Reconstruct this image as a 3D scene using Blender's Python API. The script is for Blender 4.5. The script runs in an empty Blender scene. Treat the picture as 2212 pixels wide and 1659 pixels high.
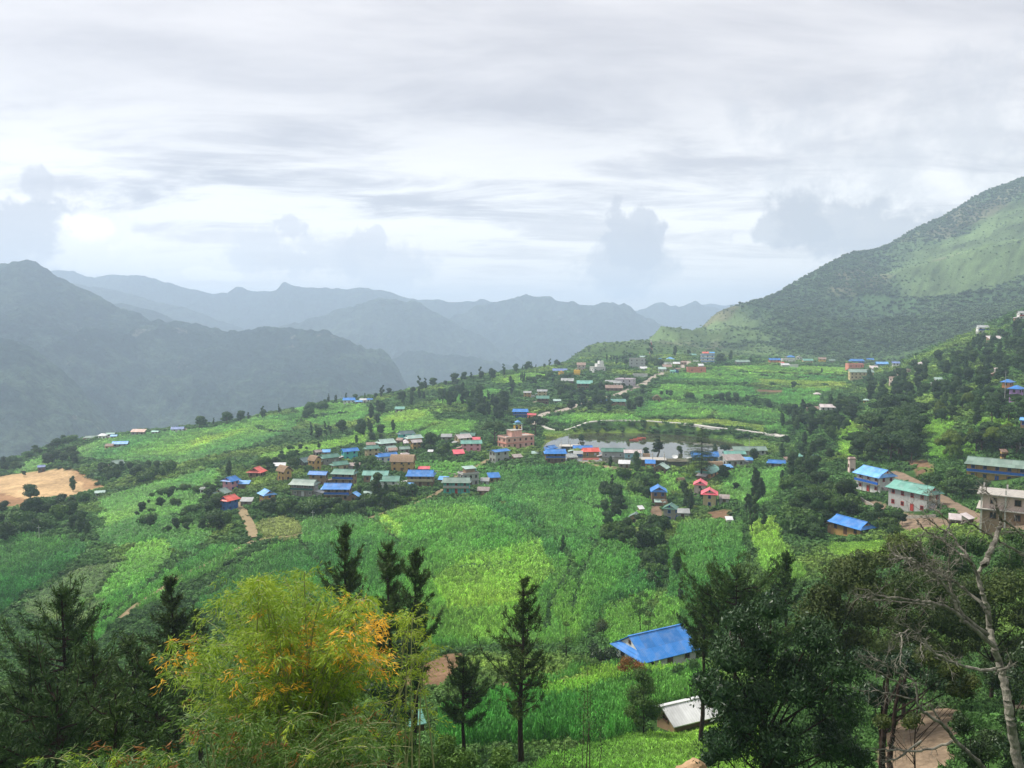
import bpy, math, random, zlib
import numpy as np
from mathutils import Vector

S = bpy.context.scene
COL = S.collection
rng = np.random.default_rng(7)
random.seed(7)

# ------------------------------------------------------------------ camera
# Layout is measured on a 2212 x 1659 copy of the view; every point gets a real distance in metres.
FPX, UC, VC = 1703.0, 1106.0, 829.5
PITCH = math.atan((829.5 - 705.0) / FPX)
cam_d = bpy.data.cameras.new('camera')
cam_d.sensor_width = 36.0
cam_d.lens = 36.0 * FPX / 2212.0
cam_d.clip_start = 0.5
cam_d.clip_end = 60000
cam = bpy.data.objects.new('camera', cam_d)
COL.objects.link(cam)
cam.location = (0, 0, 0)
cam.rotation_euler = (math.radians(90) - PITCH, 0, 0)
S.camera = cam

# ------------------------------------------------------------------ colour, light, sky
S.render.engine = 'CYCLES'
S.view_settings.view_transform = 'Standard'
S.view_settings.look = 'None'
S.view_settings.exposure = 0.5
S.view_settings.gamma = 1.0
S.view_settings.use_curve_mapping = False
S.cycles.use_denoising = True
S.cycles.max_bounces = 6
S.cycles.diffuse_bounces = 3
S.cycles.glossy_bounces = 2
S.cycles.transmission_bounces = 2
S.cycles.volume_bounces = 4
S.cycles.transparent_max_bounces = 4

SUN_EL, SUN_AZ = math.radians(52), math.radians(-62)   # azimuth from +Y towards +X: the bright part of the sky is ahead left
sun_d = bpy.data.lights.new('sun', 'SUN')
sun_d.energy = 3.7
sun_d.angle = math.radians(14)
sun_d.color = (1.0, 0.96, 0.88)
sun = bpy.data.objects.new('sun', sun_d)
COL.objects.link(sun)
sd = Vector((math.sin(SUN_AZ) * math.cos(SUN_EL), math.cos(SUN_AZ) * math.cos(SUN_EL), math.sin(SUN_EL)))
sun.rotation_euler = (-sd).to_track_quat('-Z', 'Y').to_euler()

W = bpy.data.worlds.new('World')
S.world = W
W.use_nodes = True


class NT:
    """small helper for node trees"""
    def __init__(s, nt):
        s.nt = nt
        nt.nodes.clear()

    def n(s, t, **kw):
        nd = s.nt.nodes.new(t)
        for k, v in kw.items():
            if k.startswith('i_'):
                key = k[2:]
                key = int(key) if key.isdigit() else key.replace('_', ' ')
                s.put(nd.inputs[key], v)
            else:
                setattr(nd, k, v)
        return nd

    def put(s, sock, v):
        if isinstance(v, bpy.types.NodeSocket):
            s.nt.links.new(v, sock)
        elif isinstance(v, bpy.types.Node):
            s.nt.links.new(v.outputs[0], sock)
        else:
            if isinstance(v, (tuple, list)) and len(v) == 3 and sock.type == 'RGBA':
                v = (*v, 1)
            sock.default_value = v

    def math(s, op, a, b=0.0, c=None, clamp=False):
        nd = s.nt.nodes.new('ShaderNodeMath')
        nd.operation = op
        nd.use_clamp = clamp
        s.put(nd.inputs[0], a)
        s.put(nd.inputs[1], b)
        if c is not None:
            s.put(nd.inputs[2], c)
        return nd.outputs[0]

    def mix(s, f, a, b, mode='MIX'):
        nd = s.nt.nodes.new('ShaderNodeMix')
        nd.data_type = 'RGBA'
        nd.blend_type = mode
        nd.clamp_factor = True
        s.put(nd.inputs[0], f)
        s.put(nd.inputs[6], a)
        s.put(nd.inputs[7], b)
        return nd.outputs[2]

    def ramp(s, f, lo, hi, a=0.0, b=1.0, smooth=True):
        nd = s.nt.nodes.new('ShaderNodeMapRange')
        nd.interpolation_type = 'SMOOTHSTEP' if smooth else 'LINEAR'
        nd.clamp = True if not smooth else nd.clamp
        s.put(nd.inputs[0], f)
        s.put(nd.inputs[1], lo)
        s.put(nd.inputs[2], hi)
        s.put(nd.inputs[3], a)
        s.put(nd.inputs[4], b)
        return nd.outputs[0]

    def noise(s, vec, scale, detail=4, rough=0.55, dist=0.0):
        nd = s.nt.nodes.new('ShaderNodeTexNoise')
        s.put(nd.inputs['Vector'], vec)
        nd.inputs['Scale'].default_value = scale
        nd.inputs['Detail'].default_value = detail
        nd.inputs['Roughness'].default_value = rough
        nd.inputs['Distortion'].default_value = dist
        return nd.outputs[0]


def pxdir(u, v):
    a = (u - UC) / FPX
    b = (VC - v) / FPX
    cp, sp = math.cos(PITCH), math.sin(PITCH)
    return Vector((a, cp + b * sp, -sp + b * cp)).normalized()


t = NT(W.node_tree)
out = t.n('ShaderNodeOutputWorld')
skyt = t.n('ShaderNodeTexSky', sky_type='NISHITA')
skyt.sun_disc = False
skyt.sun_elevation = SUN_EL
skyt.sun_rotation = SUN_AZ
skyt.altitude = 1500
tc = t.n('ShaderNodeTexCoord')
D = tc.outputs['Generated']
sep = t.n('ShaderNodeSeparateXYZ', i_0=D)
dz = sep.outputs[2]
# stratus deck: directions projected on a flat layer, so that the bands flatten towards the horizon
den = t.math('ADD', t.math('MAXIMUM', dz, 0.0), 0.09)
px = t.math('DIVIDE', sep.outputs[0], den)
py = t.math('DIVIDE', sep.outputs[1], den)
cmb = t.n('ShaderNodeCombineXYZ', i_0=t.math('MULTIPLY', px, 0.55), i_1=py, i_2=0.0)
n1 = t.noise(cmb.outputs[0], 0.50, 6, 0.6, 0.5)
n2 = t.noise(cmb.outputs[0], 1.7, 6, 0.62, 0.5)
deck = t.math('ADD', t.math('MULTIPLY', n1, 0.7), t.math('MULTIPLY', n2, 0.3))
deckm = t.ramp(deck, 0.40, 0.63)
base_c = t.mix(deckm, (0.69, 0.665, 0.67), (0.425, 0.415, 0.445))
# bright gap low over the mountains, darker sheet above it
lowb = t.math('MULTIPLY', t.ramp(dz, 0.30, 0.11), t.ramp(n2, 0.62, 0.42))
base_c = t.mix(t.math('MULTIPLY', lowb, 0.85), base_c, (0.96, 0.93, 0.89))
base_c = t.mix(t.math('MULTIPLY', t.ramp(dz, 0.16, 0.02), 0.75), base_c, (1.10, 0.98, 0.84))
# cumulus heads standing over the ridges: blobs in direction space, broken up by noise
cn = t.noise(D, 9.0, 6, 0.58, 0.3)
cn2 = t.noise(D, 26.0, 5, 0.6, 0.2)
cn3 = t.noise(D, 70.0, 4, 0.6, 0.2)
cnn = t.math('ADD', t.math('ADD', t.math('MULTIPLY', cn, 0.55), t.math('MULTIPLY', cn2, 0.33)), t.math('MULTIPLY', cn3, 0.12))


def blob(u, v, ru, rv, col, amt, edge=0.30):
    """soft cloud: centre and radii in view units, turned into an ellipse of directions"""
    global base_c
    d0 = pxdir(u, v)
    vm = t.n('ShaderNodeVectorMath', operation='SUBTRACT', i_0=D, i_1=tuple(d0))
    sp = t.n('ShaderNodeSeparateXYZ', i_0=vm.outputs[0])
    ax = t.math('DIVIDE', sp.outputs[0], ru / FPX)
    az = t.math('DIVIDE', sp.outputs[2], rv / FPX)
    yy = t.math('MULTIPLY', sp.outputs[1], 1.2)
    r2 = t.math('ADD', t.math('ADD', t.math('MULTIPLY', ax, ax), t.math('MULTIPLY', az, az)), t.math('MULTIPLY', yy, yy))
    r = t.math('SQRT', r2)
    fld = t.math('ADD', t.math('SUBTRACT', 1.0, r), t.math('MULTIPLY', t.math('SUBTRACT', cnn, 0.5), 4.6))
    m = t.math('MULTIPLY', t.ramp(fld, 0.0, edge), amt)
    base_c = t.mix(m, base_c, col)


WHT, GRY, DGR = (1.15, 1.07, 0.96), (0.47, 0.46, 0.49), (0.60, 0.64, 0.71)
blob(60, 470, 150, 70, WHT, 0.5, 0.6)
blob(50, 540, 190, 95, GRY, 0.85, 0.35)
blob(230, 540, 90, 70, WHT, 0.6, 0.5)
blob(350, 560, 230, 60, (1.0, 0.95, 0.88), 0.6, 0.6)
blob(640, 560, 150, 75, (0.60, 0.58, 0.60), 0.7, 0.5)
blob(850, 580, 130, 70, (0.60, 0.58, 0.60), 0.7, 0.5)
blob(1330, 590, 120, 90, GRY, 0.7, 0.5)
blob(1360, 520, 62, 62, (0.46, 0.45, 0.48), 0.8, 0.3)
blob(1500, 640, 120, 45, WHT, 0.5, 0.6)
blob(1840, 500, 190, 90, (0.42, 0.41, 0.43), 0.75, 0.5)
blob(190, 490, 34, 30, WHT, 0.9, 0.5)
blob(430, 590, 40, 16, WHT, 0.8, 0.3)
blob(485, 596, 46, 12, WHT, 0.9, 0.3)
blob(630, 490, 34, 40, (0.60, 0.58, 0.60), 0.8, 0.3)
blob(800, 520, 40, 36, (0.60, 0.58, 0.60), 0.7, 0.3)
blob(80, 400, 30, 34, GRY, 0.7, 0.4)
blob(1690, 500, 100, 55, (0.42, 0.41, 0.43), 0.7, 0.35)
blob(1950, 350, 320, 230, (0.46, 0.465, 0.50), 0.55, 0.9)
below = t.ramp(dz, -0.02, -0.12)
base_c = t.mix(below, base_c, (0.10, 0.13, 0.09))
nish = t.n('ShaderNodeVectorMath', operation='SCALE', i_0=skyt.outputs[0])
nish.inputs[3].default_value = 0.10
skyc = t.mix(0.94, nish.outputs[0], base_c)
bg = t.n('ShaderNodeBackground', i_Color=skyc)
bg.inputs[1].default_value = 1.05
t.put(out.inputs[0], bg.outputs[0])
W.cycles.sampling_method = 'MANUAL'
W.cycles.sample_map_resolution = 512

# ------------------------------------------------------------------ basic helpers


def P(u, v, y):
    """world point seen at view position (u, v) at forward distance y"""
    a = (u - UC) / FPX
    b = (VC - v) / FPX
    cp, sp = math.cos(PITCH), math.sin(PITCH)
    dx, dy, dzz = a, cp + b * sp, -sp + b * cp
    s = y / dy
    return np.array([dx * s, y, dzz * s])


def PZ(u, v, z):
    a = (u - UC) / FPX
    b = (VC - v) / FPX
    cp, sp = math.cos(PITCH), math.sin(PITCH)
    d = np.array([a, cp + b * sp, -sp + b * cp])
    return d * (z / d[2])


def project(x, y, z):
    cp, sp = math.cos(PITCH), math.sin(PITCH)
    fwd = y * cp - z * sp
    up = y * sp + z * cp
    fwd = np.where(fwd < 0.1, 0.1, fwd)
    return UC + FPX * x / fwd, VC - FPX * up / fwd


def hash2(ix, iy, seed):
    h = (ix.astype(np.int64) * 374761393 + iy.astype(np.int64) * 668265263 + seed * 1442695041) & 0x7fffffff
    h = (h ^ (h >> 13)) * 1274126177 & 0x7fffffff
    h = h ^ (h >> 16)
    return (h & 0xffff) / 65535.0


def vnoise(x, y, seed=0):
    ix, iy = np.floor(x), np.floor(y)
    fx, fy = x - ix, y - iy
    fx = fx * fx * fx * (fx * (fx * 6 - 15) + 10)
    fy = fy * fy * fy * (fy * (fy * 6 - 15) + 10)
    a = hash2(ix, iy, seed)
    b = hash2(ix + 1, iy, seed)
    c = hash2(ix, iy + 1, seed)
    d = hash2(ix + 1, iy + 1, seed)
    return (a * (1 - fx) + b * fx) * (1 - fy) + (c * (1 - fx) + d * fx) * fy


def fbm(x, y, scale, oct=4, seed=0, gain=0.5):
    s, amp, tot = 0.0, 1.0, 0.0
    x, y = x / scale, y / scale
    for o in range(oct):
        s = s + amp * (vnoise(x, y, seed + o * 17) * 2 - 1)
        tot += amp
        amp *= gain
        x, y = x * 2.03 + 11.3, y * 2.03 - 7.7
    return s / tot


def ridged(x, y, scale, oct=4, seed=0):
    s, amp, tot = 0.0, 1.0, 0.0
    x, y = x / scale, y / scale
    for o in range(oct):
        s = s + amp * (1 - np.abs(vnoise(x, y, seed + o * 31) * 2 - 1))
        tot += amp
        amp *= 0.5
        x, y = x * 2.1 + 5.1, y * 2.1 + 3.3
    return s / tot


def new_mesh(name, verts, faces, mats=(), midx=None, smooth=False, attrs=None):
    """verts (n,3); faces: (m,3|4) array or a list of index lists"""
    me = bpy.data.meshes.new(name)
    verts = np.asarray(verts, dtype=np.float32)
    if isinstance(faces, np.ndarray):
        k = faces.shape[1]
        loops = faces.astype(np.int32).ravel()
        starts = np.arange(0, len(loops), k, dtype=np.int32)
        nf = len(faces)
    else:
        loops = np.array([i for f in faces for i in f], dtype=np.int32)
        ln = np.array([len(f) for f in faces])
        starts = np.concatenate([[0], np.cumsum(ln)[:-1]]).astype(np.int32)
        nf = len(faces)
    me.vertices.add(len(verts))
    me.vertices.foreach_set('co', verts.ravel())
    me.loops.add(len(loops))
    me.loops.foreach_set('vertex_index', loops)
    me.polygons.add(nf)
    me.polygons.foreach_set('loop_start', starts)
    if midx is not None:
        me.polygons.foreach_set('material_index', np.asarray(midx, dtype=np.int32))
    me.polygons.foreach_set('use_smooth', np.full(nf, bool(smooth)))
    for m in mats:
        me.materials.append(m)
    if attrs:
        for k, (dom, typ, dat) in attrs.items():
            at = me.attributes.new(k, typ, dom)
            if typ == 'FLOAT_COLOR':
                at.data.foreach_set('color', np.asarray(dat, dtype=np.float32).ravel())
            elif typ == 'FLOAT':
                at.data.foreach_set('value', np.asarray(dat, dtype=np.float32).ravel())
            else:
                at.data.foreach_set('vector', np.asarray(dat, dtype=np.float32).ravel())
    me.update(calc_edges=True)
    return me


def link(name, me, parent=None, loc=None, rot=None, scale=None):
    o = bpy.data.objects.new(name, me)
    COL.objects.link(o)
    if parent is not None:
        o.parent = parent
    if loc is not None:
        o.location = loc
    if rot is not None:
        o.rotation_euler = rot
    if scale is not None:
        o.scale = scale if isinstance(scale, (tuple, list)) else (scale,) * 3
    return o


def tag(o, label, cat, group=None):
    o['label'] = label
    o['category'] = cat
    if group:
        o['group'] = group
    return o


def struct(o):
    o['kind'] = 'structure'
    return o


# ------------------------------------------------------------------ terrain heights
CP = []


def c(u, v, y):
    CP.append(P(u, v, y))


def cz(u, v, z):
    CP.append(PZ(u, v, z))


for x in (-60, 0, 60):
    CP.append(np.array([x, -45.0, 12.0]))
    CP.append(np.array([x * 0.7, 0.0, -2.6]))
for x in (-16, -8, 0, 8, 16):
    CP.append(np.array([x, 10.0, -8.2]))
    CP.append(np.array([x * 1.6, 20.0, -14.2]))
for u in (0, 300, 700, 1100, 1400, 1700, 2212):
    c(u, 1790, 35)
for args in [
    (-400, 1700, 48), (0, 1700, 48), (300, 1690, 49), (700, 1690, 50), (1100, 1665, 52), (1300, 1620, 60), (1500, 1640, 55), (1440, 1592, 72),
    (1750, 1660, 48), (2000, 1610, 46), (2150, 1590, 45), (2212, 1540, 52), (2600, 1550, 45),
    (1250, 1530, 80), (1200, 1600, 64), (1000, 1560, 78), (1500, 1520, 85), (1420, 1450, 112), (1300, 1440, 112), (1550, 1440, 112), (900, 1450, 112), (950, 1440, 106),
    (2000, 1440, 90), (1750, 1450, 92), (2212, 1400, 82),
    (1100, 1392, 132), (1240, 1380, 135), (900, 1380, 138), (1400, 1370, 138), (700, 1400, 132),
    (1100, 1300, 162), (1100, 1200, 201), (1250, 1300, 162), (1250, 1200, 201), (900, 1250, 180), (1000, 1120, 248), (1100, 1060, 300), (1150, 1025, 328), (1300, 1025, 328),
    (1500, 1300, 160), (1580, 1200, 198), (1500, 1110, 255), (1400, 1060, 300), (1520, 1030, 322), (1640, 1040, 300),
    (1900, 1300, 128), (1800, 1200, 168), (1750, 1100, 225), (1700, 1250, 158), (2100, 1250, 125), (2212, 1250, 110),
    (1840, 1165, 190), (1965, 1115, 200), (1890, 1070, 238), (2150, 1060, 222), (2212, 1130, 150), (2100, 1140, 170), (2050, 1085, 205), (2000, 1030, 240), (1950, 1000, 272), (1850, 1010, 275),
    (800, 1180, 214), (540, 1180, 224), (700, 1100, 265), (600, 1070, 285), (450, 1080, 298), (560, 1040, 318), (640, 1000, 358), (850, 1080, 278), (760, 1000, 348), (900, 985, 362), (1000, 1020, 330), (1060, 992, 352),
    (300, 1150, 252), (100, 1180, 245), (0, 1300, 182), (250, 1330, 166), (400, 1250, 190), (550, 1300, 166), (0, 1450, 112), (300, 1450, 112), (500, 1450, 114), (-400, 1300, 182), (-400, 1170, 300), (-400, 1110, 430),
    (60, 1060, 372), (150, 1022, 415), (0, 1095, 322), (180, 1050, 380), (60, 1140, 272), (230, 1100, 312), (350, 1050, 345), (250, 1000, 425), (0, 1035, 430), (430, 960, 470), (600, 930, 515), (230, 965, 478), (420, 990, 420), (90, 1005, 460), (700, 955, 425),
    (800, 925, 452), (900, 905, 478), (1000, 868, 545), (1040, 905, 476), (850, 882, 560), (950, 860, 600), (760, 895, 565), (680, 915, 540),
    (1300, 860, 562), (1500, 850, 585), (1700, 850, 580), (1400, 800, 705), (1550, 786, 765), (1700, 785, 785), (1850, 803, 690), (1600, 820, 650), (1380, 790, 740), (1300, 800, 705), (1220, 830, 625), (1250, 872, 540), (1130, 862, 572), (1130, 902, 492), (1100, 832, 650), (1200, 805, 740),
    (1450, 775, 830), (1600, 768, 900), (1750, 765, 940), (1900, 760, 930), (1500, 742, 1040), (1700, 702, 1150), (1700, 660, 1360), (1900, 700, 1080), (1900, 640, 1260), (1900, 585, 1500), (2050, 600, 1260), (2050, 520, 1500),
    (2200, 600, 1100), (2200, 500, 1360), (2212, 640, 960), (2050, 685, 980), (1800, 725, 1050), (1600, 712, 1150), (1450, 752, 960), (1350, 775, 860),
    (1900, 830, 565), (1850, 880, 450), (1780, 885, 445), (1700, 930, 402), (1720, 985, 348), (1800, 950, 362), (1900, 900, 385), (1950, 960, 300), (2000, 800, 520), (2100, 780, 470), (2100, 850, 368), (2200, 855, 318), (2212, 930, 262), (2050, 940, 300),
    (2120, 718, 600), (2212, 690, 575), (2150, 737, 540), (2600, 1200, 120), (2600, 1000, 190), (2600, 850, 310), (2600, 640, 600), (2600, 520, 1000), (2600, 230, 1750),
]:
    c(*args)
for (u, v, z) in [(1180, 977, -59.6), (1300, 990, -59.6), (1400, 1003, -59.6), (1500, 1006, -59.6), (1600, 985, -59.6), (1650, 955, -59.0), (1600, 930, -55.6), (1500, 923, -55.3), (1400, 921, -55.3), (1300, 920, -55.6), (1200, 918, -57.5), (1300, 903, -54.6), (1500, 903, -54.4), (1680, 915, -54.5)]:
    cz(u, v, z)
RIDGE = [(-300, 1075, 480), (0, 1005, 500), (50, 986, 515), (100, 970, 525), (170, 955, 545), (300, 938, 565), (430, 925, 585), (560, 900, 610), (680, 875, 645), (800, 860, 665), (900, 845, 690), (1000, 822, 730), (1100, 807, 780),
         (1171, 803, 850), (1216, 788, 920), (1256, 775, 980), (1306, 758, 1060), (1376, 745, 1150), (1456, 728, 1240), (1536, 693, 1350), (1611, 663, 1450), (1706, 620, 1540), (1781, 578, 1600), (1841, 550, 1640), (1876, 548, 1660), (1926, 533, 1690),
         (1976, 498, 1710), (2056, 465, 1730), (2111, 430, 1745), (2212, 392, 1760), (2400, 330, 1790)]
for (u, v, y) in RIDGE:
    p = P(u, v, y)
    CP.append(p)
    k = 1.0 + 130.0 / y
    CP.append(np.array([p[0] * k - 20, p[1] * k, p[2] - 75]))
    k = 1.0 + 480.0 / y
    CP.append(np.array([p[0] * k - 60, p[1] * k, p[2] - 330]))
for (u, v, y) in [(1950, 787, 690), (1990, 764, 675), (2060, 737, 650), (2130, 708, 640), (2212, 670, 640)]:
    p = P(u, v, y)
    CP.append(p)
    CP.append(np.array([p[0] * 1.18, p[1] * 1.18, p[2] - 14]))
CP = np.array(CP)
YO = 60.0


def warp(x, y):
    yy = np.maximum(y + YO, 4.0)
    return x / yy, 0.55 * np.log(yy)


ca, cb = warp(CP[:, 0], CP[:, 1])
C2 = 0.015 ** 2


def _phi(a0, b0, a1, b1):
    return np.sqrt((a0 - a1) ** 2 + (b0 - b1) ** 2 + C2)


_n = len(CP)
_A = np.zeros((_n + 3, _n + 3))
_A[:_n, :_n] = _phi(ca[:, None], cb[:, None], ca[None], cb[None]) - np.eye(_n) * 0.002
_A[:_n, _n] = 1
_A[:_n, _n + 1] = ca
_A[:_n, _n + 2] = cb
_A[_n:, :_n] = _A[:_n, _n:].T
# heights are stored relative to distance, so that near and far points weigh alike
_zs = CP[:, 2] / (CP[:, 1] + YO)
_w = np.linalg.solve(_A, np.concatenate([_zs, [0, 0, 0]]))


def height_raw(x, y):
    x = np.asarray(x, dtype=np.float64)
    y = np.asarray(y, dtype=np.float64)
    sh = x.shape
    x, y = x.ravel(), y.ravel()
    a, b = warp(x, y)
    out = np.empty(len(x))
    for i in range(0, len(x), 20000):
        s = slice(i, i + 20000)
        out[s] = _phi(a[s, None], b[s, None], ca[None], cb[None]) @ _w[:_n] + _w[_n] + _w[_n + 1] * a[s] + _w[_n + 2] * b[s]
    return (out * np.maximum(y + YO, 4.0)).reshape(sh)


def inpoly(u, v, poly):
    poly = np.asarray(poly, dtype=float)
    r = np.zeros(u.shape, dtype=bool)
    x1, y1 = poly[-1]
    for x2, y2 in poly:
        cnd = ((y1 > v) != (y2 > v))
        with np.errstate(divide='ignore', invalid='ignore'):
            xi = (x2 - x1) * (v - y1) / (y2 - y1) + x1
        r ^= cnd & (u < xi)
        x1, y1 = x2, y2
    return r


WATER_Z = -59.9
POND_PX = [(1168, 985), (1172, 960), (1195, 948), (1230, 938), (1300, 934), (1400, 936), (1480, 940), (1560, 949), (1610, 960), (1622, 974), (1600, 990), (1540, 1004), (1460, 1006), (1380, 1006), (1280, 1000), (1210, 995)]
POND_W = np.array([PZ(u, v, WATER_Z)[:2] for u, v in POND_PX])
EDGE = np.array([PZ(u, v, WATER_Z)[:2] for u, v in [(1150, 1000), (1155, 950), (1190, 932), (1300, 925), (1480, 928), (1580, 935), (1665, 955), (1660, 985), (1600, 1005), (1500, 1012), (1300, 1008)]])


def polydist(x, y, poly):
    """signed distance to a closed polygon, negative inside"""
    d = np.full(x.shape, 1e9)
    n = len(poly)
    for i in range(n):
        a, b = poly[i], poly[(i + 1) % n]
        ab = b - a
        tt = np.clip(((x - a[0]) * ab[0] + (y - a[1]) * ab[1]) / (ab @ ab), 0, 1)
        d = np.minimum(d, np.hypot(x - a[0] - tt * ab[0], y - a[1] - tt * ab[1]))
    return np.where(inpoly(x, y, poly), -d, d)


def sstep(a, b, x):
    t_ = np.clip((x - a) / (b - a), 0, 1)
    return t_ * t_ * (3 - 2 * t_)


def height(x, y):
    x = np.asarray(x, dtype=np.float64)
    y = np.asarray(y, dtype=np.float64)
    z = height_raw(x, y)
    far = sstep(820, 1150, y)
    amp = np.clip(y / 300.0, 0.15, 1.0)
    det = fbm(x, y, 26, 3, 5) * 0.55 * amp + fbm(x, y, 70, 2, 9) * 0.7 * amp
    # gullies and spurs of the far slope
    big = (ridged(x + 0.35 * y, y * 0.45, 260, 5, 3) - 0.62) * 120 * far + fbm(x, y, 45, 3, 61) * 9 * far
    crest = sstep(1200, 1480, y) * 0.9
    z = z + det + big * (1 - crest)
    z = np.where(z > 300, 300 + 60 * np.tanh((z - 300) / 60), z)
    # flat ground round the pond
    near_pond = (x > -60) & (x < 230) & (y > 250) & (y < 560)
    if near_pond.any():
        dp = polydist(x[near_pond], y[near_pond], POND_W)
        de = polydist(x[near_pond], y[near_pond], EDGE)
        zz = z[near_pond]
        ys_ = y[near_pond]
        far_b = sstep(405, 420, ys_) * sstep(25, 45, x[near_pond])
        fl = (1 - sstep(0.0, 22.0, de)) * (1 - far_b) + (1 - sstep(1.0, 6.5, dp)) * far_b
        zz = zz * (1 - fl) + (WATER_Z + 0.35) * fl
        inside = 1 - sstep(-5.0, 1.0, dp)
        zz = zz * (1 - inside) + (WATER_Z - 1.3) * inside
        z[near_pond] = zz
    return z


# ray march for placing things: distance samples along a view direction
_YS = np.concatenate([np.geomspace(12, 1900, 1500)])


def hit(u, v, y0=12, y1=1900):
    """first ground point seen at (u, v)"""
    a = (u - UC) / FPX
    b = (VC - v) / FPX
    cp, sp = math.cos(PITCH), math.sin(PITCH)
    dx, dy, dzz = a, cp + b * sp, -sp + b * cp
    ys = _YS[(_YS >= y0) & (_YS <= y1)]
    xs = ys * dx / dy
    zs = ys * dzz / dy
    g = height(xs, ys)
    under = np.where(zs <= g)[0]
    if len(under) == 0:
        k = int(np.argmin(zs - g))
        return np.array([xs[k], ys[k], g[k]])
    k = under[0]
    if k == 0:
        return np.array([xs[0], ys[0], g[0]])
    d0, d1 = zs[k - 1] - g[k - 1], zs[k] - g[k]
    f = d0 / (d0 - d1 + 1e-9)
    y = ys[k - 1] + f * (ys[k] - ys[k - 1])
    x = y * dx / dy
    return np.array([x, y, float(height(np.array([x]), np.array([y]))[0])])

# ------------------------------------------------------------------ materials


def new_mat(name):
    m = bpy.data.materials.new(name)
    m.use_nodes = True
    return m, NT(m.node_tree)


def principled(t, color, rough=0.8, spec=0.2, normal=None, metallic=0.0):
    b = t.n('ShaderNodeBsdfPrincipled')
    t.put(b.inputs['Base Color'], color)
    t.put(b.inputs['Roughness'], rough)
    b.inputs['Specular IOR Level'].default_value = spec
    b.inputs['Metallic'].default_value = metallic
    if normal is not None:
        t.put(b.inputs['Normal'], normal)
    o = t.n('ShaderNodeOutputMaterial')
    t.put(o.inputs[0], b.outputs[0])
    return b


def bump(t, h, strength=0.4, dist=0.1):
    b = t.n('ShaderNodeBump')
    b.inputs['Strength'].default_value = strength
    b.inputs['Distance'].default_value = dist
    t.put(b.inputs['Height'], h)
    return b.outputs[0]


def ground_material():
    m, t = new_mat('ground_cover')
    at = t.n('ShaderNodeAttribute', attribute_name='tint')
    geo = t.n('ShaderNodeNewGeometry')
    pos = geo.outputs['Position']
    n1 = t.noise(pos, 0.5, 5, 0.65)
    n2 = t.noise(pos, 0.06, 4, 0.6)
    n3 = t.noise(pos, 2.5, 3, 0.7)
    f = t.math('ADD', t.math('MULTIPLY', n1, 0.8), t.math('MULTIPLY', n3, 0.6))
    f = t.ramp(f, 0.40, 1.0, 0.4, 1.6, smooth=False)
    g = t.ramp(n2, 0.3, 0.7, 0.8, 1.2, smooth=False)
    k = t.math('MULTIPLY', f, g)
    vm = t.n('ShaderNodeVectorMath', operation='SCALE', i_0=at.outputs['Color'])
    t.put(vm.inputs[3], k)
    principled(t, vm.outputs[0], 0.95, 0.05, bump(t, n1, 0.9, 0.6))
    return m


def mountain_material(name, c_dark, c_light, c_bare, sc):
    m, t = new_mat(name)
    geo = t.n('ShaderNodeNewGeometry')
    pos = geo.outputs['Position']
    big = t.noise(pos, 0.0022 * sc, 6, 0.6, 0.4)
    mid = t.noise(pos, 0.016 * sc, 6, 0.68)
    fine = t.noise(pos, 0.055 * sc, 4, 0.8)
    mm = t.ramp(t.math('ADD', t.math('MULTIPLY', big, 0.65), t.math('MULTIPLY', mid, 0.35)), 0.46, 0.60)
    col = t.mix(mm, c_dark, c_light)
    bare = t.ramp(t.noise(pos, 0.006 * sc, 5, 0.7, 1.0), 0.63, 0.70)
    col = t.mix(t.math('MULTIPLY', bare, 0.8), col, c_bare)
    k = t.ramp(fine, 0.35, 0.65, 0.35, 1.75, smooth=False)
    vm = t.n('ShaderNodeVectorMath', operation='SCALE', i_0=col)
    t.put(vm.inputs[3], k)
    h = t.math('ADD', mid, t.math('MULTIPLY', fine, 0.3))
    principled(t, vm.outputs[0], 1.0, 0.0, bump(t, h, 0.8, 30.0 / sc))
    return m


# ------------------------------------------------------------------ field map
# colours are real albedos of the crops; each patch is a polygon drawn where the field lies
MAIZE_D, MAIZE, MAIZE_L, LIME = (0.046, 0.128, 0.026), (0.060, 0.155, 0.028), (0.082, 0.185, 0.030), (0.115, 0.215, 0.028)
OLIVE, PALE, SAND, DIRT, PADDY = (0.085, 0.120, 0.028), (0.14, 0.21, 0.05), (0.46, 0.31, 0.16), (0.17, 0.105, 0.06), (0.13, 0.20, 0.035)
GRASS = (0.10, 0.19, 0.022)
WILD = (0.046, 0.100, 0.024)
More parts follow.
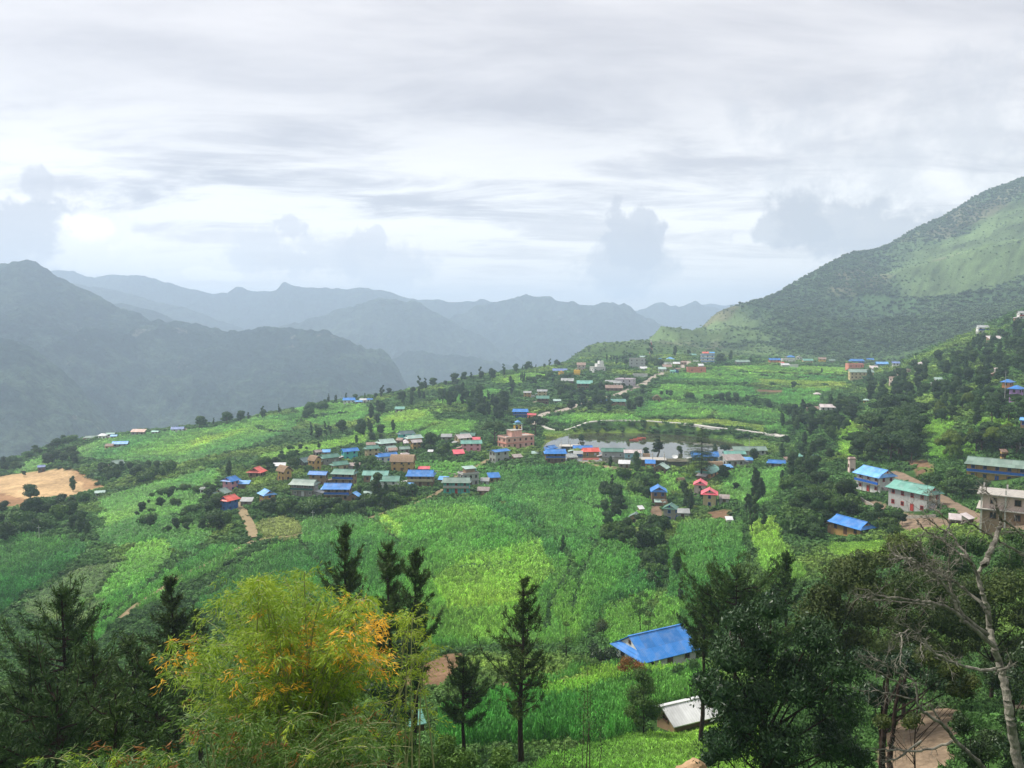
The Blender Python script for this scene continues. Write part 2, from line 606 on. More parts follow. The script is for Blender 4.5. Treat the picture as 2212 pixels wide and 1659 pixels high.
# (colour, crop height, y range, polygon)
PATCHES = [
    # big maize field in the middle
    (MAIZE, 1.5, 120, 345, [(760, 1150), (900, 1088), (1050, 1078), (1080, 1030), (1130, 1008), (1240, 1005), (1330, 1020), (1400, 1035), (1410, 1180), (1330, 1290), (1250, 1400), (1100, 1398), (880, 1425), (840, 1330), (700, 1330), (640, 1290), (560, 1320), (470, 1280), (560, 1200), (660, 1160)]),
    (MAIZE_L, 1.6, 120, 345, [(850, 1110), (1000, 1095), (1150, 1120), (1170, 1200), (1160, 1300), (1080, 1390), (900, 1400), (870, 1250)]),
    (LIME, 1.3, 120, 345, [(1010, 1200), (1180, 1170), (1200, 1240), (1130, 1310), (960, 1330), (930, 1260)]),
    (MAIZE_D, 1.7, 120, 345, [(1060, 1075), (1160, 1100), (1180, 1150), (1230, 1200), (1190, 1215), (1150, 1160), (1050, 1100)]),
    (LIME, 0.9, 150, 345, [(815, 1118), (840, 1112), (860, 1140), (880, 1165), (862, 1170), (838, 1150)]),
    (MAIZE_L, 1.5, 120, 345, [(1190, 1225), (1290, 1180), (1390, 1100), (1400, 1180), (1360, 1250), (1280, 1300), (1240, 1390), (1190, 1330)]),
    (MAIZE_D, 1.7, 120, 345, [(1370, 1250), (1500, 1230), (1600, 1260), (1560, 1330), (1480, 1390), (1330, 1390), (1290, 1330)]),
    (MAIZE_L, 1.3, 120, 345, [(1300, 1330), (1400, 1280), (1480, 1310), (1460, 1390), (1320, 1400)]),
    (MAIZE, 1.7, 150, 300, [(1470, 1140), (1540, 1130), (1600, 1140), (1610, 1210), (1560, 1260), (1450, 1280), (1440, 1200)]),
    (LIME, 1.2, 120, 290, [(1620, 1130), (1680, 1120), (1700, 1200), (1740, 1240), (1690, 1270), (1640, 1220)]),
    (MAIZE, 1.4, 250, 345, [(1555, 1020), (1690, 1015), (1690, 1060), (1640, 1100), (1570, 1080)]),
    (MAIZE_L, 1.2, 250, 345, [(1340, 1020), (1480, 1025), (1480, 1060), (1420, 1080), (1350, 1080)]),
    (MAIZE_L, 1.0, 300, 345, [(885, 985), (1010, 992), (1060, 1010), (1000, 1030), (960, 1040), (890, 1012)]),
    (MAIZE, 1.2, 270, 345, [(1040, 1020), (1085, 1012), (1115, 1030), (1070, 1060), (1030, 1060)]),
    # left slope
    (MAIZE_D, 1.5, 100, 262, [(-200, 1200), (60, 1160), (200, 1180), (150, 1230), (60, 1290), (0, 1350), (-200, 1400)]),
    (OLIVE, 0.6, 100, 250, [(60, 1290), (150, 1230), (260, 1220), (300, 1240), (230, 1300), (180, 1370), (60, 1330)]),
    (LIME, 0.8, 100, 250, [(240, 1240), (290, 1180), (340, 1165), (380, 1190), (375, 1220), (330, 1250), (240, 1290), (170, 1310)]),
    (MAIZE_L, 1.2, 100, 240, [(180, 1370), (240, 1290), (330, 1250), (400, 1230), (460, 1215), (360, 1290), (260, 1330), (200, 1400)]),
    (MAIZE, 1.4, 100, 240, [(380, 1230), (470, 1180), (540, 1180), (480, 1230), (400, 1270)]),
    (MAIZE_D, 1.5, 120, 240, [(440, 1290), (500, 1235), (600, 1190), (700, 1180), (800, 1170), (790, 1230), (640, 1270), (520, 1320), (420, 1330)]),
    (OLIVE, 0.7, 200, 300, [(560, 1130), (610, 1115), (680, 1140), (640, 1170), (570, 1170)]),
    (MAIZE_D, 1.4, 200, 262, [(650, 1130), (800, 1105), (830, 1120), (760, 1150), (660, 1160)]),
    (MAIZE_L, 0.9, 240, 420, [(210, 1080), (330, 1045), (480, 1010), (470, 1060), (400, 1110), (300, 1140), (230, 1150)]),
    (MAIZE, 1.0, 200, 300, [(200, 1150), (300, 1120), (400, 1120), (460, 1150), (420, 1200), (330, 1170), (250, 1190)]),
    (MAIZE_L, 1.0, 440, 560, [(60, 1000), (95, 985), (120, 1000), (60, 1030), (20, 1030)]),
    # fields on the ridge
    (MAIZE, 1.0, 400, 640, [(150, 975), (240, 945), (330, 935), (440, 928), (560, 902), (640, 895), (640, 930), (560, 960), (450, 990), (380, 1005), (280, 1000), (180, 990)]),
    (MAIZE_L, 0.9, 400, 640, [(270, 980), (300, 955), (420, 935), (560, 910), (625, 905), (600, 935), (480, 965), (380, 990)]),
    (LIME, 0.7, 400, 640, [(400, 955), (500, 930), (540, 925), (500, 945), (420, 965)]),
    (MAIZE_L, 0.9, 400, 690, [(640, 885), (700, 872), (760, 872), (820, 880), (780, 910), (700, 925), (640, 905)]),
    (LIME, 0.8, 360, 560, [(560, 985), (650, 965), (740, 950), (830, 905), (800, 930), (790, 960), (640, 985), (560, 1010)]),
    (MAIZE_L, 0.9, 380, 560, [(810, 905), (850, 890), (960, 885), (920, 930), (880, 940), (800, 940)]),
    (LIME, 0.8, 400, 560, [(830, 895), (900, 885), (930, 895), (880, 915), (820, 912)]),
    (MAIZE_L, 0.9, 400, 540, [(930, 912), (960, 905), (1030, 912), (1020, 935), (960, 945), (890, 950)]),
    (MAIZE_L, 0.8, 480, 740, [(930, 870), (1000, 850), (1060, 840), (1090, 845), (1060, 860), (960, 880)]),
    (LIME, 0.7, 600, 860, [(1060, 815), (1150, 805), (1190, 812), (1120, 830), (1060, 830)]),
    # beyond the pond
    (MAIZE_L, 1.0, 430, 520, [(1178, 905), (1240, 895), (1380, 897), (1385, 918), (1180, 916)]),
    (PADDY, 0.3, 420, 520, [(1385, 905), (1440, 908), (1540, 905), (1700, 925), (1680, 938), (1540, 922), (1385, 918)]),
    (MAIZE, 1.4, 440, 560, [(1375, 885), (1480, 872), (1600, 880), (1690, 890), (1700, 918), (1540, 905), (1375, 903)]),
    (MAIZE_L, 1.0, 440, 600, [(1390, 868), (1460, 865), (1470, 880), (1400, 893)]),
    (MAIZE_D, 1.5, 440, 560, [(1540, 885), (1700, 900), (1710, 912), (1560, 897)]),
    (MAIZE, 1.2, 540, 700, [(1400, 850), (1440, 830), (1620, 838), (1640, 856), (1560, 868), (1400, 860)]),
    (MAIZE_L, 1.0, 540, 720, [(1425, 832), (1600, 835), (1620, 848), (1500, 850), (1420, 846)]),
    (MAIZE_L, 1.0, 600, 800, [(1440, 810), (1520, 800), (1640, 808), (1640, 830), (1440, 826)]),
    (MAIZE_D, 1.2, 640, 820, [(1430, 816), (1640, 826), (1640, 831), (1430, 825)]),
    (LIME, 0.7, 640, 860, [(1530, 792), (1660, 790), (1840, 795), (1830, 812), (1640, 806), (1540, 801)]),
    (MAIZE, 1.1, 600, 760, [(1640, 808), (1830, 815), (1820, 826), (1640, 822)]),
    (PADDY, 0.3, 560, 700, [(1640, 820), (1830, 826), (1830, 838), (1720, 842), (1640, 832)]),
    (MAIZE_L, 1.0, 500, 660, [(1640, 840), (1800, 840), (1800, 850), (1700, 858), (1640, 852)]),
    (OLIVE, 0.2, 520, 620, [(1638, 848), (1690, 849), (1690, 855), (1640, 857)]),
    (MAIZE, 1.2, 420, 600, [(1690, 850), (1780, 858), (1740, 885), (1700, 880), (1640, 862)]),
    (MAIZE_L, 1.0, 440, 560, [(1700, 868), (1750, 868), (1745, 885), (1710, 885)]),
    (MAIZE, 1.2, 380, 460, [(1660, 918), (1740, 912), (1740, 935), (1690, 940), (1650, 930)]),
    (LIME, 0.8, 250, 420, [(1812, 935), (1850, 905), (1850, 960), (1835, 990), (1815, 985)]),
    (PADDY, 0.3, 350, 450, [(1168, 940), (1172, 925), (1260, 928), (1420, 932), (1330, 940), (1230, 944), (1190, 956), (1172, 975)]),
    (PADDY, 0.3, 350, 450, [(1540, 942), (1650, 948), (1665, 965), (1640, 985), (1622, 975), (1600, 955)]),
    # right slope clearings
    (LIME, 1.0, 200, 420, [(1985, 915), (2060, 900), (2060, 925), (2040, 945), (1980, 930)]),
    (LIME, 1.0, 200, 420, [(2000, 945), (2110, 935), (2110, 985), (2050, 1000), (2000, 985)]),
    (LIME, 0.8, 200, 420, [(2110, 905), (2190, 905), (2190, 925), (2110, 925)]),
    (GRASS, 0.3, 120, 220, [(1780, 1170), (1900, 1165), (1990, 1180), (1960, 1210), (1860, 1215), (1780, 1200)]),
    (GRASS, 0.3, 100, 200, [(2060, 1100), (2200, 1120), (2200, 1140), (2060, 1120)]),
    # foreground
    (MAIZE, 1.5, 62, 112, [(950, 1560), (1050, 1510), (1200, 1470), (1320, 1440), (1500, 1430), (1560, 1500), (1480, 1520), (1420, 1530), (1370, 1600), (1150, 1640), (950, 1660)]),
    (LIME, 1.2, 80, 112, [(1150, 1500), (1300, 1450), (1480, 1430), (1480, 1460), (1300, 1490), (1180, 1530)]),
    (GRASS, 0.25, 38, 80, [(1150, 1659), (1250, 1610), (1480, 1570), (1600, 1540), (1700, 1600), (1700, 1700), (1100, 1700)]),
]
BARE = [
    (SAND, 300, 480, [(-120, 1080), (-60, 1040), (0, 1030), (60, 1020), (130, 1012), (150, 1015), (200, 1035), (225, 1050), (200, 1062), (150, 1075), (60, 1085), (20, 1090), (-40, 1105)]),
    ((0.30, 0.17, 0.085), 280, 480, [(-120, 1075), (20, 1068), (60, 1080), (90, 1088), (80, 1100), (0, 1100), (-120, 1120)]),
    ((0.33, 0.20, 0.10), 300, 480, [(150, 1008), (165, 1015), (228, 1048), (225, 1058), (185, 1055), (165, 1035)]),
    (DIRT, 95, 125, [(860, 1470), (900, 1440), (960, 1420), (1010, 1410), (990, 1450), (940, 1490), (870, 1510)]),
    (DIRT, 75, 112, [(1080, 1478), (1110, 1468), (1120, 1490), (1090, 1500)]),
    ((0.21, 0.155, 0.105), 28, 70, [(1900, 1610), (1950, 1555), (2040, 1530), (2090, 1545), (2060, 1620), (2020, 1700), (1880, 1700)]),
    ((0.24, 0.19, 0.12), 28, 70, [(2160, 1530), (2300, 1520), (2300, 1550), (2170, 1552)]),
    (DIRT, 240, 320, [(600, 1085), (655, 1085), (660, 1100), (605, 1104)]),
    (DIRT, 230, 290, [(1530, 1105), (1585, 1105), (1580, 1125), (1530, 1120)]),
    ((0.22, 0.15, 0.10), 220, 300, [(1405, 1095), (1430, 1090), (1435, 1120), (1405, 1112)]),
    ((0.22, 0.16, 0.11), 150, 260, [(1900, 1085), (1960, 1110), (2040, 1120), (2080, 1135), (1960, 1150), (1900, 1120), (1850, 1080)]),
    (DIRT, 190, 330, [(1955, 995), (2000, 995), (2020, 1020), (1980, 1030)]),
    (DIRT, 520, 700, [(1638, 842), (1690, 843), (1690, 849), (1640, 848)]),
]


# overgrown terrace edges and furrows between the fields: (width in metres, distance range, line)
FURROWS = [
    (1.6, 120, 345, [(1060, 1080), (1130, 1115), (1185, 1160), (1235, 1210), (1245, 1235)]), (1.6, 120, 345, [(1160, 1025), (1220, 1070), (1290, 1100), (1330, 1110)]),
    (1.3, 120, 345, [(1235, 1210), (1220, 1260), (1190, 1300), (1180, 1370)]), (1.4, 120, 345, [(1290, 1180), (1250, 1250), (1240, 1330)]), (1.8, 120, 345, [(800, 1122), (840, 1160), (870, 1180)]),
    (1.2, 120, 345, [(860, 1185), (960, 1170), (1060, 1165), (1150, 1175)]), (1.0, 120, 345, [(880, 1260), (1000, 1230), (1100, 1225)]), (1.4, 120, 345, [(1240, 1390), (1310, 1330), (1400, 1280), (1480, 1260)]),
    (2.2, 150, 345, [(1440, 1140), (1430, 1200), (1440, 1270), (1400, 1340)]), (2.6, 100, 262, [(200, 1180), (150, 1235), (60, 1290), (0, 1340), (-60, 1390)]),
    (1.6, 100, 250, [(380, 1190), (350, 1240), (280, 1300), (200, 1360)]), (1.6, 100, 250, [(240, 1240), (200, 1290), (170, 1330)]), (2.0, 100, 250, [(440, 1300), (520, 1235), (620, 1195), (720, 1180)]),
    (1.4, 150, 262, [(640, 1170), (700, 1230), (740, 1290)]), (3.5, 430, 560, [(1180, 918), (1300, 917), (1430, 918), (1540, 921), (1680, 935)]), (4, 430, 560, [(1378, 903), (1450, 906), (1540, 904), (1545, 890)]),
    (3, 430, 600, [(1380, 893), (1450, 886), (1520, 887), (1600, 896), (1700, 914)]), (3.5, 540, 760, [(1430, 828), (1500, 829), (1560, 832), (1640, 835)]), (3, 600, 860, [(1540, 812), (1640, 814), (1760, 818), (1830, 820)]),
    (3, 600, 860, [(1640, 828), (1720, 833), (1820, 832)]), (3, 500, 760, [(1700, 846), (1760, 850), (1820, 848)]), (3, 600, 860, [(1450, 806), (1520, 799), (1560, 800)]), (3, 640, 900, [(1640, 800), (1740, 803), (1830, 807)]),
    (4, 400, 640, [(560, 965), (640, 945), (700, 930), (780, 912)]), (3, 400, 640, [(380, 1006), (480, 985), (560, 985)]), (3, 400, 690, [(640, 905), (700, 898), (780, 888)]), (3, 400, 560, [(800, 940), (880, 942), (900, 935), (960, 908), (930, 888)]),
    (3, 400, 600, [(560, 925), (600, 935), (640, 935)]), (2.0, 60, 115, [(1150, 1500), (1260, 1470), (1380, 1450)]), (2.2, 100, 140, [(880, 1420), (1000, 1405), (1120, 1402), (1260, 1400), (1340, 1405)]),
]
FURROW_W = []


def build_furrows():
    for (wd, y0, y1, px) in FURROWS:
        w = [hit(u, v, 40, 900)[:2] for u, v in px]
        FURROW_W.append((wd, y0, y1, np.array(w)))


build_furrows()


def classify(x, y, z):
    """albedo and crop height of the ground at world points"""
    n = x.shape
    # edges of the patches wander a little
    wx = x + fbm(x, y, 9, 2, 41) * np.clip(y, 0, 300) * 0.006
    wy = y + fbm(x, y, 9, 2, 47) * np.clip(y, 0, 300) * 0.014
    u, v = project(wx, wy, z)
    col = np.empty(n + (3,))
    col[:] = WILD
    vy = fbm(x, y, 30, 4, 21)
    col *= (1 + 0.8 * vy)[..., None]
    crop = np.zeros(n)
    # hill colours further out
    far = sstep(820, 1000, y)
    k1 = sstep(-0.05, 0.22, fbm(x + 0.3 * y, y * 0.5, 230, 5, 71) + 0.25 * sstep(0.5, 0.9, x / np.maximum(y, 1)) - 0.0004 * (y - 1150))
    k2 = sstep(0.25, 0.4, fbm(x, y * 0.6, 120, 4, 83))
    hill = np.array((0.055, 0.100, 0.044)) * (1 - k1[..., None]) + np.array((0.100, 0.150, 0.058)) * k1[..., None]
    hill = hill * (1 - 0.6 * k2[..., None]) + np.array((0.16, 0.13, 0.085)) * 0.6 * k2[..., None]
    col = col * (1 - far[..., None]) + hill * far[..., None]
    k3 = fbm(x + 0.2 * y, y * 0.5, 40, 4, 88) + 0.6 * fbm(x, y, 9, 2, 89)
    col = col * (1 + 0.7 * far * k3)[..., None]
    isf = np.zeros(n, dtype=bool)
    for (cc, hh, y0, y1, poly) in PATCHES:
        m = inpoly(u, v, poly) & (y > y0) & (y < y1)
        if m.any():
            q = fbm(x[m], y[m], 14, 3, 55)
            q2 = fbm(x[m] * 1.7, y[m] * 0.6, 40, 2, 66)
            f = 1 + 0.28 * q + 0.25 * q2
            base = np.array(cc)[None] * f[:, None]
            base[:, 0] *= (1 + 0.35 * q2)
            col[m] = base
            crop[m] = hh
            isf |= m
    for (cc, y0, y1, poly) in BARE:
        m = inpoly(u, v, poly) & (y > y0) & (y < y1)
        if m.any():
            q = fbm(x[m], y[m], 8, 4, 58)
            col[m] = np.array(cc)[None] * (1 + 0.35 * q)[:, None]
            crop[m] = -1
    for (wd, y0, y1, ln) in FURROW_W:
        for a, b_ in zip(ln[:-1], ln[1:]):
            mid = (a + b_) / 2
            rr = np.linalg.norm(b_ - a) / 2 + wd + 3
            m = (np.abs(x - mid[0]) < rr) & (np.abs(y - mid[1]) < rr)
            if m.any():
                ab = b_ - a
                qx, qy = wx[m] * 0.5 + x[m] * 0.5 - a[0], wy[m] * 0.5 + y[m] * 0.5 - a[1]
                tt = np.clip((qx * ab[0] + qy * ab[1]) / (ab @ ab + 1e-9), 0, 1)
                dd = np.hypot(qx - tt * ab[0], qy - tt * ab[1])
                ii_ = np.where(m)
                sel = dd < wd * 0.5 * (1 + 0.5 * fbm(x[m], y[m], 6, 2, 14))
                ii_ = tuple(q[sel] for q in ii_)
                col[ii_] = np.array(WILD) * 0.8
                crop[ii_] = 0
    return col, crop


# ------------------------------------------------------------------ ground sheet
NA, NB = 640, 620
aa = np.linspace(-1.05, 1.05, NA)
yy = np.exp(np.linspace(math.log(14), math.log(2300 + YO), NB)) - YO
A_, Y_ = np.meshgrid(aa, yy)
X_ = A_ * (Y_ + YO)
Z_ = height(X_, Y_)
gcol, gcrop = classify(X_, Y_, Z_)
idx = np.arange(NA * NB).reshape(NB, NA)
quads = np.stack([idx[:-1, :-1], idx[:-1, 1:], idx[1:, 1:], idx[1:, :-1]], -1).reshape(-1, 4)
gv = np.stack([X_, Y_, Z_], -1).reshape(-1, 3)
gc4 = np.concatenate([np.clip(gcol, 0.005, 1).reshape(-1, 3), np.ones((NA * NB, 1))], 1)
M_GROUND = ground_material()
ground = struct(link('ground', new_mesh('ground', gv, quads, [M_GROUND], smooth=True, attrs={'tint': ('POINT', 'FLOAT_COLOR', gc4)})))

# pond
pw = POND_W
cen = pw.mean(0)
pp = [(cen + (p - cen) * 1.10) for p in pw]
M_WATER, t = new_mat('pond_water')
geo = t.n('ShaderNodeNewGeometry')
nn = t.noise(geo.outputs['Position'], 1.2, 3, 0.5)
principled(t, (0.050, 0.052, 0.026), 0.03, 0.5, bump(t, nn, 0.05, 0.02))
struct(link('pond_water', new_mesh('pond_water', [(p[0], p[1], WATER_Z) for p in pp], [list(range(len(pp)))], [M_WATER])))


# ------------------------------------------------------------------ far mountains
def mountain(name, crest, yc, yf, zf, mat, nx=260, ny=110, spur=420, amp=110, seed=1, yback=None):
    cu = np.array([p[0] for p in crest], float)
    cv = np.array([p[1] for p in crest], float)
    us = np.linspace(cu[0], cu[-1], nx)
    vs = np.interp(us, cu, cv)
    tt = np.concatenate([np.linspace(0, 1, ny), 1 + np.linspace(0.04, 0.5, 14)])
    V = np.zeros((len(tt), nx, 3))
    for j, tq in enumerate(tt):
        yq = yf + (yc - yf) * tq
        dirx = (us - UC) / FPX
        zc = (705.0 - vs) / FPX * yc
        e = tq if tq <= 1 else 1 - (tq - 1) * 1.6
        V[j, :, 0] = dirx * yq
        V[j, :, 1] = yq
        V[j, :, 2] = zf + (zc - zf) * (e ** 0.92 if e > 0 else e)
    x, y = V[..., 0], V[..., 1]
    T = np.repeat(tt[:, None], nx, 1)
    fade = np.sin(np.clip(T, 0, 1) * math.pi) ** 0.7
    r = ridged(x + fbm(x, y, spur, 2, seed + 5) * spur * 0.5, y * 0.55, spur, 5, seed) - 0.6
    V[..., 2] += r * amp * 2.2 * np.where(T <= 1, fade, 0) + fbm(x, y, spur * 0.10, 4, seed + 9) * amp * 0.22
    ii = np.arange(len(tt) * nx).reshape(len(tt), nx)
    q = np.stack([ii[:-1, :-1], ii[:-1, 1:], ii[1:, 1:], ii[1:, :-1]], -1).reshape(-1, 4)
    return struct(link(name, new_mesh(name, V.reshape(-1, 3), q, [mat], smooth=True)))


MM1 = mountain_material('forested_slope', (0.016, 0.028, 0.025), (0.050, 0.074, 0.046), (0.15, 0.14, 0.11), 1.0)
MM2 = mountain_material('far_slope', (0.030, 0.045, 0.035), (0.055, 0.075, 0.050), (0.10, 0.10, 0.08), 0.5)
mountain('mountain', [(-500, 640), (-200, 680), (0, 728), (60, 742), (130, 795), (190, 860), (240, 925), (300, 1000), (360, 1090)], 1600, 800, -520, MM1, 200, 110, 240, 34, 3)
mountain('mountain', [(-600, 555), (-300, 560), (0, 566), (50, 564), (85, 571), (115, 590), (165, 610), (200, 633), (235, 650), (265, 665), (310, 680), (350, 688), (380, 698), (415, 701), (450, 702), (480, 711), (520, 715), (565, 708), (615, 709),
                      (665, 714), (705, 715), (740, 733), (775, 750), (820, 758), (845, 773), (860, 795), (880, 840), (920, 900)], 2300, 1050, -560, MM1, 420, 170, 420, 82, 11)
mountain('mountain', [(780, 840), (845, 777), (875, 763), (915, 757), (950, 765), (1000, 768), (1050, 775), (1106, 789), (1180, 805), (1260, 830)], 2900, 1700, -560, MM1, 200, 90, 300, 56, 21)
mountain('mountain', [(150, 640), (250, 655), (300, 663), (350, 678), (400, 698), (460, 730), (520, 760)], 3100, 2400, -500, MM1, 120, 60, 340, 40, 25)
mountain('mountain', [(-100, 600), (60, 600), (200, 618), (300, 640), (400, 668), (520, 706), (640, 760)], 3900, 3000, -600, MM2, 160, 60, 600, 60, 31)
mountain('mountain', [(380, 760), (560, 715), (650, 695), (725, 670), (780, 655), (820, 645), (860, 645), (900, 655), (940, 670), (975, 693), (1050, 735), (1150, 790)], 3600, 2700, -600, MM2, 220, 80, 540, 85, 37)
mountain('mountain', [(820, 790), (900, 725), (1000, 675), (1040, 658), (1106, 646), (1156, 636), (1191, 642), (1226, 655), (1271, 660), (1306, 657), (1326, 650), (1346, 657), (1366, 668), (1406, 691), (1451, 716), (1520, 750), (1600, 800)], 4100, 3100, -600, MM2, 260, 90, 600, 95, 41)
mountain('mountain', [(-300, 576), (0, 577), (120, 583), (165, 585), (210, 605), (240, 595), (280, 599), (320, 600), (360, 610), (400, 623), (450, 630), (495, 635), (515, 621), (545, 628), (600, 633), (615, 614), (645, 618), (700, 620), (750, 628),
                      (785, 620), (810, 625), (845, 630), (870, 643), (925, 645), (965, 653), (1005, 650), (1050, 652), (1106, 660), (1200, 690)], 4700, 4000, -600, MM2, 320, 60, 850, 100, 51)
mountain('mountain', [(1300, 700), (1366, 672), (1386, 665), (1431, 653), (1466, 663), (1501, 653), (1531, 662), (1580, 676), (1650, 690), (1750, 720)], 5200, 4500, -600, MM2, 160, 50, 850, 90, 61)
mountain('mountain', [(1400, 690), (1470, 672), (1516, 656), (1560, 659), (1606, 658), (1700, 664), (1800, 690)], 6000, 5300, -600, MM2, 120, 40, 850, 80, 71)
vf = [(-9400, 700, -640), (9400, 700, -640), (9400, 9200, -640), (-9400, 9200, -640)]
struct(link('valley_floor', new_mesh('valley_floor', vf, [[0, 1, 2, 3]], [MM2])))

# ------------------------------------------------------------------ air
m, t = new_mat('air')
vol = t.n('ShaderNodeVolumePrincipled')
vol.inputs['Color'].default_value = (0.65, 0.80, 1.0, 1)
vol.inputs['Density'].default_value = 0.00027
vol.inputs['Anisotropy'].default_value = 0.15
o = t.n('ShaderNodeOutputMaterial')
t.put(o.inputs[1], vol.outputs[0])
hx, hy0, hy1, hz0, hz1 = 9500, -300, 9300, -641, 385
hv = [(sx * hx, y_, z_) for z_ in (hz0, hz1) for y_ in (hy0, hy1) for sx in (-1, 1)]
hf = [[0, 2, 3, 1], [4, 5, 7, 6], [0, 1, 5, 4], [2, 6, 7, 3], [0, 4, 6, 2], [1, 3, 7, 5]]
hz = link('haze', new_mesh('haze', hv, hf, [m]))
hz['kind'] = 'stuff'
hz['label'] = 'pale blue haze filling the valley and the air before the mountains'

# ------------------------------------------------------------------ building materials
_MC = {}


def paint(name, col, rough=0.85, var=0.22, spec=0.15, scale=1.2):
    """weathered wall or sheet colour"""
    if name in _MC:
        return _MC[name]
    m, t = new_mat(name)
    tco = t.n('ShaderNodeTexCoord')
    oi = t.n('ShaderNodeObjectInfo')
    vm = t.n('ShaderNodeVectorMath', operation='ADD', i_0=tco.outputs['Object'])
    cb_ = t.n('ShaderNodeCombineXYZ', i_0=t.math('MULTIPLY', oi.outputs['Random'], 50.0))
    t.put(vm.inputs[1], cb_.outputs[0])
    mp = t.n('ShaderNodeMapping', i_0=vm.outputs[0])
    mp.inputs['Scale'].default_value = (1, 1, 0.45)
    n1 = t.noise(mp.outputs[0], scale, 6, 0.65)
    n2 = t.noise(vm.outputs[0], scale * 6, 3, 0.7)
    k = t.math('ADD', t.math('MULTIPLY', t.ramp(n1, 0.3, 0.7, 1 - var, 1 + var, smooth=False), 0.8), t.math('MULTIPLY', n2, 0.4))
    k = t.math('MULTIPLY', k, t.math('ADD', 0.90, t.math('MULTIPLY', oi.outputs['Random'], 0.2)))
    sc = t.n('ShaderNodeVectorMath', operation='SCALE', i_0=tuple(col))
    t.put(sc.inputs[3], k)
    stain = t.ramp(n1, 0.60, 0.78)
    c2 = t.mix(t.math('MULTIPLY', stain, var * 1.6), sc.outputs[0], tuple(x * 0.45 + 0.03 for x in col))
    principled(t, c2, rough, spec, bump(t, n2, 0.25, 0.03))
    _MC[name] = m
    return m


def sheet(name, col, rough=0.45, rust=0.0):
    """painted corrugated sheet: faint rib lines across the slope"""
    if name in _MC:
        return _MC[name]
    m, t = new_mat(name)
    tco = t.n('ShaderNodeTexCoord')
    oi = t.n('ShaderNodeObjectInfo')
    vm = t.n('ShaderNodeVectorMath', operation='ADD', i_0=tco.outputs['Object'])
    t.put(vm.inputs[1], t.n('ShaderNodeCombineXYZ', i_0=t.math('MULTIPLY', oi.outputs['Random'], 40.0)).outputs[0])
    wv = t.n('ShaderNodeTexWave', wave_type='BANDS', bands_direction='X', i_Vector=tco.outputs['Object'])
    wv.inputs['Scale'].default_value = 1.1
    bk = t.n('ShaderNodeTexBrick', i_Vector=tco.outputs['Object'])
    bk.offset = 0.5
    bk.inputs['Color1'].default_value = (0.80, 0.80, 0.80, 1)
    bk.inputs['Color2'].default_value = (1.14, 1.14, 1.14, 1)
    bk.inputs['Mortar'].default_value = (0.70, 0.70, 0.70, 1)
    bk.inputs['Scale'].default_value = 1.0
    bk.inputs['Mortar Size'].default_value = 0.02
    bk.inputs['Brick Width'].default_value = 1.8
    bk.inputs['Row Height'].default_value = 2.3
    n1 = t.noise(vm.outputs[0], 0.7, 5, 0.6)
    n2 = t.noise(vm.outputs[0], 3.0, 4, 0.7)
    k = t.math('ADD', t.ramp(n1, 0.25, 0.75, 0.82, 1.12, smooth=False), t.math('MULTIPLY', t.math('SUBTRACT', wv.outputs[1], 0.5), 0.10))
    k = t.math('MULTIPLY', k, t.math('ADD', 0.88, t.math('MULTIPLY', oi.outputs['Random'], 0.24)))
    k = t.math('MULTIPLY', k, bk.outputs[0])
    sc = t.n('ShaderNodeVectorMath', operation='SCALE', i_0=tuple(col))
    t.put(sc.inputs[3], k)
    rm = t.ramp(n2, 0.62 - 0.21 * rust, 0.74 - 0.18 * rust)
    lum = sum(col) / 3 * 1.1 + 0.04
    faded = t.mix(t.math('MULTIPLY', t.ramp(n1, 0.42, 0.68), 0.22), sc.outputs[0], (lum, lum, lum))
    c2 = t.mix(t.math('MULTIPLY', rm, 0.35 + 0.55 * rust), faded, (0.16, 0.085, 0.055))
    principled(t, c2, rough, 0.35, bump(t, wv.outputs[1], 0.25, 0.04))
    _MC[name] = m
    return m


ROOFS = dict(
    blue=('blue_sheet', (0.030, 0.20, 0.58)), sky=('sky_blue_sheet', (0.13, 0.38, 0.78)), green=('green_sheet', (0.10, 0.25, 0.185)), pale=('pale_green_sheet', (0.36, 0.50, 0.44)),
    sage=('sage_sheet', (0.21, 0.30, 0.245)), teal=('teal_sheet', (0.15, 0.37, 0.30)), slate=('slate_green_sheet', (0.09, 0.145, 0.145)), red=('red_sheet', (0.72, 0.10, 0.07)),
    pink=('pink_red_sheet', (0.82, 0.11, 0.15)), white=('white_sheet', (0.66, 0.66, 0.66)), grey=('grey_sheet', (0.36, 0.37, 0.36)), purple=('slate_blue_sheet', (0.17, 0.24, 0.50)))


def roofmat(k):
    if k in ROOFS:
        return sheet(ROOFS[k][0], ROOFS[k][1])
    if k == 'rust':
        return sheet('rusty_sheet', (0.40, 0.28, 0.23), 0.7, 0.9)
    if k == 'pinkwhite':
        return sheet('faded_pink_sheet', (0.62, 0.53, 0.52), 0.6, 0.1)
    if k == 'salmon':
        return sheet('salmon_sheet', (0.62, 0.40, 0.32), 0.6, 0.2)
    if k == 'thatch':
        return paint('thatch', (0.30, 0.21, 0.14), 1.0, 0.45, 0.0, 2.2)
    if k == 'mottled':
        return sheet('mottled_rusty_sheet', (0.42, 0.36, 0.34), 0.8, 0.7)
    if k == 'concrete':
        return paint('roof_concrete', (0.42, 0.39, 0.35), 0.95, 0.3)
    return paint(k, (0.4, 0.4, 0.4))


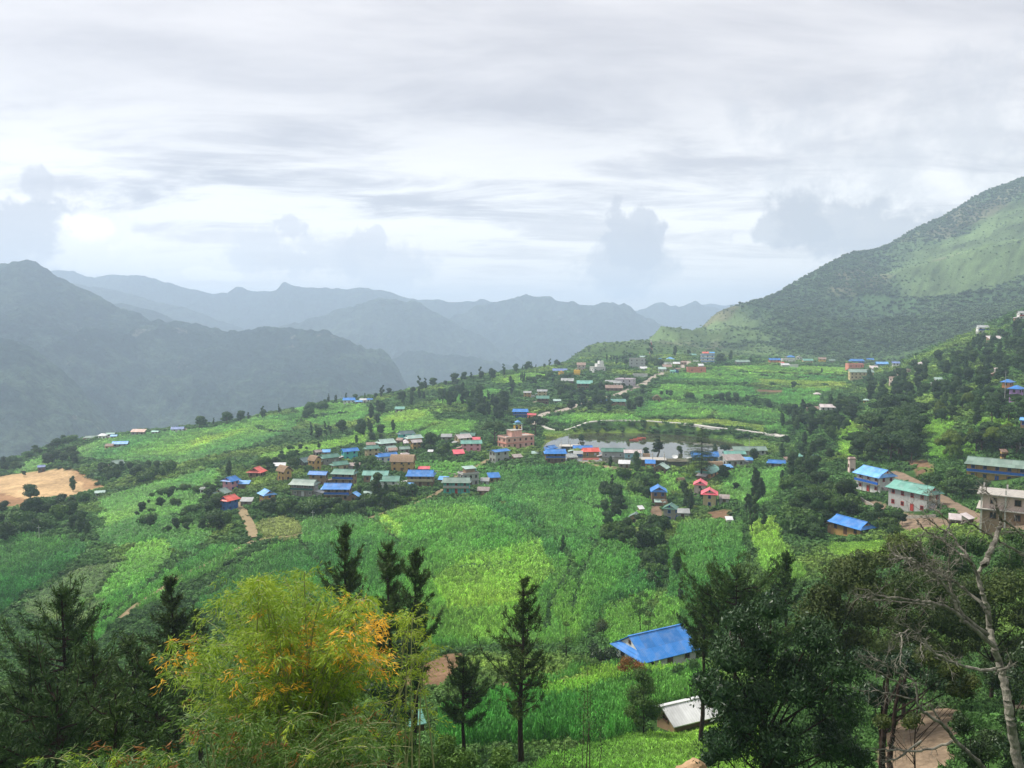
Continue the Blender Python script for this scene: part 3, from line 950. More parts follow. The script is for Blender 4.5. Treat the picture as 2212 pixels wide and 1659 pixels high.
WALLS = dict(
    ochre=(0.50, 0.31, 0.11), cream=(0.56, 0.45, 0.25), mud=(0.30, 0.20, 0.12), brown=(0.20, 0.125, 0.08), stone=(0.27, 0.25, 0.22), cement=(0.40, 0.40, 0.38), white=(0.70, 0.69, 0.66),
    turq=(0.10, 0.50, 0.43), pink=(0.74, 0.42, 0.33), rose=(0.70, 0.32, 0.38), purple=(0.42, 0.24, 0.50), yellow=(0.72, 0.46, 0.06), orange=(0.62, 0.28, 0.13), blue=(0.05, 0.16, 0.42), dark=(0.10, 0.095, 0.09),
    brick=(0.32, 0.085, 0.055), mauve=(0.62, 0.54, 0.60), coral=(0.72, 0.25, 0.17), palepink=(0.66, 0.50, 0.45), aqua=(0.30, 0.55, 0.60))


def wallmat(k):
    return paint('wall_' + k, WALLS[k], 0.92, 0.25)


M_DARK = paint('window_dark', (0.018, 0.018, 0.022), 0.25, 0.1, 0.5)
TRIM = dict(blue=paint('trim_blue', (0.02, 0.11, 0.42)), brown=paint('trim_brown', (0.12, 0.06, 0.035)), white=paint('trim_white', (0.7, 0.7, 0.68)), red=paint('trim_red', (0.42, 0.05, 0.04)), green=paint('trim_green', (0.04, 0.15, 0.12)),
            grey=paint('trim_grey', (0.42, 0.42, 0.41)), cream=paint('trim_cream', (0.50, 0.43, 0.28)), pink=paint('trim_pink', (0.62, 0.20, 0.15)), teal=paint('trim_teal', (0.13, 0.42, 0.40)), skyblue=paint('trim_sky_blue', (0.10, 0.30, 0.62)))


class MB:
    """collects solids into one mesh"""
    def __init__(s):
        s.v, s.f, s.m = [], [], []

    def add(s, vs, fs, m=0):
        b = len(s.v)
        s.v += [tuple(p) for p in vs]
        s.f += [[i + b for i in f] for f in fs]
        s.m += [m] * len(fs)

    def box(s, x0, x1, y0, y1, z0, z1, m=0, taper=0.0):
        t_ = taper
        s.add([(x0, y0, z0), (x1, y0, z0), (x1, y1, z0), (x0, y1, z0), (x0 + t_, y0 + t_, z1), (x1 - t_, y0 + t_, z1), (x1 - t_, y1 - t_, z1), (x0 + t_, y1 - t_, z1)],
              [[0, 3, 2, 1], [4, 5, 6, 7], [0, 1, 5, 4], [1, 2, 6, 5], [2, 3, 7, 6], [3, 0, 4, 7]], m)

    def plate(s, pts, th, m=0):
        """a flat polygon given thickness downward"""
        n = len(pts)
        s.add(list(pts) + [(p[0], p[1], p[2] - th) for p in pts],
              [list(range(n)), list(range(2 * n - 1, n - 1, -1))] + [[i, i + n, (i + 1) % n + n, (i + 1) % n] for i in range(n)], m)

    def cyl(s, x, y, z0, z1, r, n=8, m=0, r1=None):
        r1 = r if r1 is None else r1
        vs = [(x + r * math.cos(a), y + r * math.sin(a), z0) for a in np.arange(n) * 2 * math.pi / n] + [(x + r1 * math.cos(a), y + r1 * math.sin(a), z1) for a in np.arange(n) * 2 * math.pi / n]
        s.add(vs, [list(range(n - 1, -1, -1)), list(range(n, 2 * n))] + [[i, (i + 1) % n, (i + 1) % n + n, i + n] for i in range(n)], m)

    def mesh(s, name, mats, smooth=False):
        return new_mesh(name, s.v, s.f, mats, s.m, smooth)


_WM = {}


def window_mesh(w, h, trim, kind='window'):
    key = (round(w, 1), round(h, 1), trim, kind)
    if key not in _WM:
        w, h = key[0], key[1]
        b = MB()
        if kind == 'window':
            b.box(-w / 2 + 0.07, w / 2 - 0.07, -0.03, 0.02, -h / 2 + 0.07, h / 2 - 0.07, 1)
            for (x0, x1, z0, z1) in ((-w / 2, w / 2, h / 2 - 0.1, h / 2), (-w / 2 - 0.06, w / 2 + 0.06, -h / 2 - 0.04, -h / 2 + 0.07), (-w / 2, -w / 2 + 0.1, -h / 2 + 0.07, h / 2 - 0.1), (w / 2 - 0.1, w / 2, -h / 2 + 0.07, h / 2 - 0.1), (-0.03, 0.03, -h / 2 + 0.07, h / 2 - 0.1)):
                b.box(x0, x1, -0.09, 0.0, z0, z1, 0)
        else:
            b.box(-w / 2 + 0.08, w / 2 - 0.08, -0.05, 0.02, 0.02, h - 0.08, 1 if kind == 'opening' else 0)
            for (x0, x1, z0, z1) in ((-w / 2, w / 2, h - 0.1, h), (-w / 2, -w / 2 + 0.1, 0, h - 0.1), (w / 2 - 0.1, w / 2, 0, h - 0.1)):
                b.box(x0, x1, -0.1, 0.0, z0, z1, 0)
        _WM[key] = b.mesh(kind, [TRIM[trim], M_DARK])
    return _WM[key]


REG = dict(R5=(576.0, 892.8, .13545), R6=(806.4, 892.8, .13545), R7=(1036.8, 892.8, .13545), R8=(1324.8, 892.8, .13545), R3=(1152.0, 737.3, .13545), R4=(1382.4, 737.3, .13545),
           N1=(0, 864, .25), N2=(553, 864, .25), N3=(1105.9, 864, .25), N4=(1658.9, 864, .25), T1=(1105.9, 662.4, .25), T2=(1658.9, 633.6, .25), R9=(1635.8, 737.3, .125), R10=(437.8, 967.7, .125), B3=(1105.9, 1244.2, .25), B2=(553, 1244.2, .25), B4=(1658.9, 1244.2, .25), W=(0, 0, 1))
HOUSES = []


def house(reg, x0, x1, yb, yaw, st, roof, wall, label, kind='gable', r=0.5, cat='house', name='house', trim='brown', balc=None, L=None, Wd=None, group=None, nw=None, sh=None, door=True, y0=60, y1=1900, rise=None, lift=0.0, at=None, wallh=None):
    U0, V0, sc = REG[reg]
    u0, u1, vb = U0 + x0 * sc, U0 + x1 * sc, V0 + yb * sc
    uc = (u0 + u1) / 2
    p = hit(uc, vb, y0, y1) if at is None else np.array(at, float)
    dist = p[1]
    ext = (u1 - u0) * dist / FPX
    if L is None and kind not in ('flat', 'shed') and r < 0.75:
        r = r * 1.2
    ya = math.radians(yaw)
    cs, sn = abs(math.cos(ya)), abs(math.sin(ya))
    if L is None:
        L = ext / (cs + r * sn)
        Wd = L * r
    if Wd is None:
        Wd = L * r
    oh = 0.75 if kind != 'flat' else 0.25
    if ext < 7:
        oh *= 0.6
    fo = oh + (0.55 if balc else 0)
    Lb, Wb = max(L - 2 * oh, L * 0.7), max(Wd - 2 * oh, Wd * 0.65)
    half = (Lb * sn + Wb * cs) / 2
    vd = np.array([p[0], p[1]]) / math.hypot(p[0], p[1])
    pos = np.array([p[0] + vd[0] * half, p[1] + vd[1] * half])
    z = float(p[2]) + lift
    e = bpy.data.objects.new(name, None)
    COL.objects.link(e)
    e.empty_display_size = 2
    e.location = (pos[0], pos[1], z)
    e.rotation_euler = (0, 0, ya)
    tag(e, label, cat, group)
    H = (sh or 2.45) * st
    if wallh:
        H = wallh
    hl, hw = Lb / 2, Wb / 2
    rz = (rise if rise is not None else 0.56) * (Wb / 2 + oh)
    wm = wallmat(wall)
    b = MB()
    tp = 0.12 if wall in ('ochre', 'mud', 'cream', 'brown') and st > 1 else 0.0
    b.box(-hl, hl, -hw, hw, -3.0, H, 0, 0.0)
    if kind in ('gable', 'jerkin', 'thatch'):
        gz = rz * hw / (hw + oh) - 0.04
        for sx in (-1, 1):
            x_ = sx * (hl - 0.15)
            b.add([(x_ - 0.12, -hw, H), (x_ - 0.12, hw, H), (x_ - 0.12, 0, H + gz), (x_ + 0.12, -hw, H), (x_ + 0.12, hw, H), (x_ + 0.12, 0, H + gz)],
                  [[0, 2, 1], [3, 4, 5], [0, 3, 5, 2], [1, 2, 5, 4], [0, 1, 4, 3]], 0)
    wo = link('wall', b.mesh('wall', [wm]), e)
    rb = MB()
    rm = roofmat(roof)
    ze = H - rz * oh / (hw + oh) * 0.6
    zr = ze + rz
    th = 0.09
    if kind == 'jerkin':
        xe, xr, q = hl + oh, hl + 0.25, 0.40
        for sy in (-1, 1):
            f = fo if sy < 0 else oh
            Y = sy * (hw + f)
            zf_ = ze - (f - oh) * 0.35
            pts = [(-xe, Y, zf_), (xe, Y, zf_), (xr, Y * (1 - q), ze + rz * q), (xr, 0, zr), (-xr, 0, zr), (-xr, Y * (1 - q), ze + rz * q)]
            if sy > 0:
                pts = pts[::-1]
            rb.plate(pts, th)
        for sx in (-1, 1):
            pts = [(sx * xe, -(hw + fo), ze - (fo - oh) * 0.35 + 0.01), (sx * xe, hw + oh, ze + 0.01), (sx * (hl + 0.02), (hw + oh) * (1 - q), ze + rz * q - 0.03), (sx * (hl + 0.02), -(hw + fo) * (1 - q), ze + rz * q - 0.03)]
            if sx < 0:
                pts = pts[::-1]
            rb.plate(pts, th * 0.8)
        rb.box(-xr - 0.03, xr + 0.03, -0.16, 0.16, zr - 0.05, zr + 0.05)
    elif kind == 'gable':
        xe = hl + oh * 0.8
        for sy in (-1, 1):
            f = fo if sy < 0 else oh
            Y = sy * (hw + f)
            pts = [(-xe, Y, ze - (f - oh) * 0.35), (xe, Y, ze - (f - oh) * 0.35), (xe, 0, zr), (-xe, 0, zr)]
            rb.plate(pts if sy < 0 else pts[::-1], th)
        rb.box(-xe - 0.03, xe + 0.03, -0.16, 0.16, zr - 0.05, zr + 0.05)
    elif kind == 'hip':
        xe, hr = hl + oh, max(hl - hw * 0.9, 0.3)
        c4 = [(-xe, -hw - oh, ze), (xe, -hw - oh, ze), (xe, hw + oh, ze), (-xe, hw + oh, ze)]
        a_, b_ = (-hr, 0, zr), (hr, 0, zr)
        for pts in ([c4[0], c4[1], b_, a_], [c4[1], c4[2], b_], [c4[2], c4[3], a_, b_], [c4[3], c4[0], a_]):
            rb.plate(pts, th)
    elif kind == 'thatch':
        xe = hl + oh * 0.7
        prof = [(1.0, 0.0), (0.8, 0.30), (0.55, 0.62), (0.28, 0.90), (0.0, 1.0)]
        Y0, T_ = hw + oh, 0.28
        ring = [(-Y0 * a, ze - 0.25 + (rz + 0.9) * h_) for a, h_ in prof] + [(Y0 * a, ze - 0.25 + (rz + 0.9) * h_) for a, h_ in prof[-2::-1]]
        inner = [(y_ * 0.93, z_ - T_) for y_, z_ in ring][::-1]
        loop = ring + inner
        n_ = len(loop)
        vs = [(-xe, y_, z_) for y_, z_ in loop] + [(xe, y_, z_) for y_, z_ in loop]
        nr = len(ring)
        fs = [[i, (i + 1) % n_, (i + 1) % n_ + n_, i + n_] for i in range(n_)]
        for i in range(nr - 1):
            j0, j1 = n_ - 1 - i, n_ - 2 - i
            fs += [[i + 1, i, j0, j1], [i + n_, i + 1 + n_, j1 + n_, j0 + n_]]
        rb.add(vs, fs)
    elif kind == 'shed':
        xe = hl + oh * 0.6
        pts = [(-xe, -hw - oh * 0.7, H + 0.08), (xe, -hw - oh * 0.7, H + 0.08), (xe, hw + oh * 0.7, H + 0.08 + rz * 1.3), (-xe, hw + oh * 0.7, H + 0.08 + rz * 1.3)]
        rb.plate(pts, th)
        bb = MB()
        bb.add([(-hl, hw - 0.1, H), (hl, hw - 0.1, H), (hl, hw, H), (-hl, hw, H), (-hl, hw - 0.1, H + rz * 1.1), (hl, hw - 0.1, H + rz * 1.1), (hl, hw, H + rz * 1.1), (-hl, hw, H + rz * 1.1)],
               [[4, 5, 6, 7], [0, 1, 5, 4], [1, 2, 6, 5], [2, 3, 7, 6], [3, 0, 4, 7]])
        for sx in (-1, 1):
            bb.add([(sx * hl, -hw, H), (sx * hl, hw - 0.1, H), (sx * hl, hw - 0.1, H + rz * 1.1), (sx * (hl - 0.1), -hw, H), (sx * (hl - 0.1), hw - 0.1, H), (sx * (hl - 0.1), hw - 0.1, H + rz * 1.1)], [[0, 1, 2], [3, 5, 4], [0, 2, 5, 3]])
        link('upper_wall', bb.mesh('upper_wall', [wm]), e)
    else:
        rb.box(-hl - 0.35, hl + 0.35, -hw - 0.35, hw + 0.35, H, H + 0.16)
        pb = MB()
        for (x0_, x1_, y0_, y1_) in ((-hl, hl, -hw, -hw + 0.12), (-hl, hl, hw - 0.12, hw), (-hl, -hl + 0.12, -hw + 0.12, hw - 0.12), (hl - 0.12, hl, -hw + 0.12, hw - 0.12)):
            pb.box(x0_, x1_, y0_, y1_, H + 0.16, H + 0.62)
        link('parapet', pb.mesh('parapet', [wm]), e)
        for s_ in range(1, st):
            zb = H * s_ / st
            sb = MB()
            sb.box(-hl - 0.3, hl + 0.3, -hw - 0.3, hw + 0.3, zb - 0.08, zb + 0.07)
            link('floor_slab', sb.mesh('floor_slab', [TRIM['pink'] if wall == 'pink' else TRIM['grey']]), e)
    link('roof', rb.mesh('roof', [rm]), e)
    # openings, each one a part
    nwin = nw if nw is not None else max(2, int(Lb / 2.6))
    hs = H / st
    wh = min(1.15, hs * 0.45)
    ww = 0.95
    for s_ in range(st):
        zc = hs * (s_ + 0.56)
        for k in range(nwin):
            xk = -hl + Lb * (k + 0.5) / nwin
            if door and s_ == 0 and k == nwin // 2:
                link('door', window_mesh(1.0, min(1.9, hs * 0.8), trim, 'door'), e, (xk, -hw - 0.005, 0.05))
            elif nwin:
                link('window', window_mesh(ww, wh, trim), e, (xk, -hw - 0.005, zc))
        ns = 1 if Wb < 4.5 else 2
        for sx in (-1, 1):
            for k in range(ns):
                yk = -hw + Wb * (k + 0.5) / ns
                link('window', window_mesh(ww, wh, trim), e, (sx * (hl + 0.005), yk, zc), (0, 0, sx * math.pi / 2))
    if kind in ('jerkin', 'gable', 'thatch') and Wb > 3.5:
        for sx in (-1, 1):
            link('gable_window', window_mesh(0.5, 0.5, trim), e, (sx * (hl + 0.005 - 0.03), 0, H + rz * 0.52), (0, 0, sx * math.pi / 2))
    if balc:
        zb = hs * (st - 1) if st > 1 else 0.1
        bb = MB()
        bb.box(-hl, hl, -hw - 0.95, -hw - 0.003, zb - 0.1, zb + 0.06)
        link('balcony_floor', bb.mesh('balcony_floor', [TRIM['cream']]), e)
        bb = MB()
        bb.box(-hl, hl, -hw - 0.98, -hw - 0.90, zb + 0.07, zb + 0.85)
        link('railing', bb.mesh('railing', [TRIM[balc]]), e)
        npst = max(3, int(Lb / 2.5))
        zt = ze - (fo - oh) * 0.35 - 0.05
        key = ('post', round(zt, 1))
        if key not in _WM:
            pb = MB()
            pb.box(-0.06, 0.06, -0.06, 0.06, -2.0, key[1])
            _WM[key] = pb.mesh('post', [TRIM['brown']])
        for k in range(npst + 1):
            link('post', _WM[key], e, (-hl + 0.07 + (Lb - 0.14) * k / npst, -hw - 0.84, 0))
    if kind != 'flat' and cat == 'house' and Lb > 4.5 and 'nearest' not in label and (zlib.crc32(label.encode()) % 100) < 62:
        sx = 1 if zlib.crc32(label.encode()) % 2 else -1
        lw = 1.6 + (zlib.crc32(label.encode()) % 7) * 0.2
        b = MB()
        b.box(min(sx * (hl + 0.01), sx * (hl + lw)), max(sx * (hl + 0.01), sx * (hl + lw)), -hw * 0.7, hw * 0.6, -2.5, 1.5)
        link('lean_to', b.mesh('lean_to', [wallmat(['mud', 'stone', 'brown', 'cement'][zlib.crc32(label.encode()) % 4])]), e)
        b = MB()
        x0_, x1_ = hl + 0.02, hl + lw + 0.4
        pts = [(sx * x0_, -hw * 0.7 - 0.3, 2.15), (sx * x1_, -hw * 0.7 - 0.3, 1.5), (sx * x1_, hw * 0.6 + 0.3, 1.5), (sx * x0_, hw * 0.6 + 0.3, 2.15)]
        b.plate(pts if sx > 0 else pts[::-1], 0.07)
        link('lean_to_roof', b.mesh('lean_to_roof', [roofmat(['rust', 'pinkwhite', 'grey', 'mottled', 'pale'][zlib.crc32(label.encode()) % 5])]), e)
    HOUSES.append((e, pos[0], pos[1], max(Lb, Wb) * 0.62 + 0.8, (u0 + u1) / 2, vb, label, u1 - u0, z, H + rz))
    e['_d'] = 0
    del e['_d']
    return e, hl, hw, H


# --- main village left of the pink hotel -----------------------------------------------------------
house('R5', 470, 850, 860, 52, 1, 'slate', 'dark', 'long low house with a dark slate green roof behind the ragged-topped thatched house', 'gable', 0.55, trim='grey')
house('R5', 720, 900, 700, 45, 1, 'mottled', 'stone', 'small rusty brown roofed annex at the upper end of the slate green roof', 'gable', 0.7)
house('R5', 640, 900, 930, -38, 2, 'thatch', 'ochre', 'thatched ochre house with its arched gable and dark attic window facing right', 'thatch', 0.75)
house('R5', 820, 1190, 830, 40, 1, 'green', 'stone', 'long grey house under a green roof joined to the turquoise house', 'jerkin', 0.45, trim='grey', wallh=3.4)
house('R5', 1160, 1490, 760, 36, 2, 'blue', 'turq', 'turquoise walled house under a bright blue roof at the end of the upper row', 'gable', 0.45, trim='blue', sh=2.2)
house('R5', 990, 1340, 935, 36, 1, 'green', 'cream', 'cream house with a dark green roof and two front windows below the turquoise house', 'jerkin', 0.5, wallh=3.0)
house('R5', 130, 450, 1090, -42, 2, 'thatch', 'ochre', 'lone thatched ochre house with a narrow pale front right of the red roof', 'thatch', 0.6, sh=2.2)
house('R5', 90, 320, 900, 8, 1, 'white', 'stone', 'low white sheet roofed shed behind the lone thatched house', 'shed', 0.5, 'shed', 'shed', wallh=1.6)
house('R5', 365, 860, 1335, -12, 2, 'sage', 'stone', 'grey two storey house with a sage green roof and dark green balcony', 'jerkin', 0.42, balc='green', trim='white')
house('R5', 655, 1010, 1170, -10, 2, 'blue', 'mud', 'blue roofed brown house wedged behind the sage green roof', 'gable', 0.42)
house('R5', 1030, 1470, 1150, -10, 2, 'green', 'mud', 'brown house with dark green roof and blue balcony in the middle of the village', 'jerkin', 0.42, balc='blue')
house('R5', 905, 1385, 1400, -2, 2, 'blue', 'mud', 'long blue roofed house with blue balcony facing the banana plants', 'gable', 0.42, balc='blue')
house('R5', 1285, 1525, 1430, 76, 1, 'sky', 'brown', 'small house with light blue gable roof facing the viewer beside the long blue roof', 'gable', 1.3)
house('R5', 1525, 1970, 1120, -2, 1, 'teal', 'mud', 'brown house with pale teal roof behind the bushy slender tree', 'gable', 0.4, wallh=3.6)
house('R5', 1660, 2150, 1255, -2, 2, 'green', 'white', 'white columned house with grey green roof behind the slender tree', 'gable', 0.42, trim='grey', sh=2.2)
house('R5', 1530, 1830, 705, 32, 2, 'green', 'cream', 'cream house with mid green roof left of the pale green roofs', 'jerkin', 0.55, sh=2.1)
house('R5', 1720, 2085, 560, 34, 1, 'pale', 'stone', 'stone house with the leftmost pale green hipped gable roof', 'jerkin', 0.6, wallh=2.6)
house('R5', 1850, 2100, 640, 40, 1, 'pale', 'white', 'whitish house with very pale green roof in front of the leftmost pale roof', 'gable', 0.8, wallh=2.2)
house('R5', 1725, 2125, 800, 30, 1, 'blue', 'white', 'white house with bright blue roof behind the big thatched house', 'jerkin', 0.4, trim='blue', wallh=3.2)
house('R5', 2120, 2280, 720, 28, 1, 'pinkwhite', 'stone', 'faded pinkish sheet roof on a low shed right of the bright blue roof', 'shed', 0.6, 'shed', 'shed', wallh=1.3)
house('R6', 258, 695, 945, -6, 2, 'thatch', 'ochre', 'big thatched ochre house standing alone above the blue roofed stone house', 'thatch', 0.5, sh=2.5)
house('R6', 522, 1005, 1180, -3, 2, 'blue', 'mud', 'two storey stone house under a broad blue roof with cream balcony ledge', 'jerkin', 0.45, balc='cream')
house('R6', 705, 915, 965, -1, 1, 'pink', 'mud', 'small pinkish red shed roof poking up behind the broad blue roof', 'shed', 0.4, 'shed', 'shed', wallh=2.0)
house('R6', 1085, 1580, 1290, -3, 2, 'sage', 'turq', 'turquoise two storey house with sage green roof at the edge of the maize', 'jerkin', 0.35, balc='grey', trim='red')
flat_, _hl, _hw, _H = house('R6', 1330, 1700, 1180, 28, 2, 'concrete', 'cement', 'grey concrete flat roofed house behind the turquoise house', 'flat', 0.7, nw=3)
b = MB()
b.box(-1.6, 2.4, -1.2, 1.6, _H + 0.16, _H + 1.9, 0)
link('roof_hut', b.mesh('roof_hut', [wallmat('mud')]), flat_)
b = MB()
b.plate([(-2.1, -1.7, _H + 1.95), (2.9, -1.7, _H + 1.95), (2.9, 2.1, _H + 2.5), (-2.1, 2.1, _H + 2.5)], 0.08)
link('hut_roof', b.mesh('hut_roof', [roofmat('pale')]), flat_)
b = MB()
b.cyl(3.6, 1.4, _H + 0.16, _H + 1.3, 0.55, 12)
b.cyl(3.6, 1.4, _H + 1.3, _H + 1.6, 0.55, 12, 0, 0.2)
link('water_tank', b.mesh('water_tank', [TRIM['teal']]), flat_)
house('R6', 1795, 2045, 1110, 14, 1, 'blue', 'mud', 'small blue roofed shed alone in the maize right of the flat roof', 'shed', 0.75, 'shed', 'shed', wallh=2.0)
house('R6', 1640, 1870, 1305, -6, 1, 'mottled', 'mud', 'low rusty roofed byre right of the turquoise house', 'shed', 0.55, 'shed', 'shed', wallh=1.6)
house('R6', 360, 690, 460, 30, 2, 'slate', 'turq', 'turquoise house with slate green roof at the top of the village', 'jerkin', 0.5, sh=2.1, trim='blue')
house('R6', 480, 810, 490, 30, 1, 'pale', 'orange', 'orange brown walled house with pale green roof before the turquoise one', 'jerkin', 0.5, trim='blue', wallh=3)
house('R6', 560, 800, 590, 30, 2, 'pinkwhite', 'ochre', 'ochre house with whitish roof left of the dark round tree', 'gable', 0.6, sh=2.0)
house('R6', 385, 600, 650, 20, 1, 'sage', 'stone', 'small stone house with a grey green roof below the whitish roof', 'gable', 0.6, wallh=2.4)
house('R6', 460, 580, 530, 20, 1, 'pinkwhite', 'stone', 'small whitish roof squeezed between the pale green and ochre houses', 'shed', 0.8, 'shed', 'shed', wallh=1.6)
house('R6', 1070, 1265, 440, 0, 1, 'grey', 'stone', 'weathered grey sheet shed below the ridge field', 'shed', 0.55, 'shed', 'shed', wallh=2.0)
house('R6', 1370, 1650, 480, -8, 2, 'green', 'brown', 'brown house with dark teal green roof behind the whitish gable', 'gable', 0.45, sh=2.1)
house('R6', 1255, 1590, 520, 34, 2, 'pinkwhite', 'cream', 'cream two storey house with whitish gable roof left of the pink hotel', 'gable', 0.6, sh=2.0)
house('R6', 1375, 1750, 610, 6, 2, 'teal', 'rose', 'pink walled house with a green and white striped roof', 'gable', 0.4, sh=2.0, trim='red')
house('R6', 1560, 1720, 500, 4, 1, 'pink', 'brown', 'narrow crimson roof showing above the striped roof', 'shed', 0.6, 'shed', 'shed', wallh=2.4)
house('R6', 1245, 1475, 705, 16, 1, 'pink', 'brown', 'low open shed with a slanting red roof above the maize strip', 'shed', 0.7, 'shed', 'shed', wallh=1.6)
house('R6', 860, 965, 655, -3, 1, 'white', 'stone', 'tiny white sheet shelter on the left of the maize strip', 'shed', 0.6, 'shed', 'shed', wallh=1.2)
house('R6', 990, 1130, 625, 12, 1, 'pale', 'stone', 'tiny pale green sheet shelter beside the white sheet shelter', 'shed', 0.6, 'shed', 'shed', wallh=1.2)
house('R6', 1810, 2200, 800, 36, 2, 'blue', 'cement', 'bare cement house with a blue roof below the pink hotel', 'gable', 0.6, trim='brown', sh=2.6, rise=0.2)
# pink hotel
hotel, hl, hw, HH = house('R7', 262, 885, 575, 33, 2, 'concrete', 'pink', 'large pink flat roofed hotel with a pink room on its roof by the pond', 'flat', 0.5, 'hotel', 'hotel', nw=5, sh=2.7, trim='brown')
b = MB()
b.box(-3.5, 2.5, -1.5, 3.2, HH + 0.16, HH + 3.0, 0)
link('roof_room', b.mesh('roof_room', [wallmat('pink')]), hotel)
b = MB()
b.box(-3.9, 2.9, -1.9, 3.6, HH + 3.0, HH + 3.15, 0)
link('roof_room_slab', b.mesh('roof_room_slab', [roofmat('concrete')]), hotel)
b = MB()
b.cyl(1.6, 1.5, HH + 3.15, HH + 4.5, 0.6, 12)
link('water_tank', b.mesh('water_tank', [M_DARK]), hotel)
b = MB()
b.box(2.4, 2.7, -1.6, -1.3, HH + 3.15, HH + 5.4)
link('roof_column', b.mesh('roof_column', [TRIM['white']]), hotel)
# shrine, gate and blue house behind the hotel
shrine, hl, hw, HH = house('R7', 520, 690, 275, 12, 2, 'teal', 'yellow', 'yellow shrine with green skirt roof and small blue top roof', 'hip', 0.8, 'shrine', 'shrine', trim='red', sh=1.8, rise=0.25)
b = MB()
for pts in ([(-hl * .8, -hw * .8, HH + .9), (hl * .8, -hw * .8, HH + .9), (0, 0, HH + 2.2)], [(hl * .8, -hw * .8, HH + .9), (hl * .8, hw * .8, HH + .9), (0, 0, HH + 2.2)], [(hl * .8, hw * .8, HH + .9), (-hl * .8, hw * .8, HH + .9), (0, 0, HH + 2.2)], [(-hl * .8, hw * .8, HH + .9), (-hl * .8, -hw * .8, HH + .9), (0, 0, HH + 2.2)]):
    b.plate(pts, 0.06)
link('top_roof', b.mesh('top_roof', [roofmat('sky')]), shrine)
house('R7', 745, 905, 100, -4, 1, 'pink', 'coral', 'red roofed gate building by the road above the shrine', 'gable', 0.35, 'gate', 'gate_building', wallh=3.2, trim='red', nw=2)
house('T1', -2, 148, 962, -3, 2, 'blue', 'blue', 'dark blue two storey house with blue roof left of the red gate', 'jerkin', 0.4, balc='blue', trim='blue', sh=2.2)
house('R7', 490, 700, 760, 24, 1, 'mottled', 'brown', 'tumbledown shed with a rusty striped roof under the hotel', 'shed', 0.6, 'shed', 'shed', wallh=1.5)
house('R7', 810, 960, 680, -4, 1, 'pale', 'dark', 'low pale green sheet shelter among bushes right of the hotel', 'shed', 0.6, 'shed', 'shed', wallh=1.0)
# along the near pond shore
house('R7', 1000, 1255, 690, 42, 2, 'blue', 'brown', 'rear of two crossed blue roofs by the pond', 'jerkin', 0.6, sh=2.0)
house('R7', 1010, 1390, 800, 2, 2, 'blue', 'brown', 'front of two crossed blue roofs with dark blue balcony by the pond', 'jerkin', 0.42, balc='blue')
house('R7', 1470, 1800, 660, 0, 1, 'blue', 'dark', 'house with wide blue roof against the pond water', 'gable', 0.4, wallh=3.2)
house('R7', 1475, 1655, 725, -5, 1, 'grey', 'blue', 'small dark blue shed in front of the wide blue roof', 'shed', 0.6, 'shed', 'shed', trim='blue', wallh=2.2)
house('R7', 1595, 1925, 705, 8, 1, 'red', 'ochre', 'ochre house with red roof on the pond shore', 'jerkin', 0.5, wallh=3.0, trim='white')
house('N3', 760, 985, 520, -4, 1, 'green', 'cement', 'long grey house with green roof right of the red roof on the shore', 'gable', 0.35, wallh=4.2, trim='white')
house('R8', 150, 455, 760, -3, 1, 'pinkwhite', 'aqua', 'aqua walled house with dull pinkish roof on the shore', 'gable', 0.45, trim='white', wallh=4.0)
house('R8', 60, 290, 870, -12, 1, 'white', 'stone', 'low crumpled white sheet hut in front of the pinkish roof', 'shed', 0.6, 'shed', 'shed', wallh=1.6)
house('R8', 485, 690, 880, -10, 1, 'blue', 'orange', 'orange brick shed with small blue roof by the track end', 'shed', 0.7, 'shed', 'shed', wallh=2.0)
house('R8', 600, 925, 960, 62, 1, 'pale', 'brown', 'house with grey green gable roof below the flat mossy roof', 'gable', 1.1, wallh=2.2)
house('R8', 1215, 1685, 790, -4, 1, 'blue', 'blue', 'wide blue roofed house behind the tall deodar tree', 'gable', 0.42, wallh=3.2)
house('R8', 1740, 2110, 745, 0, 1, 'teal', 'stone', 'long teal roof behind the rusty mottled roof by the pond', 'gable', 0.35, wallh=3.0)
house('R8', 1715, 2110, 850, 12, 1, 'mottled', 'cement', 'house with broad mottled rust and white roof on pale columns', 'shed', 0.55, wallh=2.6)
house('R8', 1500, 1760, 875, 10, 1, 'thatch', 'mud', 'low brown thatched hut left of the mottled rusty roof', 'thatch', 0.6, 'hut', 'hut', wallh=0.9)
house('N3', 1890, 2200, 480, 2, 1, 'sage', 'cement', 'long sage green roof at the right end of the pond shore', 'gable', 0.3, wallh=2.6, y1=420)
# hamlet right of the big field
house('R8', 1265, 1780, 1050, 52, 1, 'teal', 'orange', 'house with long teal roof and orange gable above the pink roofs', 'jerkin', 0.5, wallh=2.6)
house('R8', 1240, 1530, 1320, 74, 2, 'pink', 'palepink', 'rear pink red roofed house with pale gable', 'jerkin', 0.8, sh=2.1)
house('R8', 1360, 1700, 1510, 76, 2, 'pink', 'cream', 'front pink red roofed house with cream upper wall and blue door', 'jerkin', 0.9, trim='blue', sh=2.4)
house('R8', 567, 868, 1460, 84, 2, 'blue', 'brown', 'two storey house with blue gable roof facing the viewer in the hamlet', 'jerkin', 0.9, trim='blue', sh=2.4)
house('N3', 1285, 1450, 1060, 68, 2, 'green', 'stone', 'house with dark teal green gable roof below the blue gabled house', 'jerkin', 1.0, trim='blue', sh=2.2)
house('N3', 992, 1135, 1085, 70, 1, 'sage', 'mud', 'house with sage green ridge roof pointing at the viewer', 'gable', 1.0, wallh=2.6)
house('N3', 1078, 1150, 990, 20, 1, 'white', 'mud', 'white sheet lean-to behind the sage green ridge roof', 'shed', 0.9, 'shed', 'shed', wallh=1.8)
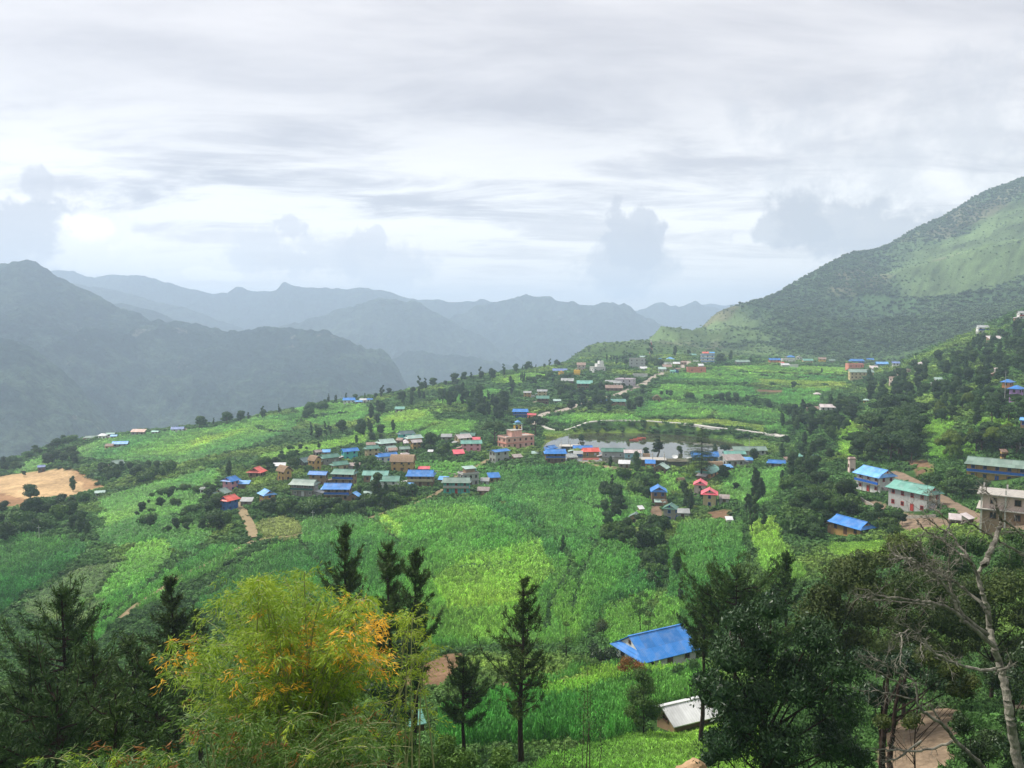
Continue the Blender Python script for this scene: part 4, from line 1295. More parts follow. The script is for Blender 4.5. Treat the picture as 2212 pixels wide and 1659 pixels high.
house('R8', 985, 1160, 1115, 24, 1, 'thatch', 'mud', 'mossy thatched hut half hidden in green left of the pink roofs', 'thatch', 0.8, 'hut', 'hut', wallh=0.8)
house('R8', 735, 875, 1480, 30, 1, 'thatch', 'mud', 'small straw topped hut between blue gable and teal green gable', 'thatch', 0.8, 'hut', 'hut', wallh=1.0)
house('N3', 1838, 1913, 1095, -4, 1, 'white', 'white', 'small white tin cabin in the scrub below the pink roofs', 'shed', 0.7, 'cabin', 'cabin', wallh=2.0, nw=1, door=False)
house('N4', -20, 170, 590, -20, 1, 'blue', 'stone', 'bright blue roof among trees right of the pond', 'jerkin', 0.45, wallh=2.2)
house('N4', 250, 450, 545, -30, 1, 'teal', 'stone', 'pale teal roof half hidden in the trees above the hillside track', 'gable', 0.5, wallh=2.0)
# upper left houses
house('R10', 775, 1100, 530, 80, 1, 'red', 'brown', 'red roofed house with dark gable left of the lone thatched house', 'jerkin', 1.1, wallh=2.8)
house('R10', 325, 660, 760, 66, 2, 'blue', 'rose', 'pink walled house with blue roof above the sage green roof', 'jerkin', 0.9, trim='blue', sh=2.2)
house('R10', 185, 490, 890, 74, 1, 'sage', 'cream', 'small cream house with sage green roof behind the lower red roof', 'jerkin', 1.1, wallh=2.4)
house('R10', 275, 650, 1100, 62, 2, 'red', 'blue', 'lower red roofed house with dark blue porch at the head of the dirt track', 'jerkin', 0.8, trim='blue', sh=2.0)
house('R10', 920, 1320, 1000, -52, 2, 'sky', 'ochre', 'house with light blue pyramid-like roof right of the dirt track', 'jerkin', 0.8, trim='blue', sh=2.0)
house('R10', -40, 45, 795, 0, 1, 'white', 'white', 'tiny white privy left of the pink walled house', 'flat', 0.7, 'privy', 'privy', wallh=2.0, nw=1, door=False)
house('N1', 815, 915, 835, 24, 1, 'pale', 'cement', 'low pale roofed shed at the right edge of the sand clearing', 'shed', 0.4, 'shed', 'shed', wallh=1.5)
house('N1', 945, 1090, 590, 35, 1, 'sage', 'cement', 'small house with sage green hipped roof in the trees above the clearing', 'jerkin', 0.7, wallh=2.6)
house('N1', 318, 402, 625, 30, 1, 'purple', 'dark', 'blue roofed hut at the rim of the sand clearing', 'gable', 0.7, wallh=3.0)
house('N1', 970, 1118, 408, 10, 1, 'sky', 'stone', 'long light blue roof in the upper left field', 'gable', 0.45, wallh=2.2)
house('N1', 905, 985, 425, 8, 1, 'rust', 'orange', 'reddish brown hut beside the long light blue roof in the field', 'shed', 0.6, 'hut', 'hut', wallh=1.8)
house('N1', 735, 845, 350, 22, 1, 'sage', 'stone', 'grey green roofed house leftmost on the ridge edge', 'gable', 0.5, wallh=2.0)
house('N1', 850, 930, 345, 6, 1, 'white', 'white', 'small white house on the ridge edge above the valley', 'hip', 0.6, wallh=3.0)
house('N1', 918, 1000, 325, 4, 1, 'green', 'stone', 'green roof right of the small white ridge house', 'gable', 0.5, wallh=2.4)
house('N1', 955, 1020, 335, 6, 1, 'sky', 'stone', 'small sky blue roof in front of the green ridge roof', 'gable', 0.6, wallh=1.8)
house('N1', 1130, 1265, 305, -2, 1, 'salmon', 'stone', 'long salmon coloured sheet roof on the ridge edge', 'shed', 0.4, wallh=2.2)
house('N1', 1310, 1380, 300, -2, 1, 'teal', 'stone', 'short teal roof right of the long salmon roof', 'gable', 0.5, wallh=2.0)
house('N1', 1475, 1600, 278, 12, 1, 'purple', 'white', 'white house with slate blue roof below ridge trees', 'gable', 0.5, wallh=2.2)
house('N2', 742, 868, 32, 10, 1, 'blue', 'white', 'leftmost blue roof of the cluster on the far ridge', 'jerkin', 0.5, wallh=3.0)
house('N2', 850, 925, 36, 10, 1, 'sky', 'stone', 'light blue roof right of the leftmost blue ridge roof', 'gable', 0.5, wallh=2.0)
house('N2', 895, 965, 24, 0, 1, 'white', 'white', 'white roof in the blue roofed ridge cluster', 'gable', 0.6, wallh=2.2)
house('N2', 955, 1012, 22, 4, 1, 'blue', 'white', 'rightmost small blue roof of the far ridge cluster', 'gable', 0.6, wallh=2.4)
house('N2', 1195, 1290, 105, 0, 1, 'teal', 'stone', 'lone green roofed shed above the ridge fields', 'shed', 0.5, 'shed', 'shed', wallh=2.0)
# terraces behind the pond road
house('R3', 970, 1215, 1010, 0, 1, 'blue', 'stone', 'blue roof among trees just above the pond road', 'jerkin', 0.5, wallh=2.0)
house('R3', 1222, 1480, 1050, -2, 2, 'teal', 'mud', 'brown house with teal roof right of the blue roof above the pond road', 'gable', 0.45, sh=2.0)
house('R3', 1880, 2055, 970, 78, 1, 'thatch', 'mud', 'small thatched hut with red side sheet at the terrace hedge', 'thatch', 1.0, 'hut', 'hut', wallh=2.6)
house('R3', 50, 235, 880, -6, 2, 'grey', 'cream', 'cream house with grey roof right behind the dark teal roofed one', 'gable', 0.5, sh=2.0)
house('R3', 40, 265, 1010, -3, 2, 'green', 'brown', 'brown house with dark teal roof on the left terrace', 'gable', 0.5, balc='brown', sh=2.4)
house('R3', -165, -20, 905, -6, 2, 'grey', 'ochre', 'ochre house with grey roof leftmost on the terrace', 'gable', 0.6, sh=2.0)
house('R3', 310, 450, 990, 0, 1, 'pale', 'dark', 'twin low whitish sheds on the grassy terrace', 'shed', 0.5, 'shed', 'shed', wallh=1.6)
house('R3', 430, 655, 720, -5, 2, 'grey', 'brown', 'brown two storey house with grey roof on the middle terrace', 'gable', 0.5, sh=2.4, balc='brown')
house('R3', 680, 955, 765, -4, 2, 'teal', 'mud', 'brown house with green roof and balcony on the middle terrace', 'gable', 0.5, sh=2.4, balc='brown')
house('R3', 1130, 1420, 720, -6, 1, 'grey', 'white', 'white house with grey roof left of the pinkish modern house', 'gable', 0.45, wallh=3.0)
house('R3', 1135, 1440, 790, -3, 1, 'rust', 'brown', 'low brown roofed veranda house below the white grey roofed house', 'shed', 0.4, wallh=2.0)
mod, hl, hw, HH = house('R3', 1290, 1645, 730, -24, 2, 'pinkwhite', 'mauve', 'modern pinkish white flat roofed house beside the uphill road', 'flat', 0.7, sh=2.9, nw=3)
b = MB()
b.cyl(-0.5, 0, HH + 0.16, HH + 1.7, 0.4, 10)
link('water_tank', b.mesh('water_tank', [M_DARK]), mod)
house('R3', 1580, 1825, 585, -6, 1, 'concrete', 'white', 'long low whitewashed building above the pinkish modern house', 'flat', 0.35, wallh=2.8, nw=0, door=False)
house('R3', 300, 545, 505, 0, 1, 'purple', 'stone', 'long slate blue roof at the ridge left of the yellow tower', 'gable', 0.4, wallh=2.4)
tw, hl, hw, HH = house('R3', 400, 490, 565, 10, 1, 'concrete', 'yellow', 'small yellow domed tower shrine at the ridge', 'flat', 1.0, 'shrine', 'shrine', wallh=3.6, nw=1, trim='red')
b = MB()
b.cyl(0, 0, HH + 0.16, HH + 1.0, 0.9, 12, 0, 0.7)
b.cyl(0, 0, HH + 1.0, HH + 1.8, 0.7, 12, 0, 0.1)
link('dome', b.mesh('dome', [wallmat('yellow')]), tw)
ye, hl, hw, HH = house('R3', 512, 760, 580, -8, 1, 'concrete', 'yellow', 'yellow flat roofed house with a yellow box room on top', 'flat', 0.6, wallh=3.2, trim='white')
b = MB()
b.box(0.5, hl, -0.5, hw, HH + 0.16, HH + 3.0)
link('roof_room', b.mesh('roof_room', [wallmat('yellow')]), ye)
house('R3', 683, 845, 475, -3, 2, 'rust', 'palepink', 'two storey verandaed house with brown roof and pale columns at the ridge', 'shed', 0.6, sh=2.8, balc='grey', trim='brown')
wm_, hl, hw, HH = house('R3', 895, 1155, 495, 24, 1, 'concrete', 'white', 'white stepped modern house with black roof tank at the ridge', 'flat', 0.6, wallh=4.2, nw=3)
b = MB()
b.box(-1.0, hl, -hw * 0.3, hw, HH + 0.16, HH + 3.2)
b.box(hl - 4.0, hl, 0, hw, HH + 3.2, HH + 5.6)
link('upper_storey', b.mesh('upper_storey', [wallmat('white')]), wm_)
b = MB()
b.cyl(hl - 2.0, hw * 0.5, HH + 5.6, HH + 6.8, 0.6, 10)
link('water_tank', b.mesh('water_tank', [M_DARK]), wm_)
cb3, hl, hw, HH = house('R3', 1515, 1800, 440, -14, 3, 'concrete', 'cement', 'unfinished three storey grey concrete block behind trees on the hill', 'flat', 0.6, nw=3, sh=3.0)
house('R3', 1690, 1800, 300, 0, 1, 'pale', 'white', 'pale roofed white house right behind the grey concrete block', 'gable', 0.5, wallh=3.6)
house('R3', 1690, 1830, 468, 4, 1, 'white', 'cement', 'pair of low white sheet roofs below the grey concrete block', 'shed', 0.6, 'shed', 'shed', wallh=1.8)
# village at the top of the road
bw, hl, hw, HH = house('R4', 950, 1200, 365, -12, 3, 'concrete', 'white', 'white and blue three storey house with red and blue top roofs', 'flat', 0.7, sh=3.0, nw=3, trim='brown')
b = MB()
b.plate([(-hl * 0.8, -hw, HH + 1.7), (hl * 0.2, -hw, HH + 1.7), (hl * 0.2, 0, HH + 2.9), (-hl * 0.8, 0, HH + 2.9)], 0.1)
b.plate([(-hl * 0.8, 0, HH + 2.9), (hl * 0.2, 0, HH + 2.9), (hl * 0.2, hw, HH + 1.7), (-hl * 0.8, hw, HH + 1.7)], 0.1)
link('red_roof', b.mesh('red_roof', [roofmat('red')]), bw)
b = MB()
b.box(-hl * 0.7, hl * 0.1, -hw * 0.8, hw * 0.8, HH + 0.16, HH + 1.7)
b.box(hl * 0.3, hl, -hw, hw, HH + 0.16, HH + 1.9)
link('attic', b.mesh('attic', [wallmat('white')]), bw)
b = MB()
b.plate([(hl * 0.25, -hw - 0.3, HH + 1.95), (hl + 0.3, -hw - 0.3, HH + 1.95), (hl + 0.3, hw + 0.3, HH + 2.6), (hl * 0.25, hw + 0.3, HH + 2.6)], 0.1)
for zb in (HH, HH * 0.66, HH * 0.33):
    b.box(-hl - 0.35, hl + 0.2, -hw - 0.40, -hw - 0.31, zb - 0.45, zb + 0.3)
link('blue_trim', b.mesh('blue_trim', [TRIM['skyblue']]), bw)
house('R4', 740, 1050, 505, -4, 1, 'rust', 'coral', 'long coral walled building beside the top of the road', 'flat', 0.35, wallh=4.4, nw=2, door=False)
house('R4', 925, 1020, 445, 0, 1, 'white', 'cement', 'grey cabin just behind the long coral building', 'shed', 0.8, 'cabin', 'cabin', wallh=3.2, nw=1)
house('R4', 350, 515, 455, -2, 1, 'rust', 'brown', 'house with rusty orange striped roof on the left of the road top', 'shed', 0.6, wallh=2.6)
house('R4', 280, 425, 495, -2, 1, 'pale', 'cement', 'grey walled shop with whitish roof left of the road top', 'shed', 0.6, 'shop', 'shop', wallh=2.8)
house('R4', 468, 575, 530, -8, 1, 'teal', 'aqua', 'aqua kiosk with green roof standing at the road bend', 'gable', 0.8, 'kiosk', 'kiosk', wallh=3.0)
house('R4', 555, 645, 500, 4, 1, 'rust', 'blue', 'blue walled house with brown roof right of the aqua kiosk', 'gable', 0.8, wallh=3.2)
house('R4', 640, 755, 380, -10, 1, 'rust', 'mud', 'brown roofed house lining the upper road', 'gable', 0.7, wallh=2.8)
house('R4', 512, 645, 400, -8, 1, 'white', 'brick', 'dark red house with bright white roof on the upper road', 'gable', 0.7, wallh=2.8)
house('R4', 370, 512, 400, -4, 1, 'grey', 'stone', 'grey roofed house below the dark red one', 'gable', 0.6, wallh=2.2)
house('R4', 840, 942, 358, -8, 1, 'grey', 'brown', 'brown hut with light grey roof left of the white and blue house', 'gable', 0.7, wallh=2.0)
house('R4', 415, 550, 320, -4, 1, 'sky', 'blue', 'blue house with sky blue hipped roof on the upper lane', 'hip', 0.7, wallh=2.6)
house('R4', 290, 352, 310, 10, 1, 'blue', 'dark', 'tiny bright blue roof on the left of the upper lane', 'gable', 0.8, wallh=2.0)
house('R4', 175, 240, 325, 0, 1, 'purple', 'dark', 'tiny slate blue roof below the tall eucalyptus trees', 'gable', 0.8, wallh=2.0)
house('R4', 780, 905, 245, -2, 1, 'teal', 'stone', 'pale teal roof half hidden by bushes above the upper road', 'shed', 0.5, wallh=1.6)
house('R4', 1510, 1750, 375, -3, 1, 'sage', 'stone', 'long pale green roofed house right of the white and blue house', 'gable', 0.4, wallh=3.0)
# village under the mountain
house('R9', 188, 398, 395, -2, 2, 'blue', 'orange', 'brick coloured long house with blue roof leftmost under the mountain', 'gable', 0.45, sh=2.2)
house('R9', 370, 462, 408, -2, 1, 'pink', 'brick', 'small crimson roofed hut in the village under the mountain', 'gable', 0.6, 'hut', 'hut', wallh=2.0)
house('R9', 418, 650, 378, -3, 1, 'concrete', 'white', 'white flat roofed shop with dark openings under the mountain', 'flat', 0.5, 'shop', 'shop', wallh=4.0)
house('R9', 500, 650, 300, -6, 1, 'blue', 'blue', 'blue pyramid roofed house behind the white flat shop', 'hip', 0.7, wallh=2.0)
house('R9', 655, 795, 355, 74, 2, 'pinkwhite', 'white', 'white house with arched pale gable under the mountain', 'gable', 1.0, sh=2.4)
house('R9', 770, 960, 395, -3, 1, 'teal', 'cream', 'cream house with light teal roof under the mountain', 'gable', 0.5, wallh=4.0)
house('R9', 395, 545, 440, 0, 1, 'white', 'white', 'white gabled tent-like shed at the field edge', 'gable', 0.6, 'shed', 'shed', wallh=2.0, door=False, nw=0)
house('R9', 550, 705, 452, 2, 1, 'white', 'white', 'low white walled enclosure right of the white gabled shed', 'flat', 0.4, 'enclosure', 'enclosure', wallh=2.2, door=False, nw=0)
house('R9', 1040, 1200, 385, -16, 2, 'rust', 'yellow', 'yellow two storey house with rusty roof under the mountain', 'gable', 0.7, sh=2.5)
house('R9', 1225, 1350, 388, -14, 1, 'sage', 'stone', 'grey stone house with pale sage roof right of the yellow one', 'gable', 0.7, wallh=3.6)
house('R9', 1590, 1835, 385, -2, 1, 'blue', 'blue', 'long blue roof behind the far pink house', 'jerkin', 0.45, wallh=3.0)
house('R9', 1880, 2010, 345, -2, 1, 'blue', 'white', 'small blue roof right of the long blue roof under the forest', 'gable', 0.6, wallh=2.0)
house('R9', 2035, 2260, 440, -8, 1, 'sky', 'blue', 'blue walled house with broad blue roof near the forest edge', 'gable', 0.5, wallh=3.4)
house('T2', 1060, 1145, 650, -20, 2, 'purple', 'white', 'white house with slate blue roof rightmost of the far village', 'gable', 0.8, sh=2.2)
fp, hl, hw, HH = house('R9', 1535, 1820, 520, -6, 2, 'pinkwhite', 'coral', 'far coral pink flat roofed house above the cream long house', 'flat', 0.7, sh=3.2, nw=3, trim='pink')
house('R9', 1570, 2010, 655, -3, 2, 'sage', 'cream', 'long cream two storey school-like house with grey green roof', 'shed', 0.3, sh=2.7, nw=6)
house('R9', 1930, 2100, 520, -10, 1, 'pinkwhite', 'palepink', 'jumble of pinkish white roofs right of the far coral house', 'shed', 0.8, wallh=2.4)
house('T2', 1090, 1235, 730, 24, 2, 'concrete', 'palepink', 'upper tier of the stepped pinkish concrete building on the slope', 'flat', 0.5, sh=2.6, nw=3)
house('T2', 1045, 1130, 800, 20, 2, 'rust', 'palepink', 'lower tier of the stepped pinkish building with red ledge', 'flat', 0.6, sh=2.6, nw=3)
house('T2', 1290, 1360, 660, -10, 2, 'pinkwhite', 'white', 'small white house with brown base in the slope woods', 'hip', 0.8, sh=2.2)
house('T2', 1435, 1515, 770, -4, 1, 'pale', 'cement', 'pale flat sheet roof in the middle of the slope woods', 'shed', 0.6, wallh=1.6)
house('T2', 1405, 1510, 805, -12, 1, 'grey', 'stone', 'grey roofed stone house just below the pale sheet roof', 'hip', 0.6, wallh=1.8)
house('T2', 815, 882, 955, -20, 1, 'pale', 'yellow', 'tiny yellow hut with pale roof among trees by the field corner', 'hip', 0.8, 'hut', 'hut', wallh=2.2)
house('R9', 960, 1110, 960, -14, 1, 'pinkwhite', 'stone', 'small whitish hip roofed hut left of the long white roof', 'hip', 0.8, 'hut', 'hut', wallh=2.0)
house('R9', 1055, 1460, 1215, -12, 1, 'pinkwhite', 'white', 'long shed with pale pinkish white roof at the field edge', 'gable', 0.4, 'shed', 'shed', wallh=2.6)
house('R9', 835, 1080, 1215, -6, 1, 'rust', 'stone', 'low rusty roof left of the long pale roofed shed', 'shed', 0.4, 'shed', 'shed', wallh=1.5)
house('T2', 1795, 1900, 350, -10, 2, 'grey', 'white', 'white house with grey roof and blue balcony high on the wooded slope', 'gable', 0.6, balc='blue', sh=2.6)
house('T2', 2150, 2240, 228, -6, 2, 'grey', 'white', 'topmost house on the wooded slope with red lower storey', 'gable', 0.6, balc='red', sh=2.6)
house('T2', 1890, 2025, 418, -2, 1, 'pinkwhite', 'mud', 'long low open fronted shed below the grey roofed hillside house', 'shed', 0.5, 'shed', 'shed', wallh=2.0)
house('T2', 1952, 2055, 722, -10, 1, 'mottled', 'stone', 'ruinous grey house above the two blue roofs at the right', 'shed', 0.7, wallh=3.0)
house('T2', 1996, 2142, 860, 38, 2, 'blue', 'orange', 'upper of two blue roofed houses at the right edge', 'hip', 0.8, sh=2.4)
house('T2', 2056, 2230, 935, 38, 2, 'blue', 'purple', 'purple walled house with blue roof at the right edge', 'hip', 0.8, sh=2.6)
house('N4', 2165, 2300, 300, -40, 2, 'sky', 'mud', 'upper blue roofed house cut by the right edge above the grey green roof', 'gable', 0.6, trim='blue', sh=2.4)
house('N4', 2155, 2320, 430, -40, 2, 'sky', 'white', 'lower blue roofed white house cut by the right edge', 'gable', 0.6, balc='blue', sh=2.4)
house('N4', 2000, 2070, 512, -10, 1, 'rust', 'ochre', 'small ochre hut above the grey green roofed ochre house', 'shed', 0.8, 'hut', 'hut', wallh=2.2)
house('N4', 1735, 2230, 735, -38, 2, 'sage', 'ochre', 'long ochre house with grey green roof and blue balcony strips', 'jerkin', 0.35, balc='blue', trim='blue', sh=2.7, Wd=6.0, L=17.0)
# houses along the hillside track
house('N4', 752, 1095, 812, -70, 2, 'sky', 'white', 'white house with pale blue roof and blue balcony by the hillside track', 'jerkin', 0.5, balc='blue', trim='red', L=11.0, Wd=7.2, sh=2.8)
house('N4', 1000, 1510, 985, -64, 2, 'teal', 'cement', 'grey block house with light green roof and red shutters by the track', 'jerkin', 0.5, trim='red', L=13.0, Wd=6.6, sh=2.7)
house('N4', 532, 905, 1195, -64, 1, 'blue', 'ochre', 'single storey ochre house with bright blue roof standing in green grass', 'jerkin', 0.5, L=10.5, Wd=5.8, wallh=2.6)
house('N4', 690, 752, 640, -5, 1, 'rust', 'palepink', 'narrow pinkish water tower hut behind the pale blue roof', 'flat', 0.9, 'hut', 'hut', wallh=5.0, nw=1)
house('N4', 1540, 1700, 1100, -28, 1, 'pinkwhite', 'stone', 'left of two crumpled white sheet roofs behind the bare tree', 'shed', 0.8, 'shed', 'shed', wallh=1.6)
house('N4', 1650, 1790, 1090, 30, 1, 'pinkwhite', 'stone', 'right of two crumpled white sheet roofs behind the bare tree', 'shed', 0.8, 'shed', 'shed', wallh=1.6)
# foreground
house('B3', 935, 1545, 800, 28, 1, 'blue', 'white', 'nearest house with big bright blue roof and stone gable below the maize', 'jerkin', 0.5, L=11.5, Wd=8.4, wallh=2.2, rise=0.62, lift=-0.7)
house('B3', 1215, 1870, 1330, 24, 1, 'white', 'mud', 'nearest shed with white sheet roof and stone gable behind the dark tree', 'gable', 0.5, 'shed', 'shed', L=7.5, Wd=4.4, wallh=1.0, rise=0.5)
house('B3', 1850, 2155, 560, 8, 1, 'white', 'stone', 'white sheet roof showing behind the big pine on the right', 'shed', 0.5, 'shed', 'shed', wallh=1.6)
house('B2', 1225, 1490, 1370, 24, 1, 'teal', 'stone', 'low shed with weathered teal sheet roof beside the bamboo', 'shed', 0.7, 'shed', 'shed', wallh=0.8, rise=0.5)

# small sheds tucked beside the village houses
_W = dict(rust='rusty', pinkwhite='whitish', grey='grey', mottled='patchy brown', pale='pale green', thatch='thatched', sky='light blue')
_k = 0
for (e_, hx_, hy_, hr_, uu_, vv_, lb_, wpx_, z_, hh_) in list(HOUSES):
    if e_.name.split('.')[0] != 'house' or not (180 < hy_ < 470) or not (430 < uu_ < 1720):
        continue
    _k += 1
    if _k % 2:
        continue
    cr = zlib.crc32(lb_.encode())
    side = 1 if cr % 3 else -1
    rk = ['rust', 'pinkwhite', 'grey', 'mottled', 'pale', 'thatch', 'sky'][cr % 7]
    ox = side * (hr_ * 1.05 + 1.2)
    oy = [-2.5, 0.5, 3.0][cr % 3]
    zz_ = float(height(np.array([hx_ + ox]), np.array([hy_ + oy]))[0])
    if any((hx_ + ox - q[1]) ** 2 + (hy_ + oy - q[2]) ** 2 < (q[3] * 0.75 + 1.6) ** 2 for q in HOUSES if q[0] is not e_):
        continue
    short = ' '.join(lb_.split()[:8])
    for tail in ('with', 'and', 'a', 'under', 'of', 'in', 'the', 'by', 'between', 'its', 'at', 'behind', 'to', 'beside', 'below', 'right', 'left'):
        while short.split()[-1] == tail:
            short = ' '.join(short.split()[:-1])
    uq, vq = project(np.array([hx_ + ox]), np.array([hy_ + oy]), np.array([zz_]))
    house('W', uq[0] - 9, uq[0] + 9, vq[0], (cr % 50) - 25, 1, rk, ['mud', 'stone', 'brown', 'cement'][cr % 4], 'small %s roofed shed %s of the %s' % (_W[rk], 'right' if side > 0 else 'left', short), 'shed' if rk != 'thatch' else 'thatch', 0.7, 'shed', 'shed', L=3.6 + (cr % 5) * 0.4, Wd=2.8, wallh=1.7, at=(hx_ + ox, hy_ + oy, zz_), nw=1)

# --- unfinished buildings --------------------------------------------------------------------------


def frame_building(reg, x0, x1, yb, yaw, L, Wd, st, label, col='palepink', infill='brick', top=0.8):
    U0, V0, sc = REG[reg]
    uc, vb = U0 + (x0 + x1) / 2 * sc, V0 + yb * sc
    p = hit(uc, vb, 60, 1900)
    ya = math.radians(yaw)
    half = (L * abs(math.sin(ya)) + Wd * abs(math.cos(ya))) / 2
    vd = np.array([p[0], p[1]]) / math.hypot(p[0], p[1])
    e = bpy.data.objects.new('unfinished_building', None)
    COL.objects.link(e)
    e.location = (p[0] + vd[0] * half, p[1] + vd[1] * half, p[2])
    e.rotation_euler = (0, 0, ya)
    tag(e, label, 'building')
    hl, hw, hs = L / 2, Wd / 2, 2.9
    nx, ny = max(2, int(L / 3.5)), 2
    for k in range(st):
        b = MB()
        b.box(-hl - 0.8, hl + 0.8, -hw - 0.8, hw + 0.4, hs * (k + 1) - 0.16, hs * (k + 1))
        link('floor_slab', b.mesh('floor_slab', [paint('bare_concrete', (0.44, 0.41, 0.37), 0.95, 0.3)]), e)
        b = MB()
        b.box(-hl + 0.2, hl - 0.2, -hw + 0.18, hw - 0.1, hs * k - (3 if k == 0 else 0), hs * (k + 1) - 0.17)
        link('infill_wall', b.mesh('infill_wall', [wallmat(infill if k == 0 else col)]), e)
        for i in range(nx):
            link('window', window_mesh(1.1, 1.2, 'brown'), e, (-hl + L * (i + 0.5) / nx, -hw + 0.17, hs * (k + 0.55)))
        for s_ in (-1, 1):
            link('window', window_mesh(1.1, 1.2, 'brown'), e, (s_ * (hl - 0.19), 0, hs * (k + 0.55)), (0, 0, s_ * math.pi / 2))
    pb = MB()
    pb.box(-0.15, 0.15, -0.15, 0.15, -3, hs * st + top)
    pm = pb.mesh('column', [paint('column_white', (0.60, 0.57, 0.53), 0.9, 0.3)])
    for i in range(nx + 1):
        for sy in (-1, 1):
            link('column', pm, e, (-hl + L * i / nx, sy * hw, 0))
    rb_ = MB()
    for dx in (-0.08, 0.08):
        rb_.box(dx - 0.02, dx + 0.02, -0.02, 0.02, hs * st + top, hs * st + top + 0.9)
    rbm = rb_.mesh('rebar', [TRIM['brown']])
    for i in range(nx + 1):
        for sy in (-1, 1):
            link('rebar', rbm, e, (-hl + L * i / nx, sy * hw, 0))
    HOUSES.append((e, e.location[0], e.location[1], max(L, Wd) * 0.6, uc, vb, label, x1 - x0, p[2], hs * st))


frame_building('R7', 1290, 1590, 620, -4, 9.0, 5.5, 1, 'dark unfinished concrete building with bare columns at the pond edge', 'dark', 'dark', 1.4)
frame_building('R8', 455, 790, 850, -8, 10.0, 6.0, 1, 'pinkish grey unfinished concrete building with tall bare columns on the shore', 'palepink', 'dark', 1.8)
frame_building('N4', 1975, 2330, 1120, -34, 12.0, 7.0, 2, 'beige and brown unfinished building with bare columns at the right edge', 'palepink', 'mud', 0.9)

# flat mossy roof with a satellite dish by the shore track
p = hit(1324.8 + 950 * .13545, 892.8 + 850 * .13545)
e = bpy.data.objects.new('flat_roof_house', None)
COL.objects.link(e)
e.location = (p[0], p[1] + 4, p[2])
tag(e, 'low house with a flat mossy brown roof left of the deodar', 'house')
b = MB()
b.box(-8, 7, -3.5, 3.5, -3, 1.9)
link('wall', b.mesh('wall', [wallmat('dark')]), e)
b = MB()
b.box(-8.4, 7.4, -3.9, 3.9, 1.9, 2.15)
link('roof', b.mesh('roof', [paint('mossy_concrete', (0.13, 0.12, 0.08), 1.0, 0.4)]), e)
HOUSES.append((e, p[0], p[1] + 4, 8, 1453, 1008, 'flat', 100, p[2], 2))
dish = bpy.data.objects.new('satellite_dish', None)
COL.objects.link(dish)
dish.location = (p[0] + 1.5, p[1] + 3.4, p[2] + 2.15)
tag(dish, 'white satellite dish lying tilted on the flat mossy roof', 'satellite dish')
vs, fs = [(0, 0, 0)], []
for k in range(1, 5):
    for j in range(16):
        a = j * math.pi / 8
        vs.append((k * 0.32 * math.cos(a), k * 0.32 * math.sin(a), (k * 0.32) ** 2 * 0.22))
for j in range(16):
    fs.append([0, 1 + j, 1 + (j + 1) % 16])
for k in range(3):
    for j in range(16):
        fs.append([1 + k * 16 + j, 1 + (k + 1) * 16 + j, 1 + (k + 1) * 16 + (j + 1) % 16, 1 + k * 16 + (j + 1) % 16])
link('reflector', new_mesh('reflector', vs, fs, [TRIM['white']], smooth=True), dish, (0, 0, 1.3), (math.radians(28), 0, 0))
b = MB()
b.cyl(0, 0, 0, 1.3, 0.07, 8)
link('mast', b.mesh('mast', [TRIM['grey']]), dish)

# boats on the pond
hullm = paint('boat_red', (0.55, 0.13, 0.09))


def boat(u, v, rot, label):
    q = PZ(u, v, WATER_Z)
    e = bpy.data.objects.new('rowing_boat', None)
    COL.objects.link(e)
    e.location = (q[0], q[1], WATER_Z - 0.12)
    e.rotation_euler = (0, 0, rot)
    tag(e, label, 'boat', 'boats moored together on the pond')
    st_ = [(-2.2, 0.45, 0.0), (-1.5, 0.75, 0.0), (0, 0.85, 0), (1.4, 0.65, 0), (2.5, 0.05, 0.15)]
    vs, fs = [], []
    for (x, w_, up) in st_:
        vs += [(x, -w_, 0.62 + up), (x, -w_ * 0.6, 0.0), (x, w_ * 0.6, 0.0), (x, w_, 0.62 + up), (x, w_ * 0.82, 0.60 + up), (x, w_ * 0.45, 0.14), (x, -w_ * 0.45, 0.14), (x, -w_ * 0.82, 0.60 + up)]
    for i in range(4):
        for j in range(8):
            fs.append([i * 8 + j, (i + 1) * 8 + j, (i + 1) * 8 + (j + 1) % 8, i * 8 + (j + 1) % 8])
    fs += [list(range(7, -1, -1)), list(range(32, 40))]
    link('hull', new_mesh('hull', vs, fs, [hullm]), e)
    for x in (-1.1, 0.2):
        b = MB()
        b.box(x - 0.18, x + 0.18, -0.66, 0.66, 0.42, 0.48)
        link('seat', b.mesh('seat', [TRIM['cream']]), e)


boat(1370, 952, 2.75, 'nearest red boat in the huddle on the pond')
boat(1378, 949.5, 2.9, 'middle red boat in the huddle on the pond')
boat(1386, 947, 2.8, 'farthest red boat in the huddle on the pond')


# ------------------------------------------------------------------ roads, paths, walls
def smooth_line(pts, n=6):
    P_ = [pts[0]] + list(pts) + [pts[-1]]
    out_ = []
    for i in range(1, len(P_) - 2):
        p0, p1, p2, p3 = map(np.array, (P_[i - 1], P_[i], P_[i + 1], P_[i + 2]))
        for k in range(n):
            s = k / n
            out_.append(0.5 * ((2 * p1) + (-p0 + p2) * s + (2 * p0 - 5 * p1 + 4 * p2 - p3) * s * s + (-p0 + 3 * p1 - 3 * p2 + p3) * s ** 3))
    out_.append(np.array(P_[-1]))
    return np.array(out_)


LINES = []


